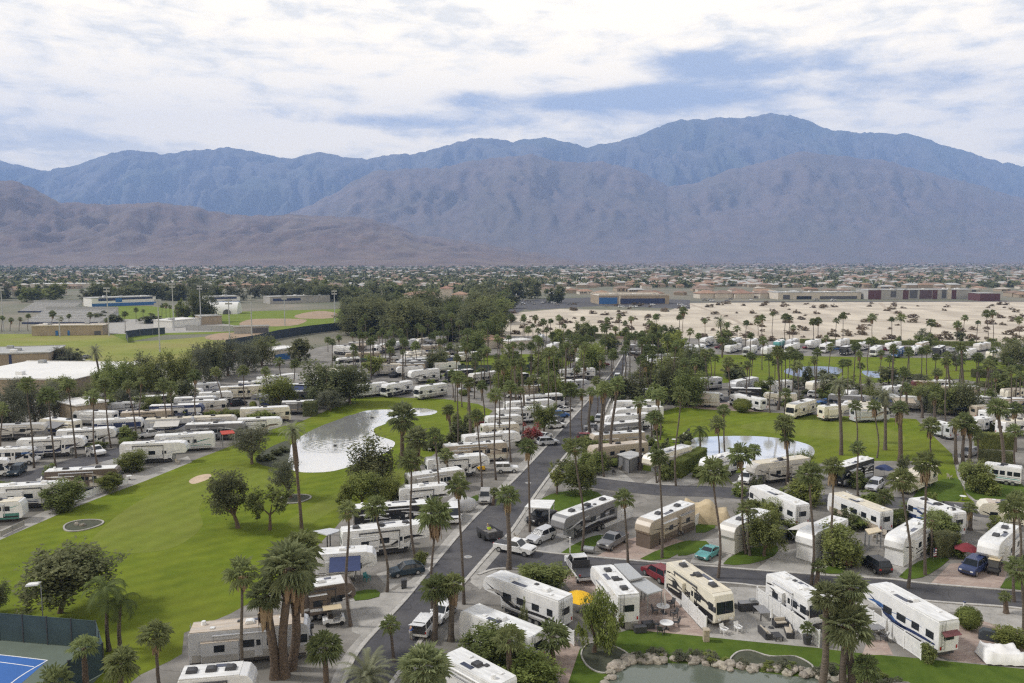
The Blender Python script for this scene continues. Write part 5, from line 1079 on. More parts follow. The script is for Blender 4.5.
PC = [make_car(k_, (450+i*3,380), (455+i*3,380.5), 'car parked among the trailers of the upper park', c_, 'cars parked among the upper trailers', det=0) for i,(k_,c_) in enumerate((('suv','W'),('sedan','L'),('pickup','K'),('suv','S'),('sedan','U'),('suv','R')))]
for (u, v) in [(465,392),(430,377),(375,390),(395,377),(340,394),(300,407),(255,412),(215,404),(165,410),(205,428),(560,374),(575,369),(603,366),(560,405),(556,428),(548,445),(640,404),(655,402),(600,421),(594,430),(588,441),(690,402),(715,400),(740,404),(760,404),(800,408),(825,404),(845,402),(870,400),(905,392),(930,386),(965,395),(985,412),(1005,415),(705,350),(720,349),(760,350),(775,349),(808,349),(835,350),(885,351),(905,351),(950,352),(670,352),(530,392),(515,398),(472,440),(466,452),(455,470)]:
    p = P(u,v); dup(random.choice(PC), (p.x,p.y,.03), random.choice((.1,.3,1.3,2.9,1.7,3.3)))
make_cart((998,566),(990,580),'black golf cart with tan canopy beside the dark parked car','K','H')
make_cart((853,559),(844,571),'dark red golf cart with grey canopy at the curb','M','S')
make_cart((785,536),(780,546),'black golf cart in shade under the pale side canopy','K','K')
make_cart((327,625),(341,623),'golf cart with beige canopy behind the cluster of thick palms','W','H')
make_cart((478,466),(484,474),'yellow utility cart beside the grey and white trailer','Y','Y')
make_cart((868,520),(872,534),'golf cart with tan canopy behind the black car','K','H')
# works crew: cart, trailer, two seated workers, one person at the tailgate
HV = mat('hi_vis_cloth', (.55,.75,.05), .8); DEN = mat('blue_denim', (.05,.08,.16), .85); BLU = mat('blue_shirt', (.10,.20,.55), .85); GRY = mat('grey_shirt', (.25,.25,.26), .85)
cp = P(490,538); ch_ = heading(P(484,531), P(503,543))
root = empty('utility_trailer', (cp.x,cp.y,.03), ch_, 'black open work trailer loaded with tools on the main road', 'trailer')
mb = MB(); mb.box(-2.0,1.7,-1.1,1.1,.60,.70); mb.build('bed', PLAST_D, root)
for sg in (1,-1): mb = MB(); mb.box(-2.0,1.7,sg*1.12-.03,sg*1.12+.03,.45,1.25); mb.build('side_panel', PLAST_D, root)
mb = MB(); mb.box(1.7,1.76,-1.15,1.15,.45,1.35); mb.build('front_panel', PLAST_D, root)
for x in (-.9,.5):
    for sg in (1,-1): mb = MB(); mb.cyl((x,sg*1.16,.42),(x,sg*1.38,.42),.42,n=14); mb.build('wheel', RUBBER, root)
mb = MB(); mb.cyl((1.7,0,.5),(2.9,0,.45),.06,n=6); mb.build('drawbar', STEEL, root)
mb = MB(); mb.box(-.3,.3,-.9,.9,.71,1.15,0,.03); mb.box(.7,1.4,-.9,.5,.71,1.35,0,.03); tl = mb.build('tool_box', mat('tool_box_grey',(.18,.17,.16),.6)); tl.location = root.location; tl.rotation_euler = root.rotation_euler; tag(tl, 'grey tool chests lying in the black work trailer', 'tool box')
mb = MB()
for k in range(6): mb.cyl((-1.7+k*.1,-.6+k*.25,.7),(1.2,-.5+k*.2,1.25),.03,n=5)
tl = mb.build('garden_tools', mat('tool_handle',(.35,.25,.14),.7)); tl.location = root.location; tl.rotation_euler = root.rotation_euler; tag(tl, 'long tool handles leaning in the black work trailer', 'tools')
def inw(x,y,z): return Vector((cp.x + x*math.cos(ch_) - y*math.sin(ch_), cp.y + x*math.sin(ch_) + y*math.cos(ch_), .03+z))
add_person(inw(-.1,-.1,.52), ch_, 'seated worker in bright yellow vest on the black work trailer', HV, DEN, True)
add_person(inw(-1.35,.35,.22), ch_, 'seated worker in grey shirt and tan hat at the trailer end', GRY, DEN, True, mat('tan_hat',(.45,.35,.2),.8))
pp = P(411,640); add_person((pp.x,pp.y,.025), R(35), 'person in blue shirt standing at the raised tailgate', BLU, mat('pale_trousers',(.3,.29,.27),.8))
# ------------------------------------------------------------------ palms: kind, trunk base pixel, crown pixel, label
PALMS = [
 # by the near big lawn and street
 ('w',246,692,239,573,'tall lone palm rising beside the beige roofed motorhome at the lawn',1.15),
 ('f',275,678,266,596,'thick trunked palm, leftmost of the shaggy cluster on the big lawn edge',1.0),
 ('f',285,677,286,568,'thickest tall palm in the middle of the shaggy lawn cluster',1.25),
 ('f',291,669,300,580,'thick palm, right one of the shaggy lawn cluster',1.0),
 ('w',304,652,302,548,'slender palm rising behind the shaggy thick cluster',1.15),
 ('s',326,694,325,648,'short leafy palm below the brown swirl trailer',1.15),
 ('w',351,626,345,511,'tall palm between navy awning trailer and brown swirl trailer',1.0),
 ('w',387,592,378,507,'tall palm beside the blue hatchback nose',1.0),
 ('w',433,612,433,515,'tall palm at the curb before the dark blue hatchback tail',1.2),
 ('w',464,604,458,487,'tallest curb palm, beside the twin brown trunks',1.0),
 ('b',434,640,437,588,'shaggy brown trunk palm, left of the twins on the road',.95),
 ('b',451,641,453,584,'shaggy brown trunk palm, right of the twins on the road',1.0),
 ('w',394,661,390,625,'small palm standing alone over the road in front of the blurry one',.75),
 ('l',424,730,424,668,'large leafy palm at the bottom between road and white roofs',1.05),
 ('d',367,745,368,676,'grey green drooping palm at the bottom edge beside the road',1.0),
 ('s',87,694,83,648,'palm in front of the court fence with brown trunk',1.0),
 ('s',120,712,121,664,'full low palm outside the court fence corner',1.15),
 ('w',159,690,155,634,'bushy palm between court fence and white motorhome roofs',1.1),
 ('s',56,730,54,684,'yellow green palm top at the bottom edge over the court fence',1.0),
 ('q',109,651,105,588,'drooping feather palm with pale trunk behind the court corner',1.0),
 ('q',120,648,119,600,'drooping feather palm with brown trunk behind the court corner',1.0),
 ('k',302,534,293,430,'very tall feather palm with brown collar beside the pond',.85),
 ('f',403,465,402,418,'broad full palm with thick trunk on the pond bank',1.45),
 ('f',416,476,417,440,'lower thick palm beside the broad full one on the pond bank',1.15),
 ('w',440,507,435,436,'palm standing between pond bank and grey wave trailer',1.15),
 ('w',415,558,408,461,'slim palm rising from the white trailer row in front of light green trees',1.0),
 ('b',448,480,446,455,'short palm with brown shaggy trunk among the white trailers',.8),
 ('s',459,502,459,478,'short yellow green palm beside the yellow utility cart',.9),
 ('b',452,437,448,410,'drooping palm with brown skirt on the middle green',1.0),
 ('w',482,490,477,416,'slim palm with its base at the rounded nose trailer',1.0),
 ('w',496,480,494,395,'very slim tall palm beside the white off road car',.95),
 ('w',511,462,509,387,'slim tall palm behind the off road car, right of the very slim one',.95),
 ('w',485,421,482,386,'palm in the clump above the middle green, trunk at its edge',1.0),
 ('w',462,407,461,377,'palm above the drooping skirted one by the pond crowd',.9),
 ('w',453,398,452,373,'palm beyond the motorhomes facing the pond',.9),
 ('s',493,505,495,492,'small palm beside the car driving down the road',.6),
 ('w',523,437,521,391,'palm before the white trailers, left of the red flowering shrub',.9),
 ('b',509,569,508,496,'yellow tinged palm with shaggy crown at the road crew',1.0),
 ('w',530,532,528,447,'leaning roadside palm whose base meets the white carport',.95),
 ('w',582,551,578,448,'tall palm over the oval lawn with its foot by the grey trailer',1.1),
 ('w',571,450,570,390,'curb palm on the right side of the main road, lower of the row',1.1),
 ('w',584,438,580,393,'leaning curb palm, second in the row right of the main road',.9),
 ('b',590,433,590,392,'thick trunk curb palm in the row right of the main road',1.05),
 ('w',597,415,597,381,'curb palm behind the thick trunk one on the main road',.9),
 ('w',604,477,603,389,'long slim palm in front of the seven trailer roofs',1.0),
 ('w',543,404,543,381,'palm left of the road among the upper white roofs',1.0),
 ('w',551,406,551,378,'palm next to one among the upper white roofs',1.0),
 ('w',530,410,529,382,'palm over the topmost white and black motorhome',.9),
 ('w',519,408,517,377,'palm left of the topmost white and black motorhome',.9),
 ('w',652,437,651,418,'short palm behind the seven trailers by the golf lawn',.85),
 ('w',660,440,659,396,'full palm at the golf lawn end of the seven trailers',1.0),
 ('w',657,483,654,455,'palm in front of the oval nose window trailer, shorter of three',.85),
 ('w',662,558,660,458,'tall slim palm crossing the tan trailer row',.9),
 ('w',659,482,657,418,'shaggy palm beside the cream oval nose trailer',.9),
 ('w',628,564,624,499,'palm over the grey trailer nose and pink pavers',1.05),
 ('w',718,578,716,473,'tall palm beside the aqua coupe',1.1),
 ('w',746,554,739,455,'tall orange skirted palm with base behind the pale skirt trailer',1.15),
 ('w',750,556,747,508,'lower palm of the pair behind the pale skirt trailer',.85),
 ('w',811,585,812,474,'tall palm in front of the white tall nosed trailer',1.1),
 ('w',834,567,831,467,'tall palm beside the big rounded shrub',1.0),
 ('s',816,586,819,567,'small palm at the curb below the tall one',.75),
 ('w',908,588,905,481,'tall palm passing the white tall nose at the black car',1.15),
 ('w',925,575,925,464,'very tall palm on the small verge lawn with flag',1.05),
 ('w',931,556,932,520,'palm leaning beside the square dark hedge',.85),
 ('w',884,520,884,497,'palm between the park trailer and tan canopy cart',1.0),
 ('b',970,530,970,508,'shaggy yellow palm between navy stripe motorhome and beige trailer',.8),
 ('w',1014,602,1013,508,'tall palm on the right hand verge beside the pink drive',1.0),
 ('w',1019,572,1020,500,'palm just behind the tall right hand verge one',1.0),
 ('s',1006,613,1005,597,'tiny young palm in the gravel bed by the street',.5),
 ('w',1023,640,1022,570,'palm at the right edge over the drive',1.0),
 # corner cluster over the lake
 ('l',821,692,829,597,'left palm of the lush trio over the lake lawn',.86),
 ('l',843,694,845,625,'front low palm of the lush trio over the lake lawn',1.0),
 ('l',852,692,850,588,'right tall palm of the lush trio over the lake lawn',.9),
 ('s',867,700,866,668,'young palm sprouting beside the lush trio',.7),
 ('s',552,663,552,637,'short bright green fan palm on the wedge shaped patio',1.1),
 ('s',508,690,510,640,'bright palm at the edge of the leafy bottom shrubs',1.0),
 # golf lawn and lagoon
 ('w',786,485,786,424,'twin trunk palm in front of the lagoon, fuller one',1.15),
 ('w',789,484,787,437,'lower palm hugging the fuller lagoon one',.9),
 ('w',785,418,785,393,'palm on the far edge of the golf lawn by the beige motorhome',1.0),
 ('w',725,456,723,410,'taller of the palm pair on the lagoon left bank',.95),
 ('w',719,460,718,424,'shorter of the palm pair on the lagoon left bank',.95),
 ('q',700,452,700,430,'drooping palm at the lagoon left end',1.0),
 ('s',754,468,754,450,'short palm beside the lagoon before the fuller tall one',.9),
 ('d',841,455,839,384,'tall grey feathery palm at the golf lawn edge, left one',1.05),
 ('w',857,442,856,406,'slim golf lawn palm right of the grey feathery one',.95),
 ('w',858,496,857,448,'small palm beside the black silver wave motorhome',.85),
 ('w',877,458,876,406,'slim golf lawn palm with brown skirt, second from the feathery left one',1.0),
 ('d',885,450,885,396,'grey feathery palm on the golf lawn with white painted foot',1.1),
 ('f',900,462,900,408,'thick shaggy palm on the golf lawn',1.0),
 ('w',931,455,930,426,'palm at the head of the curving path, left side',1.15),
 ('b',956,464,955,424,'shaggy palm in the path clump, left',1.05),
 ('b',963,463,964,422,'shaggy palm in the path clump, tallest',1.15),
 ('b',969,462,971,428,'shaggy palm in the path clump, right',1.0),
 ('w',978,459,978,436,'low palm between the stepped hedges',.9),
 ('b',1002,480,1000,408,'tall palm rising in front of the stepped hedges',1.2),
 ('w',1016,452,1015,409,'palm at the right edge above the hedges',1.1),
 ('w',1015,468,1014,431,'palm behind the teal stripe trailer',1.0),
 ('w',770,413,770,381,'tall slim palm by the white box trailer',.85),
 ('w',995,401,996,375,'palm at the right end of the upper lawn, left one',1.0),
 ('w',1020,404,1020,376,'palm at the right end of the upper lawn, right one',1.0),
 ('w',1005,396,1005,377,'palm between two at the right end of the upper lawn',1.0),
 ('d',823,400,824,378,'feathery palm over the upper street beside the tan trailer',.95),
 ('d',868,398,869,382,'feathery palm over the upper pond near bank',1.0),
 ('b',907,415,906,388,'dense palm in the grove beyond the golf lawn, left',1.0),
 ('b',922,418,920,392,'dense palm in the grove beyond the golf lawn, middle',1.0),
 ('b',935,420,934,397,'dense palm in the grove beyond the golf lawn, right',1.0),
 # upper lawn
 ('w',752,383,752,357,'palm on the upper lawn right of the dark clipped tree',.85),
 ('w',711,383,711,353,'palm on the upper lawn left of the dark clipped tree',.9),
 ('w',762,370,763,341,'dark trunk palm in the middle of the upper lawn',1.2),
 ('w',788,378,791,351,'left palm of the pair before the upper pond',1.05),
 ('w',795,378,795,355,'right palm of the pair before the upper pond',1.05),
 ('w',828,376,831,347,'tall palm at the upper pond left end',1.0),
 ('w',868,371,868,341,'palm across the upper pond on the lawn, first',.9),
 ('w',881,372,881,353,'short palm across the upper pond on the lawn',.95),
 ('w',909,375,909,354,'palm right of the short one across the upper pond',1.15),
 ('w',927,379,926,350,'palm before the upper hedge garden',1.1),
 ('w',937,392,937,373,'low palm over the red trailer',1.1),
 ('w',688,357,690,332,'palm at the left end of the upper lawn, tall one',1.0),
 ('w',700,362,699,336,'palm at the left end of the upper lawn, second one',1.0),
 ('w',722,358,722,340,'palm between the desert rank and the upper lawn',.95),
 # left back street
 ('w',34,468,27,385,'tall palm of the left back street, second from the left edge',1.15),
 ('w',56,468,47,396,'tall palm of the left back street over the navy swirl trailer',1.15),
 ('w',76,458,68,384,'tall palm of the left back street with pale small crown',.95),
 ('w',97,464,91,397,'palm of the left back street standing by the white pickup',1.15),
 ('w',111,448,103,384,'palm of the left back street leaning over the black wave trailer',1.0),
 ('w',136,440,129,385,'palm before the dark trees over the white crew cab pickup',1.0),
 ('w',142,432,139,382,'palm right behind the crew cab pickup palm',.9),
 ('w',166,434,164,385,'palm over the bronze brown motorhome, left of two',1.0),
 ('w',172,428,171,388,'palm over the bronze brown motorhome, right of two',1.0),
 ('w',3,462,0,410,'palm at the left edge of the back street',1.1),
 ('d',102,392,95,351,'feathery topped tall palm beside the big white school roof',.9),
]
for k_, ub, vb, uc, vc, lb, s_ in PALMS: palm(k_, ub, vb, uc, vc, lb, None, s_)
def palm_row(items, group, base, nth):
    items = sorted(items, key=lambda t: t[2])
    for i, it in enumerate(items):
        palm(it[5] if len(it) > 5 else 'w', it[0], it[1], it[2], it[3], nth(i, len(items)) if nth else base, group, it[4] if len(it) > 4 else 1.0, True)
ORD = 'first second third fourth fifth sixth seventh eighth ninth tenth eleventh twelfth thirteenth fourteenth fifteenth sixteenth seventeenth eighteenth nineteenth twentieth'.split()
def ordn(i): return ORD[i] if i < 20 else 'number %d' % (i+1)
palm_row([(198,426,193,376),(222,411,217,372),(246,406,242,371),(268,403,266,371),(282,400,280,362),(295,396,294,364)], 'palms over the left back row', '', lambda i, n: f'{ordn(i)} from the left of six palms over the left back row of trailers')
desert = [(511,338,511,317,1.2),(525,341,524,317,1.2),(537,341,536,318,1.2),(528,346,528,330,1.1),(560,336,559,318,1.2),(584,333,583,319,1.0),(607,334,607,320,1.0),(619,334,619,317,1.1),(625,336,625,323,1.0),(632,334,631,319,1.0),(650,340,650,323,1.2),(657,339,656,317,1.2),(683,333,683,311,1.5),(705,338,705,321,1.2),(722,357,721,321,1.3,'d'),(728,340,727,325,1.1),(737,340,737,329,1.4),(758,336,758,321,1.2),(762,338,762,318,1.2),(773,339,772,314,1.1),(785,340,785,317,1.2),(790,340,789,318,1.0),(793,339,793,328,1.4),(814,347,813,322,1.2),(818,347,818,321,1.2),(826,344,826,338,1.2),(843,343,843,316,1.4),(872,338,872,318,1.4),(901,348,901,318,1.5),(930,343,931,323,1.5),(957,342,957,325,1.4),(962,341,965,318,1.2),(988,343,987,314,1.4),(993,341,993,313,1.3),(1019,338,1019,320,1.4)]
palm_row(desert, 'palms along the sandy lot', '', lambda i, n: f'{ordn(i)} from the left in the line of palms along the sandy lot')
palm_row([(353,349,353,335),(366,350,366,335),(380,350,379,334),(391,352,390,333),(401,348,400,331),(407,354,405,340),(418,346,418,326),(429,344,428,323),(434,345,433,326),(443,344,443,317),(452,343,452,316),(460,344,459,323),(328,352,328,340),(339,351,339,338),(417,372,416,346),(391,374,390,350),(440,368,440,342),(450,366,450,346),(459,368,457,346,1.0,'d'),(476,384,475,364),(509,372,509,347)], 'palms behind the pond crowd', 'palm in the line behind the crowded trailers beyond the pond', None)
palm_row([(577,352,577,336),(605,347,604,330),(610,352,611,336),(616,346,615,329),(600,379,600,358),(592,366,592,350),(611,376,612,357),(613,366,613,352),(626,352,626,338),(634,352,634,336),(642,350,642,334),(563,366,563,348),(571,372,572,352),(556,378,556,358),(585,384,585,364),(577,390,577,370),(548,374,548,352),(540,362,540,344),(602,342,602,326),(595,346,595,330),(647,360,646,340),(668,356,668,338),(676,366,676,346),(660,348,660,332)], 'palms around the road far end', 'palm in the thicket around the far end of the main road', None)
PX = [(455,402),(468,411),(490,402),(500,395),(512,401),(524,418),(535,425),(548,418),(556,410),(565,402),(498,440),(505,425),(470,447),(457,462),(515,412),(540,398),(574,398),(582,407),(640,394),(648,402),(672,397),(683,401),(695,405),(708,398),(730,404),(748,402),(778,410),(798,412),(815,408),(848,404),(862,412),(893,400),(950,412),(962,404),(985,410),(1010,420),(600,470),(612,462),(640,470),(676,486),(900,420),(946,427)]
rn_ = random.Random(77)
palm_row([(u, v, u + rn_.uniform(-3,3), v - (v-258)*rn_.uniform(.25,.42), rn_.uniform(.75,1.05), rn_.choice('wwwb')) for u, v in PX], 'palms standing among the trailers', 'slim palm standing among the trailers and cars of the park', None)
palm_row([(2,332,2,318),(10,331,11,320),(19,331,20,319),(28,331,28,316),(52,332,52,314,1.2),(61,331,61,319),(69,331,69,316),(90,329,90,315),(107,335,107,320),(125,333,125,314,1.2),(136,322,136,310),(143,321,143,311),(162,322,162,306),(166,322,166,305),(170,322,170,307),(178,323,177,308)], 'palms on the school grounds', 'small dark palm standing on the distant school grounds', None)

# ------------------------------------------------------------------ trees and shrubs: kind, base, crown width, height, label
T = [
 ('dark',60,613,78,66,'wide dark tree leaning over the big lawn near the court',dict(off=(14,0),clear=.28)),
 ('dark',-4,613,24,34,'dark tree cut by the left edge beside the big lawn',{}),
 ('dark',238,528,36,55,'dense dark tree with leaning trunk on the big lawn',dict(off=(-10,0),clear=.27)),
 ('sparse',270,530,42,42,'thin forked tree with open crown on the big lawn',dict(clear=.42)),
 ('grey',291,498,26,40,'thin grey green tree in the ringed lawn planter',dict(off=(-6,0))),
 ('grey',252,464,34,38,'round olive grey tree at the far lawn edge by the pond',dict(clear=.28)),
 ('upright',372,492,42,54,'dark upright tree with pointed tops on the pond bank',dict(clear=.08)),
 ('light',362,508,30,36,'light green feathery tree in front of the pointed dark one',{}),
 ('light',392,509,26,34,'light green tree at the tail of the grey wave trailer',{}),
 ('light',345,512,16,28,'small light green tree left of the feathery one',{}),
 ('light',279,409,34,32,'rounded willow like tree over the left back row',dict(clear=.15)),
 ('dark',325,405,44,42,'big dark tree at the far end of the big lawn',dict(clear=.12)),
 ('dark',350,404,36,36,'dark tree behind the pond end beside the white motorhome',dict(clear=.12)),
 ('grey',330,411,26,20,'low grey tree at the pond end',{}),
 ('weep',594,652,46,60,'weeping light green tree on the ringed lake bed',dict(clear=.14,off=(8,0))),
 ('bush',487,671,50,44,'large green shrub between the white motorhome roofs',{}),
 ('bush',533,692,54,36,'broad green shrub mass at the bottom of the wedge patio',{}),
 ('bloom',519,684,16,22,'pink flowering shrub at the bottom edge',{}),
 ('light',521,664,18,26,'yellow green shrub beside the thin cypress',{}),
 ('ball',968,629,27,24,'clipped round green shrub beside the navy swoosh trailer',{}),
 ('bush',1011,645,32,18,'low green shrub beside the draped white canopy',{}),
 ('bush',840,566,38,40,'big rounded shrub beside the tall white nosed trailer',{}),
 ('mid',764,556,34,44,'leafy tree beside the black flanked trailer',dict(clear=.2)),
 ('light',770,522,22,22,'yellow green shrub behind the leafy tree',dict(clear=0)),
 ('bush',803,504,34,26,'green shrub behind the long white motorhome',{}),
 ('bush',943,538,28,26,'bright shrub above the square dark hedge',{}),
 ('light',916,517,26,14,'low light shrub in front of the navy stripe motorhome',{}),
 ('darkbush',893,529,22,14,'dark shrub beside the park trailer',{}),
 ('bush',867,527,34,14,'mixed shrub line below the park trailer, yellowish',{}),
 ('mid',557,494,16,30,'small slim tree at the road junction',dict(clear=.3)),
 ('mid',580,495,32,36,'leafy tree group at the road junction',dict(clear=.15)),
 ('bush',543,591,46,28,'dark green shrubs behind the yellow umbrella trailer',{}),
 ('upright',632,402,26,28,'dark pointed tree group right of the main road',dict(clear=.05)),
 ('upright',618,403,18,24,'dark pointed tree hugging the main road',dict(clear=.05)),
 ('mid',688,407,34,34,'green tree group before the upper street',dict(clear=.1)),
 ('upright',668,404,22,40,'slimmer green tree left of the upper street group',dict(clear=.1)),
 ('mid',656,410,20,26,'green tree at the far end of the seven roofs',{}),
 ('bloom',532,443,18,20,'red flowering shrub beside the main road',{}),
 ('mid',544,434,24,30,'leafy tree behind the red flowering shrub',{}),
 ('darkbush',521,446,14,10,'dark low shrub left of the red flowering one',{}),
 ('darkbush',734,379,22,15,'dark clipped tree on the upper lawn',{}),
 ('dark',1013,369,26,30,'large dark tree at the right end of the desert rank',dict(clear=.05)),
 ('grey',956,371,16,20,'grey green tree on the upper lawn',{}),
 ('bush',975,491,26,28,'rounded green shrubs beside the curving path',{}),
 ('bush',990,494,20,20,'lower green shrub right of the curving path',{}),
 ('dark',965,416,32,34,'dark tree in the grove above the stepped hedges',dict(clear=.08)),
 ('mid',942,414,28,30,'green tree in the grove left of the dark one',dict(clear=.08)),
 ('mid',918,408,26,26,'green tree in the grove behind the golf lawn palms',dict(clear=.08)),
 ('bush',760,397,20,14,'low dark shrub by the silver and white trailer',{}),
 ('ball',742,412,20,14,'rounded shrub on the golf lawn edge before the white motorhome',{}),
 ('darkbush',850,400,26,16,'dark shrub right of the feathery street palm',{}),
 ('upright',807,388,10,22,'slim dark tree standing by the upper pond',dict(clear=.02)),
 ('darkbush',912,381,20,8,'dark low shrub along the upper pond bank',{}),
 ('bush',132,471,26,20,'leafy shrub on the lawn edge patio, right one',{}),
 ('bush',110,492,22,18,'small leafy tree at the lawn edge fence',dict(clear=.2)),
 ('bush',64,509,35,28,'big round shrub on the lawn edge',{}),
 ('bush',3,495,18,14,'shrub cut by the left edge at the lawn',{}),
 ('darkbush',463,444,24,30,'dark shrub group on the middle green',{}),
 ('darkbush',443,452,14,16,'low dark shrub at the tan motorhome tail',{}),
 ('bush',421,565,13,13,'round shrub beside the blue hatchback tail',{}),
 ('light',372,376,20,20,'bright green round tree beyond the pond',dict(clear=.15)),
 ('dark',437,371,22,22,'dark round tree among the crowded trailers',dict(clear=.1)),
 ('mid',475,356,26,24,'full green tree left of the middle lawn',dict(clear=.1)),
 ('dark',452,446,12,12,'small dark tree by the skirted drooping palm',dict(clear=.1)),
 ('dark',372,334,30,34,'huge dark tree mass, left part, beyond the trailers',dict(clear=.04)),
 ('dark',392,333,30,32,'huge dark tree mass, right part, beyond the trailers',dict(clear=.04)),
 ('dark',356,334,22,26,'dark tree at the left of the huge mass',dict(clear=.04)),
 ('bush',240,420,24,10,'clipped low shrub before the tan and white motorhome',{}),
 ('bush',262,424,24,13,'leafy low shrub right of the clipped one',{}),
 ('bush',127,443,18,16,'dark shrub beside the crew cab pickup',{}),
 ('bush',185,420,12,10,'small dark shrub in the left back row',{}),
 ('light',212,420,14,9,'pale small shrub in the left back row',{}),
 ('bush',700,477,16,14,'low shrub at the hedge foot by the cream nose',{}),
 ('bush',747,520,20,14,'low shrub behind the white nosed trailer',{}),
 ('bush',666,532,14,12,'small shrub beside the tan trailer skirt',{}),
 ('bush',600,453,40,14,'shrubs along the tan park trailer',{}),
 ('bush',590,472,30,20,'loose shrubs before the dark shed',{}),
 ('bush',790,538,18,18,'dark shrub under the pale side canopy',{}),
 ('bush',545,618,24,16,'shrub beside the white picket corner',{}),
 ('bush',530,606,16,14,'shrub below the black swirl trailer',{}),
 ('bush',960,558,10,18,'slender grey shrub at the red umbrella',{}),
 ('bush',928,663,14,20,'young shrub at the picket fence end',{}),
 ('bush',740,496,14,12,'shrub beside the sand coloured tarp',{}),
 ('bush',760,512,20,12,'low green shrub before the long white motorhome',{}),
 ('bush',870,503,20,12,'low shrub in the bed by the silver blue car',{}),
 ('bush',858,488,18,16,'shrub by the black silver wave motorhome',{}),
 ('mid',800,470,24,18,'leafy shrub right of the grey nosed lagoon trailer',dict(clear=0)),
]
for k_, ub, vb, w_, h_, lb, o_ in T: tree(k_, ub, vb, w_, h_, lb, **o_)
mb = MB(); p = P(523,647); root = empty('cypress_tree', (p.x,p.y,0), 0, 'thin dark column cypress beside the pale trailer', 'tree')
inst('crown', CROWN['upright',0], root, (0,0,2.2), 0, (.5,.5,2.3)); mb.cyl((0,0,-.1),(0,0,1),.07,n=6); mb.build('trunk', WOOD, root)
hedge((304.5,415.5),(316.5,415.5),3.0,3.6,'square clipped green hedge block at the lawn end')
hedge((676,478),(702,462),2.0,3.0,'bright clipped hedge along the cream nosed trailer', LEAF3)
hedge((932,556),(953,553.5),2.2,3.0,'square dark hedge beside the red umbrella')
hedge((976,447.5),(1012,449),2.5,3.2,'long stepped hedge above the pink path', LEAF2); hedge((979,463),(1012,466),2.2,2.6,'lower dark stepped hedge below the pink path'); hedge((976,431),(996,431),2.2,2.0,'short upper stepped hedge', LEAF2)
hedge((972,377),(1000,378),3,2.6,'clipped hedge wall round the upper lawn garden')
hedge((976,386),(1001,388),4,1.4,'low dark hedge below the garden wall hedge')
hedge((884,524),(905,520),1.4,1.6,'low hedge between park trailer and tall white trailer', LEAF2)
hedge((560,337),(680,342),2.5,2.4,'long dark hedge at the edge of the sandy lot')
hedge((800,343),(1000,346.5),2.5,2.0,'long green hedge behind the rank along the sandy lot', LEAF2)
# back trees on the left: behind the trailers and around the school
G1 = 'dark trees behind the left back row'
for u, v, w_, h_ in [(-8,432,34,48),(12,432,30,50),(35,425,32,46),(55,420,30,44),(80,415,28,34),(60,400,26,26),(20,408,26,34),(118,402,34,46),(105,396,26,40),(140,398,34,42),(152,392,30,44),(178,392,32,46),(196,386,32,44),(210,380,30,42),(228,376,32,42),(248,372,28,34),(262,366,30,34),(300,362,24,26),(128,412,26,26),(150,414,26,22),(170,412,20,20),(185,404,22,26),(112,414,24,20),(90,412,24,24),(268,356,22,18)]:
    tree(random.choice(('dark','grey','mid')), u, v, w_*.85, h_*.86, 'dense tree in the belt behind the left back row of trailers', G1, clear=.08)
for u, v, w_, h_, lb in [(62,364,22,16,'grey green tree pair before the tan hall, left'),(72,365,20,15,'grey green tree pair before the tan hall, right'),(183,322,15,20,'yellowish tree beside the white dome tent'),(203,322,26,30,'big dark tree beside the white dome tent'),(150,323,20,7,'dark low hedge like shrub on the school grounds'),(100,322,14,10,'dark rounded shrub before the stands'),(115,322,14,7,'lower dark shrub right of the stands'),(152,319.5,6,6,'single round dark shrub on the school grounds')]:
    tree('grey' if 'grey' in lb else ('mid' if 'yellow' in lb else 'dark'), u, v, w_, h_, lb, None, clear=.05)
G2 = 'trees in the middle distance'
n_ = 0
def keepout(u, v):
    if 398 < u < 472 and 296 < v < 318: return True
    if u > 345 and random.random() < .5: return True
    if 300 < v < 342 and u > 470 + (v-300)*-1.0 and u > 512 and v > 307: return True
    if u < 350 and 303 < v < 345: return True
    return u > 560 and 296 < v < 310
cand = []
while n_ < 118:
    v = 298 + 46*random.random()**1.5; u = random.uniform(-20, 1044)
    if u > 505 and v > 303: continue
    if keepout(u, v): continue
    w_ = (v-258)*random.uniform(.30,.52); tree(random.choice(('dark','dark','mid','dark','grey')), u, v, w_, w_*random.uniform(.7,1.0), 'dark green tree in the wooded middle distance', G2, parts=False, clear=.05); n_ += 1
for i in range(24):
    u = random.uniform(398,520); v = 345 - (u-398)/122*32 + random.uniform(-16,3); w_ = (v-258)*random.uniform(.24,.34)
    if v > 334 - (u-440)*.3 + 8 and u > 470: v = 334-(u-440)*.35
    tree(random.choice(('dark','mid','dark')), u, v, w_, w_*random.uniform(.75,1.0), 'green tree of the belt along the diagonal road', 'trees along the diagonal road', parts=False, clear=.05)
for i in range(42):
    u = random.uniform(505,700); v = random.uniform(338,402)
    if 612-(v-372)*1.0-12 < u < 632+ (372-v)*.2+10 and v < 405: continue
    w_ = (v-258)*random.uniform(.14,.22)
    tree(random.choice(('mid','dark','mid','light')), u, v, w_, w_*random.uniform(.9,1.3), 'green tree in the planting around the far road end', 'trees around the far road end', parts=False, clear=.1)
for i in range(26):
    u = random.uniform(690,1030); v = random.choice((random.uniform(384,402), random.uniform(340,352), random.uniform(405,412) if u > 840 else random.uniform(386,400))); w_ = (v-258)*random.uniform(.10,.17)
    tree(random.choice(('mid','dark','grey')), u, v, w_, w_*random.uniform(.7,1.1), 'green tree among the trailers around the upper lawn', 'trees around the upper lawn', parts=False, clear=.1)
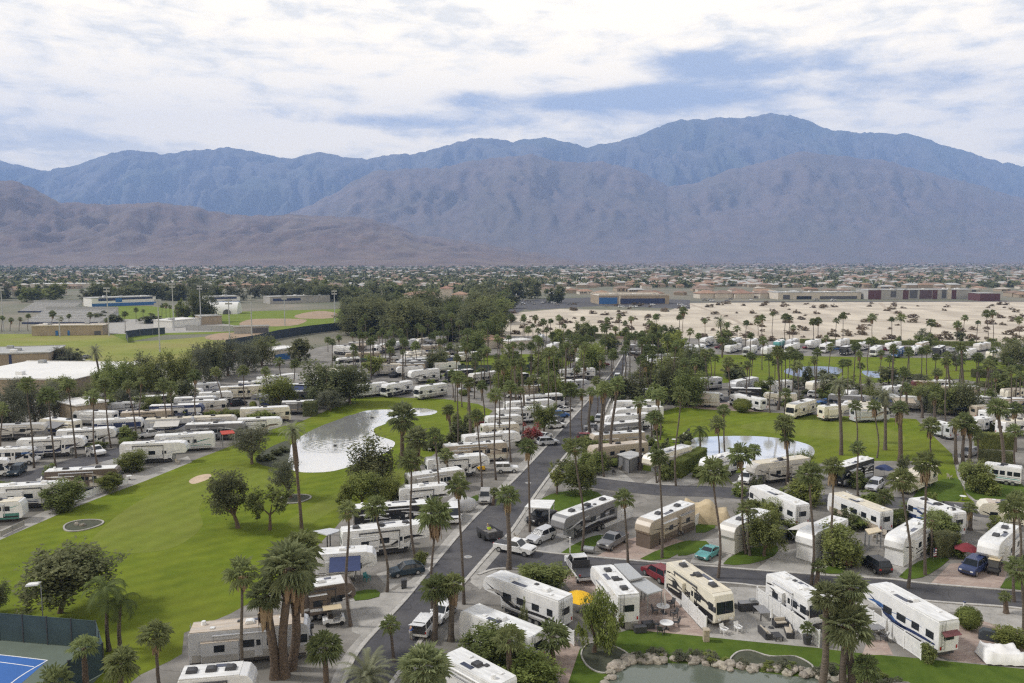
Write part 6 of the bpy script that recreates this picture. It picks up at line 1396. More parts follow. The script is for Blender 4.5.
# desert scrub
SCR = leafmat('desert_scrub_leaf', (.27,.215,.15), (.16,.125,.085))
scr = [blob_leaves(300+i, lobes(90+i, 6, .6, (.35,.5), .6), 700, .11, None).mesh('scrub', SCR) for i in range(3)]
for i in range(190):
    u = random.uniform(512,1040); v = 303 + 38*random.random()**1.2
    if u < 560 and v < 312: continue
    p = P(u,v); s_ = random.uniform(1.0,3.1); o = inst('desert_shrub', scr[i%3], None, (p.x,p.y,s_*.22), random.uniform(0,6), (s_*random.uniform(.9,1.3),s_,s_*.7)); tag(o, 'low brown desert shrub scattered on the sandy lot', 'shrub', 'desert shrubs on the sandy lot')

# planting and clutter in the gaps between the vehicles
def free(p, m=.9):
    for (x, y, rz, hl) in FOOT:
        dx, dy = p.x-x, p.y-y; a_ = dx*math.cos(rz)+dy*math.sin(rz); b_ = -dx*math.sin(rz)+dy*math.cos(rz)
        if abs(a_) < hl+m and abs(b_) < 1.7+m: return False
    return True
def on_road(u, v):
    if v > 540 and 555 < v < 615 and u > 470: return True
    cx = 622-(v-356)*.88
    return abs(u-cx) < 8+(v-356)*.19
rs = random.Random(31); k_ = 0
while k_ < 95:
    x0, x1, y0, y1 = rs.choice(((395,530,405,545),(0,330,405,500),(555,690,415,480),(690,1010,470,560),(700,1010,386,412),(330,500,345,398),(690,1000,340,352)))
    u, v = rs.uniform(x0,x1), rs.uniform(y0,y1)
    if on_road(u,v) or not free(P(u,v)): continue
    if 410 < v and u < 420 and v > 540 - u*.45 and u < 400 - 0: continue
    s_ = (v-258)/40; tree(rs.choice(('bush','bush','darkbush','grey','ball')), u, v, s_*rs.uniform(1.6,3.4), s_*rs.uniform(1.2,2.8), 'green planting in a gap between the parked trailers', 'shrubs planted between the trailers', parts=False, clear=0, name='shrub', cat='shrub'); k_ += 1
# ------------------------------------------------------------------ fences and patios of the near sites
fence([(665,589),(706,633)],1.8,'white slat fence between the round table patio and the cream motorhome')
fence([(757,602),(819,647.5)],1.8,'white slat fence along the black swirl motorhome patio')
fence([(858.5,617.5),(921,660)],1.8,'white slat fence along the navy swoosh trailer')
fence([(600,530),(632,517)],1.8,'white slat fence beside the dark grey trailer')
fence([(683,534),(699,523.5)],1.7,'white slat fence beside the tan brown trailer')
fence([(546,626),(574,646)],1.6,'white slat fence on the wedge patio behind the short fan palm')
fence([(1000,566),(1022,552)],1.8,'white slat fence at the right edge beside the golf cart')
fence([(70,504),(118,487),(128,484)],1.2,'low white picket fence on the lawn edge patio')
fence([(1,537),(24,526)],.8,'low white patio wall at the left end of the lawn', M_CONC, 'wall', slat=False)
IRON = mat('iron_chair', (.06,.06,.065), .5); WICK = mat('dark_wicker', (.05,.05,.055), .8); CUSH = mat('beige_cushion', (.45,.40,.33), .9)
round_table(666.5,629,.75,'round white topped table nearest the lake lawn fence',IRON,PLAST_W); round_table(663,612,.75,'round white topped table behind the nearer one',IRON,PLAST_W)
for u, v, a_, lb in ((656,628,0,'black patio chair left of the nearer round table'),(676,626,180,'black patio chair right of the nearer round table'),(661,634,60,'black patio chair in front of the nearer round table'),(674,617,200,'black patio chair between the two round tables'),(655,614,-20,'black patio chair left of the farther round table'),(671,607,210,'black patio chair behind the farther round table')): patio_chair(u,v,R(a_),lb,'black chairs round the patio tables',IRON)
umbrella(664.5,614,1.0,2.6,'closed pale umbrella over the farther round table','J',True)
umbrella(578,612,1.9,2.5,'open yellow umbrella beside the white rear window trailer','Y'); umbrella(966,561,1.6,2.5,'open red umbrella beside the square dark hedge','R'); umbrella(771,628,.8,2.8,'closed white umbrella by the dark wicker sofas','W',True)
umbrella(884,477,1.7,2.4,'open navy umbrella at the golf lawn edge','N'); umbrella(886,640,.8,2.4,'closed grey umbrella on the round pink patio','G',True)
for u, v, a_, lb in ((724,634,-60,'white lounge chair left of two before the cream motorhome'),(738,632,-70,'white lounge chair right of two before the cream motorhome')): patio_chair(u,v,R(a_),lb,'white chairs before the cream motorhome',PLAST_W)
ch0 = [patio_chair(455,520,.3,'small patio chair among the trailers','patio chairs among the trailers',m_) for m_ in (IRON, PLAST_W, CUSH)]
tb0 = [round_table(470,505,.5,'small round table among the trailers',PLAST_D,PLAST_W,'patio tables among the trailers')]
k_ = 0
while k_ < 90:
    x0, x1, y0, y1 = rs.choice(((395,530,415,545),(20,330,410,498),(560,690,430,480),(700,1010,475,560)))
    u, v = rs.uniform(x0,x1), rs.uniform(y0,y1); p = P(u,v)
    if on_road(u,v) or not free(p,.2): continue
    if u < 400 and v > 540 - u*.42: continue
    dup(rs.choice(ch0+ch0+tb0), (p.x,p.y,.015), rs.uniform(0,6.28)); k_ += 1
def sofa(u,v,rz,ln,label):
    p = P(u,v); root = empty('patio_sofa',(p.x,p.y,.015),rz,label,'sofa','dark wicker patio seats'); mb = MB(); mb.box(-.4,.4,-ln/2,ln/2,.05,.42); mb.box(-.42,-.25,-ln/2,ln/2,.42,.8); mb.box(-.4,.4,-ln/2,-ln/2+.15,.42,.62); mb.box(-.4,.4,ln/2-.15,ln/2,.42,.62); mb.build('frame',WICK,root)
    mb = MB(); mb.box(-.24,.38,-ln/2+.17,ln/2-.17,.43,.55,0,.03); mb.build('seat_cushion',CUSH,root); mb = MB(); mb.box(-.24,-.10,-ln/2+.17,ln/2-.17,.56,.9,0,.03); mb.build('back_cushion',CUSH,root)
sofa(765,636,R(8),1.9,'dark wicker seat left of the low square table'); sofa(789,635,R(170),1.9,'dark wicker seat right of the low square table'); sofa(780,626,R(-80),1.6,'dark wicker seat behind the low square table')
def low_table(u,v,w_,d_,h_,label,top,leg):
    p = P(u,v); root = empty('patio_table',(p.x,p.y,.015),R(8),label,'table'); mb = MB(); mb.box(-w_/2,w_/2,-d_/2,d_/2,h_-.06,h_,0,.015); mb.build('tabletop',top,root)
    for x in (-w_/2+.07,w_/2-.07):
        for y_ in (-d_/2+.07,d_/2-.07): mb = MB(); mb.box(x-.05,x+.05,y_-.05,y_+.05,0,h_-.061); mb.build('leg',leg,root)
low_table(777,639,.9,1.2,.5,'low square dark table between the wicker seats',WICK,WICK); low_table(762,617,1.3,2.0,.9,'tall slate grey table by the white slat fence',paint('L'),IRON)
low_table(877,634,1.6,1.2,.8,'dark table on the round pink patio',paint('L'),IRON)
for u, v, a_, lb in ((871,640,40,'dark chair left of the pink patio table'),(884,641,140,'dark chair right of the pink patio table')): patio_chair(u,v,R(a_),lb,'dark chairs at the pink patio table',IRON)
patio_chair(871,629,R(-60),'white chair at the pink patio table',None,PLAST_W)
p = P(748,610); root = empty('outdoor_kitchen',(p.x,p.y,.015),R(10),'black outdoor kitchen counter behind the white lounge chairs','counter'); mb = MB(); mb.box(-1.1,1.1,-.4,.4,0,.95,0,.02); mb.build('cabinet',PLAST_D,root); mb = MB(); mb.box(-1.15,1.15,-.45,.45,.952,1.0); mb.build('countertop',paint('L'),root); mb = MB(); mb.box(.2,.9,-.3,.3,1.002,1.3,0,.08); mb.build('grill_lid',STEEL,root)
for u, v, lb in ((640,632,'black storage box behind the three unit trailer, left'),(648,628,'black storage box behind the three unit trailer, right')):
    p = P(u,v); root = empty('storage_box',(p.x,p.y,.015),R(10),lb,'box'); mb = MB(); mb.box(-.65,.65,-.35,.35,0,.6,0,.03); mb.build('body',PLAST_D,root); mb = MB(); mb.box(-.68,.68,-.38,.38,.602,.70,0,.03); mb.build('lid',PLAST_D,root)
p = P(631,628); mb = MB(); mb.box(-.7,.7,-.3,.3,0,.75,0,.02); tag(mb.build('patio_wall',M_CONC,loc=(p.x,p.y,.01)),'low pale block wall at the lawn corner behind the three unit trailer','wall')
for u, v, lb in ((706,641,'tan stone pillar at the fence end before the cream motorhome'),):
    p = P(u,v); mb = MB(); mb.box(-.3,.3,-.3,.3,0,1.2,0,.03); mb.box(-.36,.36,-.36,.36,1.2,1.32,0,.02); tag(mb.build('stone_pillar',mat('tan_stone',(.42,.36,.28),.9,.3,4),loc=(p.x,p.y,.01)),lb,'pillar')
p = P(807,644); root = empty('potted_palm',(p.x,p.y,.015),0,'potted bushy palm in dark pot at the white slat fence','potted plant'); mb = MB(); mb.cyl((0,0,0),(0,0,.9),.35,.5,n=14); mb.build('pot',PLAST_D,root); mb = MB(); mb.tube([(0,0,.85),(.03,0,1.3),(0,0,1.7)],[.1,.08,.07]); mb.build('trunk',BOOT,root); inst('crown',FANS[1],root,(0,0,1.75),0,.5)
# draped white canopy, covered grill, awning shade structures
p = P(1001,660); root = empty('fabric_canopy',(p.x,p.y,.015),R(-6),'draped white fabric cover with peaked corners on the pink patio','canopy'); mb = MB(); n = 12; vs = []
for i in range(n+1):
    for j in range(n+1):
        x = -1.9+3.8*i/n; y_ = -1.3+2.6*j/n; e = min(i,n-i,j,n-j)/n; cnr = max(0,1-math.hypot(abs(x)-1.9,abs(y_)-1.3)/.9); ctr = max(0,1-math.hypot(x+.2,y_)/1.0)
        vs.append((x*(1.05 if e == 0 else 1),y_*(1.05 if e == 0 else 1),(.15 if e == 0 else 1.15)+.45*cnr*(e>0)+.6*ctr+.05*math.sin(i*2.1)*math.cos(j*1.7)))
mb.add(vs,[(i*(n+1)+j,(i+1)*(n+1)+j,(i+1)*(n+1)+j+1,i*(n+1)+j+1) for i in range(n) for j in range(n)],0,True); mb.build('fabric',mat('white_tarp',(.74,.73,.72),.8,.12,1.5),root)
p = P(989,640); root = empty('covered_grill',(p.x,p.y,.015),R(-30),'dark covered grill beside the clipped round shrub','grill'); mb = MB(); mb.prism([(-1.0,0),(1.0,0),(.9,.8),(.5,1.15),(-.6,1.15),(-.95,.8)],-.4,.4,0,.08); mb.build('cover',mat('grill_cover',(.045,.055,.065),.7),root)
p = P(404,588); root = empty('waste_bin',(p.x,p.y,.02),R(15),'black wheeled bin at the curb by the short lawn','bin'); mb = MB(); mb.prism([(-.28,0.05),(.28,.05),(.34,1.0),(-.34,1.0)],-.3,.3,0,.03); mb.build('body',PLAST_D,root); mb = MB(); mb.box(-.37,.37,-.33,.33,1.002,1.08,0,.02); mb.build('lid',PLAST_D,root)
for sg in (1,-1): mb = MB(); mb.cyl((-.25,sg*.32,.1),(-.25,sg*.38,.1),.1,n=10); mb.build('wheel',RUBBER,root)
p = P(382,576); patio_chair(367,581,R(-40),'teal chair in front of the navy awning trailer',None,mat('teal_plastic',(.04,.22,.24),.5))
def shed(c4, hgt, label, post, roofc, walls=None, cat='canopy', name='carport', thick=.15):
    W = [P(u,v,hgt) for u,v in c4]; c0 = sum(W, Vector())/4; root = empty(name,(c0.x,c0.y,.01),0,label,cat); L_ = [p-Vector((c0.x,c0.y,0)) for p in W]
    mb = MB(); mb.add([(p.x,p.y,hgt) for p in L_]+[(p.x,p.y,hgt-thick) for p in L_],[(0,1,2,3),(7,6,5,4),(0,4,5,1),(1,5,6,2),(2,6,7,3),(3,7,4,0)]); mb.build('roof',roofc,root)
    for p in L_: q = p*.92; mb = MB(); mb.box(q.x-.07,q.x+.07,q.y-.07,q.y+.07,0,hgt-thick-.003); mb.build('post',post,root)
    if walls:
        q = [p*.88 for p in L_]
        for i in range(4): 
            mb = MB(); mb.quad((q[i].x,q[i].y,0.02),(q[(i+1)%4].x,q[(i+1)%4].y,0.02),(q[(i+1)%4].x,q[(i+1)%4].y,hgt-thick-.004),(q[i].x,q[i].y,hgt-thick-.004)); mb.build('wall',walls,root)
    return root
shed([(532,499.5),(555,500),(550,508.5),(524.5,507)],2.9,'flat white carport roof over the black pickup',PLAST_W,roofm('W'))
shed([(617,454),(631,450.5),(644,454),(629.5,459)],2.8,'dark walled shed with pale flat roof beside the cream nosed trailer',PLAST_D,roofm('G'),paint('L'),'shed','garden_shed')
shed([(614,564),(628,563),(643,577),(629,580)],3.0,'grey ribbed canopy roof, upper of two right of the three unit trailer',STEEL,mat('ribbed_metal',(.42,.43,.44),.5,.3,9,coord='obj',stretch=(1,8,1)))
shed([(629,582),(645,578),(663,590),(648,594)],2.6,'grey ribbed canopy roof, lower of two over the round table patio',STEEL,MATS['ribbed_metal'])
shed([(313,531),(330,528),(343,530),(327,535)],2.6,'small blue grey gazebo roof at the lawn end of the swoosh trailer',PLAST_D,paint('S'))
shed([(220,431),(233,430),(235,433),(222,434.5)],2.8,'red canopy roof on the lawn edge beside the black motorhome',STEEL,mat('red_canvas',(.42,.05,.03),.8))
shed([(865,529),(878,527),(882,531),(869,534)],2.4,'tan canopy over the dark patio left of the white trailer',STEEL,paint('H'))
# sand coloured tarp house
p = P(705,521); root = empty('tarp_cover',(p.x,p.y,.01),R(-15),'sand coloured fabric cover draped over a parked vehicle','tarp'); mb = MB(); n = 14; vs = []
for i in range(n+1):
    for j in range(n+1):
        x = -3.6+7.2*i/n; y_ = -1.6+3.2*j/n; e = min(i,n-i,j,n-j)
        vs.append((x*(1.06 if e == 0 else 1),y_*(1.1 if e == 0 else 1),0.02 if e == 0 else (2.7+.35*math.sin(i*.9+1)*(1 if i < 9 else .4)-(.7 if i > 9 else 0)+.08*math.sin(j*2.3+i*1.3))))
mb.add(vs,[(i*(n+1)+j,(i+1)*(n+1)+j,(i+1)*(n+1)+j+1,i*(n+1)+j+1) for i in range(n) for j in range(n)],0,True); mb.build('fabric',mat('sand_tarp',(.52,.42,.27),.85,.2,1.0,bump=.3),root)
# white wrapped trailer domes at the road
p = P(461,511); root = empty('covered_boat',(p.x,p.y,.01),R(15),'rounded grey white covered vehicle beside the white van','covered vehicle'); bm = bmesh.new(); bmesh.ops.create_uvsphere(bm,u_segments=20,v_segments=12,radius=1)
for v in bm.verts: v.co = (v.co.x*2.6, v.co.y*1.2, max(0, v.co.z*1.5+.9 + .08*math.sin(v.co.x*9)))
mb = MB(); mb.bm(bm,0,True); mb.build('cover',mat('pale_cover',(.50,.50,.51),.6,.2,1.2),root)
# small flag, post, signs
p = P(933,562); root = empty('garden_flag',(p.x,p.y,.01),R(20),'small red and white striped garden flag on the verge lawn','flag'); mb = MB(); mb.cyl((0,0,0),(0,0,1.9),.02,n=6); mb.build('pole',STEEL,root)
mb = MB()
for k in range(7): z = 1.85-k*.17; mb.box(.02+.02*math.sin(k),.55+.03*math.sin(k*2),-.012,.012,z-.17,z-.003,k%2)
mb.box(.0,.25,-.016,.016,1.25,1.85,2); mb.build('cloth',[paint('R'),PLAST_W,paint('N')],root)
for u, v, h_, lb in ((570,553,2.1,'white square post on the verge lawn by the silver car'),(922,631,.9,'short white post on the lake lawn'),(964,611,1.0,'small dark blue topped post at the drive edge')):
    p = P(u,v); root = empty('utility_post',(p.x,p.y,.01),0,lb,'post'); mb = MB(); mb.box(-.09,.09,-.09,.09,0,h_); mb.build('post',PLAST_W,root); mb = MB(); mb.box(-.13,.13,-.13,.13,h_+.003,h_+.12,0,.02); mb.build('cap',PLAST_W if 'dark' not in lb else paint('N'),root)
p = P(589,553); root = empty('trash_bins',(p.x,p.y,.01),R(-20),'grey round metal tank on the verge beside the grey pickup','tank'); mb = MB(); mb.cyl((-.7,0,.5),(.7,0,.5),.45,n=14); mb.build('tank',STEEL,root); mb = MB(); mb.box(-.5,.5,-.3,.3,0,.12); mb.build('base',PLAST_D,root); root.name = 'metal_tank'
# planters
def ring(u,v,rx,label,rocks=()):
    p = P(u,v); root = empty('lawn_planter',(p.x,p.y,0),0,label,'planter'); mb = MB(); n = 40
    vs = []
    for i in range(n):
        a_ = 2*math.pi*i/n; k_ = 1+.06*math.sin(a_*3)
        for rr, z in ((rx*k_,.02),(rx*k_,.16),((rx-.25)*k_,.16),((rx-.25)*k_,.05)): vs.append((math.cos(a_)*rr,math.sin(a_)*rr,z))
    mb.add(vs,[(i*4+j,((i+1)%n)*4+j,((i+1)%n)*4+j+1,i*4+j+1) for i in range(n) for j in range(3)]); mb.build('border',M_CONC,root)
    mb = MB(); mb.add([(math.cos(2*math.pi*i/n)*(rx-.2)*(1+.06*math.sin(6*math.pi*i/n)),math.sin(2*math.pi*i/n)*(rx-.2)*(1+.06*math.sin(6*math.pi*i/n)),.06) for i in range(n)],[tuple(range(n))]); mb.build('soil',M_MULCH,root)
    return p
def rockmesh(seed):
    bm = bmesh.new(); bmesh.ops.create_icosphere(bm, subdivisions=2, radius=1)
    for v in bm.verts: v.co *= 1 + .35*MN.noise(v.co*1.3+Vector((seed*7.1,0,0))) + .12*MN.noise(v.co*3+Vector((0,seed,0))); v.co.z *= .75
    mb = MB(); mb.bm(bm,0,False); return mb.mesh('boulder', mat('boulder_stone',(.40,.36,.30),.95,col2=(.17,.15,.125),scale=2.5,coord='obj',detail=8,rnd=.25,bump=.5))
ROCK = [rockmesh(i) for i in range(5)]
p = ring(82.6,525.5,2.75,'round dark planter bed with pale edging on the big lawn')
for u, v in ((77,525),(83,526)): q = P(u,v); tag(inst('boulder',ROCK[1],None,(q.x,q.y,.2),random.random()*6,(.45,.4,.35)),'pale rock lying in the round lawn planter','boulder','rocks in the round planter')
ring(295,499,2.6,'ringed planter bed around the thin grey green tree')
def bed(pix, label, m):
    pts = smooth([P(u,v) for u,v in pix],4); c0 = sum(pts, Vector((0,0)))/len(pts); root = empty('planting_bed',(c0.x,c0.y,0),0,label,'planting bed'); L_ = [p-c0 for p in pts]
    A_ = sum(L_[i-1][0]*L_[i][1]-L_[i][0]*L_[i-1][1] for i in range(len(L_)))
    if A_ < 0: L_ = L_[::-1]
    mb = MB(); mb.add([(p[0],p[1],.03) for p in L_],[tuple(range(len(L_)))]); mb.build('soil',m,root); mb = MB(); n = len(L_); vs = []
    for i,p in enumerate(L_): d = p.normalized()*.16; vs += [(p[0]+d.x,p[1]+d.y,.013),(p[0]+d.x,p[1]+d.y,.12),(p[0],p[1],.12),(p[0],p[1],.02)]
    mb.add(vs,[(i*4+j,((i+1)%n)*4+j,((i+1)%n)*4+j+1,i*4+j+1) for i in range(n) for j in range(3)]); mb.build('border',M_KERB,root)
bed([(582,655),(588,645),(605,644),(628,655),(622,664),(606,673),(590,668)],'ringed dark bed under the weeping tree at the lake',M_MULCH)
bed([(731,662),(738,653),(752,651.5),(770,657),(795,657),(812,668),(780,668),(750,664)],'curved planting bed on the lake shore lawn',M_MULCH)
bed([(411,512),(430,508),(462,505),(466,512),(440,517)],'small planting bed at the white van drive',M_MULCH)
# boulders round the lake
line_ = [(603,688),(608,676),(616,666),(626,659),(640,657),(660,657.5),(690,658.5),(715,662),(735,666),(760,668),(785,669),(805,672),(830,675),(860,679),(890,685),(915,690)]
for i in range(120):
    t = random.random()*(len(line_)-1); k = int(t); f_ = t-k; a_, b_ = line_[k], line_[k+1]; u = a_[0]+(b_[0]-a_[0])*f_+random.gauss(0,1.2); v = a_[1]+(b_[1]-a_[1])*f_+random.uniform(-1.5,5.5); p = P(u,v); s_ = random.uniform(.28,.62)
    tag(inst('boulder',ROCK[i%5],None,(p.x,p.y,s_*.3),random.random()*6.28,(s_*random.uniform(.9,1.3),s_,s_*random.uniform(.7,1))),'pale boulder in the rocky edge of the lake','boulder','boulders edging the lake')
for i in range(26):
    k = random.randrange(4,len(line_)-1); f_ = random.random(); a_, b_ = line_[k], line_[k+1]; p = P(a_[0]+(b_[0]-a_[0])*f_, a_[1]+(b_[1]-a_[1])*f_+random.uniform(-3,5)); s_ = random.uniform(.35,.8)
    tag(inst('shore_plant',CROWN[('grey',i%2)] if i%3 else CROWN['bush',1],None,(p.x,p.y,s_*.5),random.random()*6,(s_*1.3,s_*1.2,s_*.7)),'low grey green plant among the lake boulders','plant','plants among the lake boulders')
# fountains
for u, v, s_, lb in ((335,446,1.0,'round bubbling fountain spray in the middle of the pond'),(372,418,1.0,'smaller fountain spray at the far end of the pond')):
    p = P(u,v); root = empty('fountain',(p.x,p.y,.02),0,lb,'fountain'); mb = MB(); rn = random.Random(5)
    for i in range(420):
        a_ = rn.uniform(0,6.28); t = rn.random(); rr = 2.0*t*s_; z = 1.9*(1-(2*t-1)**2)*.6+.5*(1-t); q = Vector((math.cos(a_)*rr,math.sin(a_)*rr,max(.05,z))); d = .05
        mb.add([q+Vector((d,0,0)),q+Vector((0,d,.03)),q+Vector((-d,0,0)),q+Vector((0,-d,.06))],[(0,1,2,3)])
    mb.build('spray',mat('water_spray',(.8,.82,.84),.3),root)
    mb = MB(); n = 36
    for k in range(4):
        r_ = 2.4+k*1.3; vs = []
        for i in range(n): a_ = 6.283*i/n; vs += [(math.cos(a_)*(r_-.42)*1.1,math.sin(a_)*(r_-.42),.004),(math.cos(a_)*r_*1.1,math.sin(a_)*r_,.022+.008*math.sin(i*1.7+k)),(math.cos(a_)*(r_+.42)*1.1,math.sin(a_)*(r_+.42),.004)]
        mb.add(vs,[(i*3+j,i*3+j+1,((i+1)%n)*3+j+1,((i+1)%n)*3+j) for i in range(n) for j in range(2)],0,True)
    mb.build('ripples',M_WATER,root); mb = MB(); mb.cyl((0,0,0),(0,0,.25),.35,n=10); mb.build('float',PLAST_D,root)
# ------------------------------------------------------------------ tennis court
sheet('court_surround',[(-120,634),(0,640),(96,648.5),(104,672),(20,760),(-200,760)],mat('court_green',(.115,.145,.115),.9,.15,.3),.016)
sheet('court_blue',[(-120,643),(0,655),(47.5,660.5),(-20,720),(-200,720)],mat('court_blue',(.03,.125,.40),.8,.12,.3),.022)
WL = mat('white_line',(.8,.8,.8),.7)
strip('court_line',[(-120,643),(0,655),(47.5,660.5)],.12,WL,.028); strip('court_line',[(47.5,660.5),(11,683.5),(-20,720)],.12,WL,.032); strip('court_line',[(-90,652),(0,662.3),(34,667)],.10,WL,.028)
fence([(-60,634.5),(0,640.5),(97,649),(104,673),(70,692),(20,740)],3.0,'tall dark windscreen fence around the blue tennis court',mat('windscreen_mesh',(.045,.075,.085),.8,.2,.6),'court_fence',3.0,PLAST_D,False)
p = P(44,613+22); root = empty('court_lamp',(p.x,p.y,0),0,'court floodlight pole with pale lamp head behind the dark fence','lamp'); mb = MB(); mb.cyl((0,0,0),(0,0,5.6),.07,.05,n=8); mb.build('pole',STEEL,root); mb = MB(); mb.prism([(-1.5,5.45),(-.1,5.6),(-.1,5.8),(-1.4,5.7)],-.35,.35,0,.03); mb.build('lamp_head',PLAST_W,root)
# ------------------------------------------------------------------ school grounds
TANW = mat('tan_wall',(.33,.27,.20),.9,.15,.3); GRYW = mat('grey_wall',(.36,.35,.33),.9,.15,.2); PALEW = mat('pale_wall',(.55,.50,.43),.9,.15,.2); BLUEW = mat('blue_wall', (.035,.13,.34),.8); NAVY = mat('navy_panel', (.03,.045,.11),.8); WHT = mat('white_wall',(.68,.68,.66),.85); WROOF = mat('white_roof',(.70,.69,.67),.8,.12,.05,coord='pos',detail=8); GROOF = mat('grey_roof',(.40,.40,.39),.85,.15,.05); TILE = mat('clay_tile_roof',(.30,.185,.13),.9,.25,.4,rnd=.2); BRNR = mat('brown_roof',(.24,.17,.13),.9,.2,.3); MAR = mat('maroon_wall', (.10,.04,.045),.85); DRKW = mat('dark_wall',(.10,.10,.11),.85)
hall([(-60,394),(72,396)],38,4.6,'large school hall with broad white roof behind the trees',TANW,WROOF,win=())
hall([(-40,370),(49,367)],24,5.2,'brown school block with light flat roof at the left edge',TANW,GROOF,bands=((.55,.58,0.1,5.0,NAVY,'panel'),))
hall([(32,336),(103,335)],10,5.0,'long tan school building with blue doors before the stands',TANW,PALEW,bands=((.33,.37,0,2.6,BLUEW,'door'),(.5,.53,0,2.6,BLUEW,'door'),(.88,.97,0,2.2,DRKW,'panel')))
def stands(pl, pr, dep, hgt, label):
    a = P(*pl); b = P(*pr); ln = (b-a).length; root = empty('grandstand',(a.x,a.y,0),heading(a,b),label,'grandstand'); mb = MB(); n = 9
    for k in range(n): mb.box(0,ln,dep*k/n,dep*(k+1)/n,0,.8+hgt*k/n)
    mb.build('seating',mat('aluminium_bench',(.42,.42,.42),.5,.2,.5,coord='pos',stretch=(1,6,6)),root); mb = MB(); mb.box(0,ln,-.2,-.02,0,1.1); mb.build('front_panel',NAVY,root); mb = MB(); mb.box(0,ln,dep+.02,dep+.2,0,hgt+2); mb.build('back_rail',STEEL,root)
stands((22,324),(98,324),26,7,'wide grey grandstand with blue front on the school grounds'); stands((18,312.5),(68,312.5),20,6,'second grey grandstand behind the wide one')
hall([(92,307),(156,304.5)],22,7,'long blue and white stadium building on the school grounds',WHT,GROOF,bands=((0,1,0,2.6,BLUEW,'panel'),(.1,.36,4.6,6.8,NAVY,'panel'),(.36,.46,3.2,6.8,BLUEW,'panel'),(.46,.95,5.2,6.8,NAVY,'panel')))
hall([(208,304),(240,303)],20,6,'blue fronted stadium building behind the dome tent',WHT,GROOF,bands=((0,1,0,2.0,BLUEW,'panel'),(.05,.9,4.0,5.6,NAVY,'panel')))
hall([(270,304),(330,302)],18,6,'long grey building with navy band behind the ball field',GRYW,GROOF,bands=((.05,.5,2.4,4.6,NAVY,'panel'),))
p = P(221,313.5); root = empty('dome_tent',(p.x,p.y,0),R(8),'white arched dome tent with two dark openings','tent'); mb = MB(); n = 14
vs = []
for x in (-13,13):
    for i in range(n+1): a_ = math.pi*i/n; vs.append((x,math.cos(a_)*9,max(0,math.sin(a_))*8.5))
mb.add(vs,[(i,i+1,n+2+i,n+1+i) for i in range(n)],0,True); mb.add(vs[:n+1],[tuple(range(n+1))]); mb.add(vs[n+1:],[tuple(range(n+1))[::-1]]); o = mb.build('canopy',WHT,root)
for x in (-6,6):
    mb = MB(); mb.cyl((x,-9.6,1.0),(x,-8.3,1.0),2.6,n=16); mb.build('opening',DRKW,root)
hall([(234,334),(269,333)],5,3.6,'dark dugout block at the ball field',GRYW,GROOF,bands=((.52,.98,.3,3.0,DRKW,'panel'),))
hall([(172,328),(201,325)],14,4,'low white shed beside the light pole on the school grounds',WHT,WROOF); hall([(201,325),(222,324)],12,5,'tan block beside the low white shed',TANW,GROOF)
hall([(275,361),(300,357)],8,4,'pale building with blue side behind the belt of trees',PALEW,WROOF,bands=((0,.6,0,2.4,BLUEW,'panel'),)); hall([(78,425),(108,420)],9,4.6,'tan building with blue panel between the back trees',TANW,WROOF,bands=((.2,.9,0.1,2.2,BLUEW,'panel'),)); hall([(140,392),(158,388)],8,5,'white gabled building with blue base among the back trees',WHT,WROOF,bands=((0,1,0,1.6,BLUEW,'panel'),))
fence([(226,350),(255,345),(279,339),(310,334),(344,330)],4.5,'long dark outfield fence of the ball field',mat('dark_screen',(.035,.05,.07),.85),'ball_field_fence',8,STEEL,False)
fence([(186,330.5),(262,332)],3,'pale chain fence before the dugout block',mat('chain_mesh',(.36,.36,.36),.7),'chain_fence',8,STEEL,False)
fence([(128,343),(126,338),(140,336),(165,334)],3.5,'short curved dark fence at the outfield corner',mat('dark_screen',(.035,.05,.07),.85),'ball_field_fence',8,STEEL,False)
fence([(440,372),(512,371.5),(530,371)],2.4,'grey green wall fence behind the middle lawn',mat('green_screen',(.07,.09,.09),.85),'screen_fence',8,STEEL,False)
for u, vt, vb, lb in ((3.5,287,331,'tall light pole at the left end of the school field'),(109,288,336,'tall light pole pair before the stands'),(174,284,331,'tall light pole beside the low white shed'),(201,286,325,'tall light pole before the big dark school tree'),(230,300,343,'light pole on the outfield'),(252,296,338,'light pole beside the dugout block'),(160,300,352,'slim light pole at the field edge'),(285,296,326,'light pole behind the ball field'),(335,291,325,'light pole at the right end of the ball field'),(60,316,337,'short lamp pole before the long tan school building')):
    B = P(u,vb); Tp = at_depth(u,vt,B.y); root = empty('light_pole',(B.x,B.y,0),0,lb,'light pole'); mb = MB(); mb.cyl((0,0,0),(0,0,Tp.z),.32,.2,n=8); mb.build('pole',mat('pole_grey',(.42,.43,.45),.6),root); mb = MB()
    for k in range(2): mb.box(-1.6,1.6,-.25,.25,Tp.z-1.6*k-.5,Tp.z-1.6*k+.3)
    mb.build('lamp_head',STEEL,root)
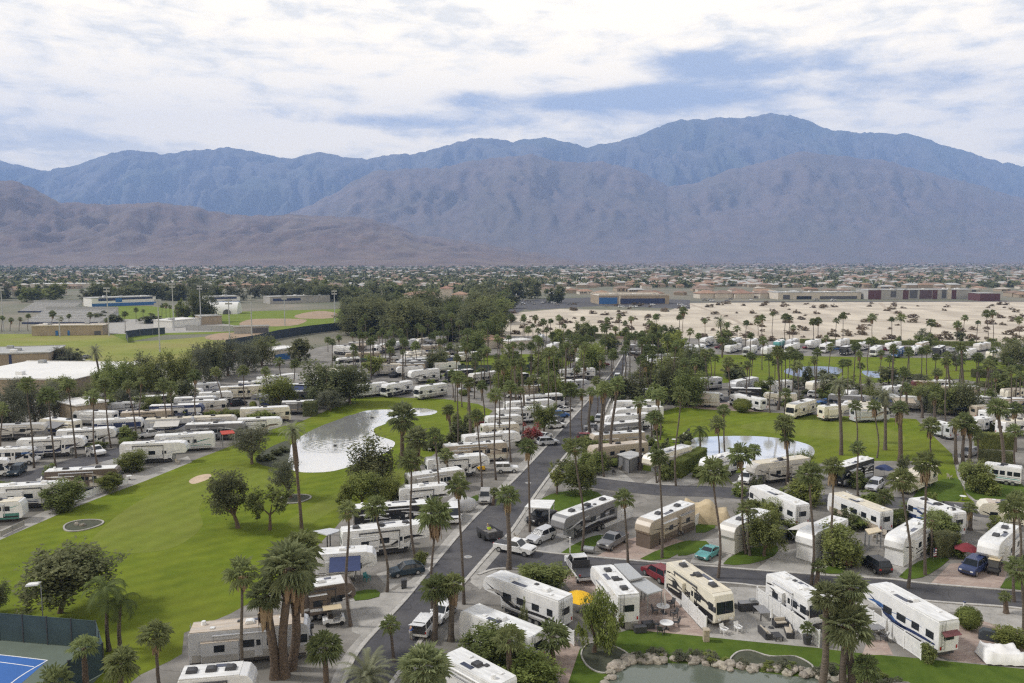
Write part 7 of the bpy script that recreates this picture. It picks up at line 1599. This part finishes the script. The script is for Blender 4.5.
# ------------------------------------------------------------------ shops and halls beyond the sandy lot
hall([(599,304.5),(669,304)],34,7.5,'long store with blue painted front beyond the sandy lot',TANW,PALEW,bands=((.0,.26,.4,6.0,BLUEW,'panel'),(.30,.94,.4,5.0,NAVY,'panel'),(.28,.31,.1,8.6,PALEW,'pylon')),para=1.4)
hall([(778,299.5),(861,299)],26,6.5,'long pale shop row with dark entrance beyond the sandy lot',PALEW,GROOF,bands=((.06,.14,.1,4.5,DRKW,'entrance'),(.22,.4,.1,3.2,GLASS,'shop_window'),(.5,.95,.1,3.0,DRKW,'shop_window')))
hall([(868,299.5),(979,299)],24,9.0,'long modern block with maroon and grey panels beyond the sandy lot',GRYW,GROOF,bands=((0.0,.115,.1,9.6,MAR,'panel'),(.2,.25,2,8,DRKW,'panel'),(.31,.36,.1,9.4,MAR,'panel'),(.37,.44,1,9.3,DRKW,'panel'),(.46,.57,.5,9.4,mat('plum_wall',(.10,.06,.07),.85),'panel'),(.575,.62,.1,9.6,MAR,'panel'),(.66,.70,1,9.2,DRKW,'panel'),(.71,.745,.1,10.6,PALEW,'tower'),(.75,.79,.1,9.4,MAR,'panel'),(.93,.97,1,9,DRKW,'panel')))
hall([(980,301),(1000,301)],20,7,'maroon corner block at the right end of the modern block',MAR,GROOF)
hall([(412,303),(440,302)],18,7,'wide house with tan roof rising over the diagonal road trees',PALEW,TILE,flat=False,name='house'); hall([(440,300),(452,300)],14,11,'tower like house with tan roof over the diagonal road trees',PALEW,TILE,flat=False,name='house'); hall([(452,301),(468,301)],14,6,'lower wing house with tan roof right of the tower house',PALEW,TILE,flat=False,name='house')
hall([(488,349),(504,347)],9,4,'small house with orange tiled roof beside the middle lawn',PALEW,TILE,flat=False,name='house')
hall([(606,347),(622,347.5)],8,4.2,'pale beige clubhouse at the head of the main road',PALEW,BRNR,bands=((0,1,1.2,2.4,DRKW,'window_band'),))
hall([(510,349.5),(534,347.5)],8,3.4,'low pale building left of the far palms',PALEW,WROOF)
for u, c_ in ((598,0),(640,1),(652,0),(700,0),(716,1),(735,0),(760,1)):
    hall([(u,298.5),(u+random.uniform(12,20),298.3)],16,5,f'{"orange tiled" if c_ == 0 else "tan roofed"} low house behind the store and shops',PALEW,TILE if c_ == 0 else BRNR,flat=False,name='house',group='orange tiled houses behind the shops' if c_ == 0 else 'tan roofed houses behind the shops')
hall([(30,289),(110,288)],30,6,'very long low white roofed building beyond the school',PALEW,WROOF); hall([(150,287),(190,286.5)],30,6,'low white roofed building right of the very long one',PALEW,WROOF); hall([(12,297),(30,297)],18,7,'tan house left of the grandstands',PALEW,BRNR,flat=False,name='house'); hall([(42,296),(58,296)],18,7,'pink tan house behind the grandstands',PALEW,TILE,flat=False,name='house')
# suburb houses: the nearer ones as objects
HM = [house_mesh(i, (PALEW,TANW,TANW,PALEW)[i%4], (TILE,BRNR,GROOF,mat('pale_shingle',(.44,.39,.33),.9,.2,.3),TILE,BRNR)[i%6]) for i in range(12)]
n_ = 0
while n_ < 290:
    v = 275.5 + 23*random.random()**1.3; u = random.uniform(-30,1054)
    if v > 296 and 560 < u < 1000: continue
    if u < 350 and v > 293: continue
    p = P(u,v); o = inst('house', random.choice(HM), None, (p.x,p.y,0), random.choice((0,1.57,.2,-.15,1.4)), random.uniform(.9,1.25)); tag(o,'low house among the trees of the far suburb','house','houses of the far suburb'); n_ += 1
# farther suburb and woods: too many to count
def mass(name, label, cat, n, v0, v1, fn, mats):
    mb = MB()
    for i in range(n):
        v = v0 + (v1-v0)*random.random()**1.3; u = random.uniform(-60,1084)
        if v > 288 and (u < 345 or u > 500 or v > 296 or random.random() < .5): continue
        if name == 'woodland' and u > 560 and v > 268 and MN.noise(Vector((u*.03, v*.3, 3))) < -.05: continue
        fn(mb, P(u,v))
    return tag(mb.build(name, mats), label, cat, kind='stuff')
def leafy(mb, p):
    r = random.uniform(2.6,6.2); h_ = r*random.uniform(1.1,1.7); rn = random
    for k in range(24):
        d = Vector((rn.gauss(0,.45),rn.gauss(0,.45),rn.uniform(.1,1))); c = p + Vector((d.x*r,d.y*r,d.z*h_)); s_ = r*rn.uniform(.28,.5); a_ = Vector((rn.gauss(0,1),rn.gauss(0,1),rn.gauss(0,1))).normalized(); b_ = a_.orthogonal().normalized()
        mb.add([c-a_*s_, c+b_*s_*.8, c+a_*s_, c-b_*s_*.8],[(0,1,2,3)],rn.randrange(2))
def roofs(mb, p):
    w_ = random.uniform(5,10); d_ = random.uniform(4,8); h_ = random.uniform(3,4.5); m_ = random.randrange(4); mb.box(p.x-w_,p.x+w_,p.y-d_,p.y+d_,0,h_,4+random.randrange(2)); mb.add([(p.x-w_-.6,p.y-d_-.6,h_),(p.x+w_+.6,p.y-d_-.6,h_),(p.x+w_+.6,p.y+d_+.6,h_),(p.x-w_-.6,p.y+d_+.6,h_),(p.x-w_*.4,p.y,h_+2),(p.x+w_*.4,p.y,h_+2)],[(0,1,5,4),(1,2,5),(2,3,4,5),(3,0,4)],m_)
mass('woodland','countless far trees filling the valley floor below the mountains','trees',12500,262.2,297,leafy,[LEAF1,mat('far_leaf',(.06,.07,.035),.9,.3,.05,spec=.1)])
mass('far_houses','countless far pale roofs filling the valley floor','houses',3200,264.0,290,roofs,[TILE,BRNR,mat('far_pale_roof',(.42,.39,.35),.9,.2,.02),GROOF,TANW,TANW])

tree('darkbush',262,461,11,6,'dark low shrub in the planted shore bed of the pond','shrubs in the pond shore bed')
tree('darkbush',270,460,11,6,'dark low shrub in the planted shore bed of the pond','shrubs in the pond shore bed')
tree('darkbush',277,455,11,6,'dark low shrub in the planted shore bed of the pond','shrubs in the pond shore bed')
tree('darkbush',284,452,11,6,'dark low shrub in the planted shore bed of the pond','shrubs in the pond shore bed')
mb = MB(); rp = random.Random(5); k_ = 0
while k_ < 150:
    u_ = rp.random()
    u = rp.uniform(330,1035); v = rp.uniform(345 if u_ < .5 else 352,402)
    if v > 384 and u < 470: continue
    if on_road(u,v): continue
    if u > 690 and 352 < v < 384 and rp.random() < .95: continue
    B = P(u,v); hgt = rp.uniform(8,14); ln = rp.uniform(-.5,.5); mb.tube([(B.x,B.y,0),(B.x+ln*.4,B.y,hgt*.5),(B.x+ln,B.y,hgt)],[.2,.15,.12],5,1)
    src = FANS[k_ % 6]; s_ = rp.uniform(.75,1.05); a_ = rp.uniform(0,6.28); ca, sa = math.cos(a_)*s_, math.sin(a_)*s_
    mb.add([(B.x+ln+v_.co.x*ca-v_.co.y*sa, B.y+v_.co.x*sa+v_.co.y*ca, hgt+v_.co.z*s_) for v_ in src.vertices], [tuple(q.vertices) for q in src.polygons], 0); k_ += 1
tag(mb.build('far_palms',[FAN,PBARK]),'countless slim palms mixed through the far end of the park','palms',kind='stuff')
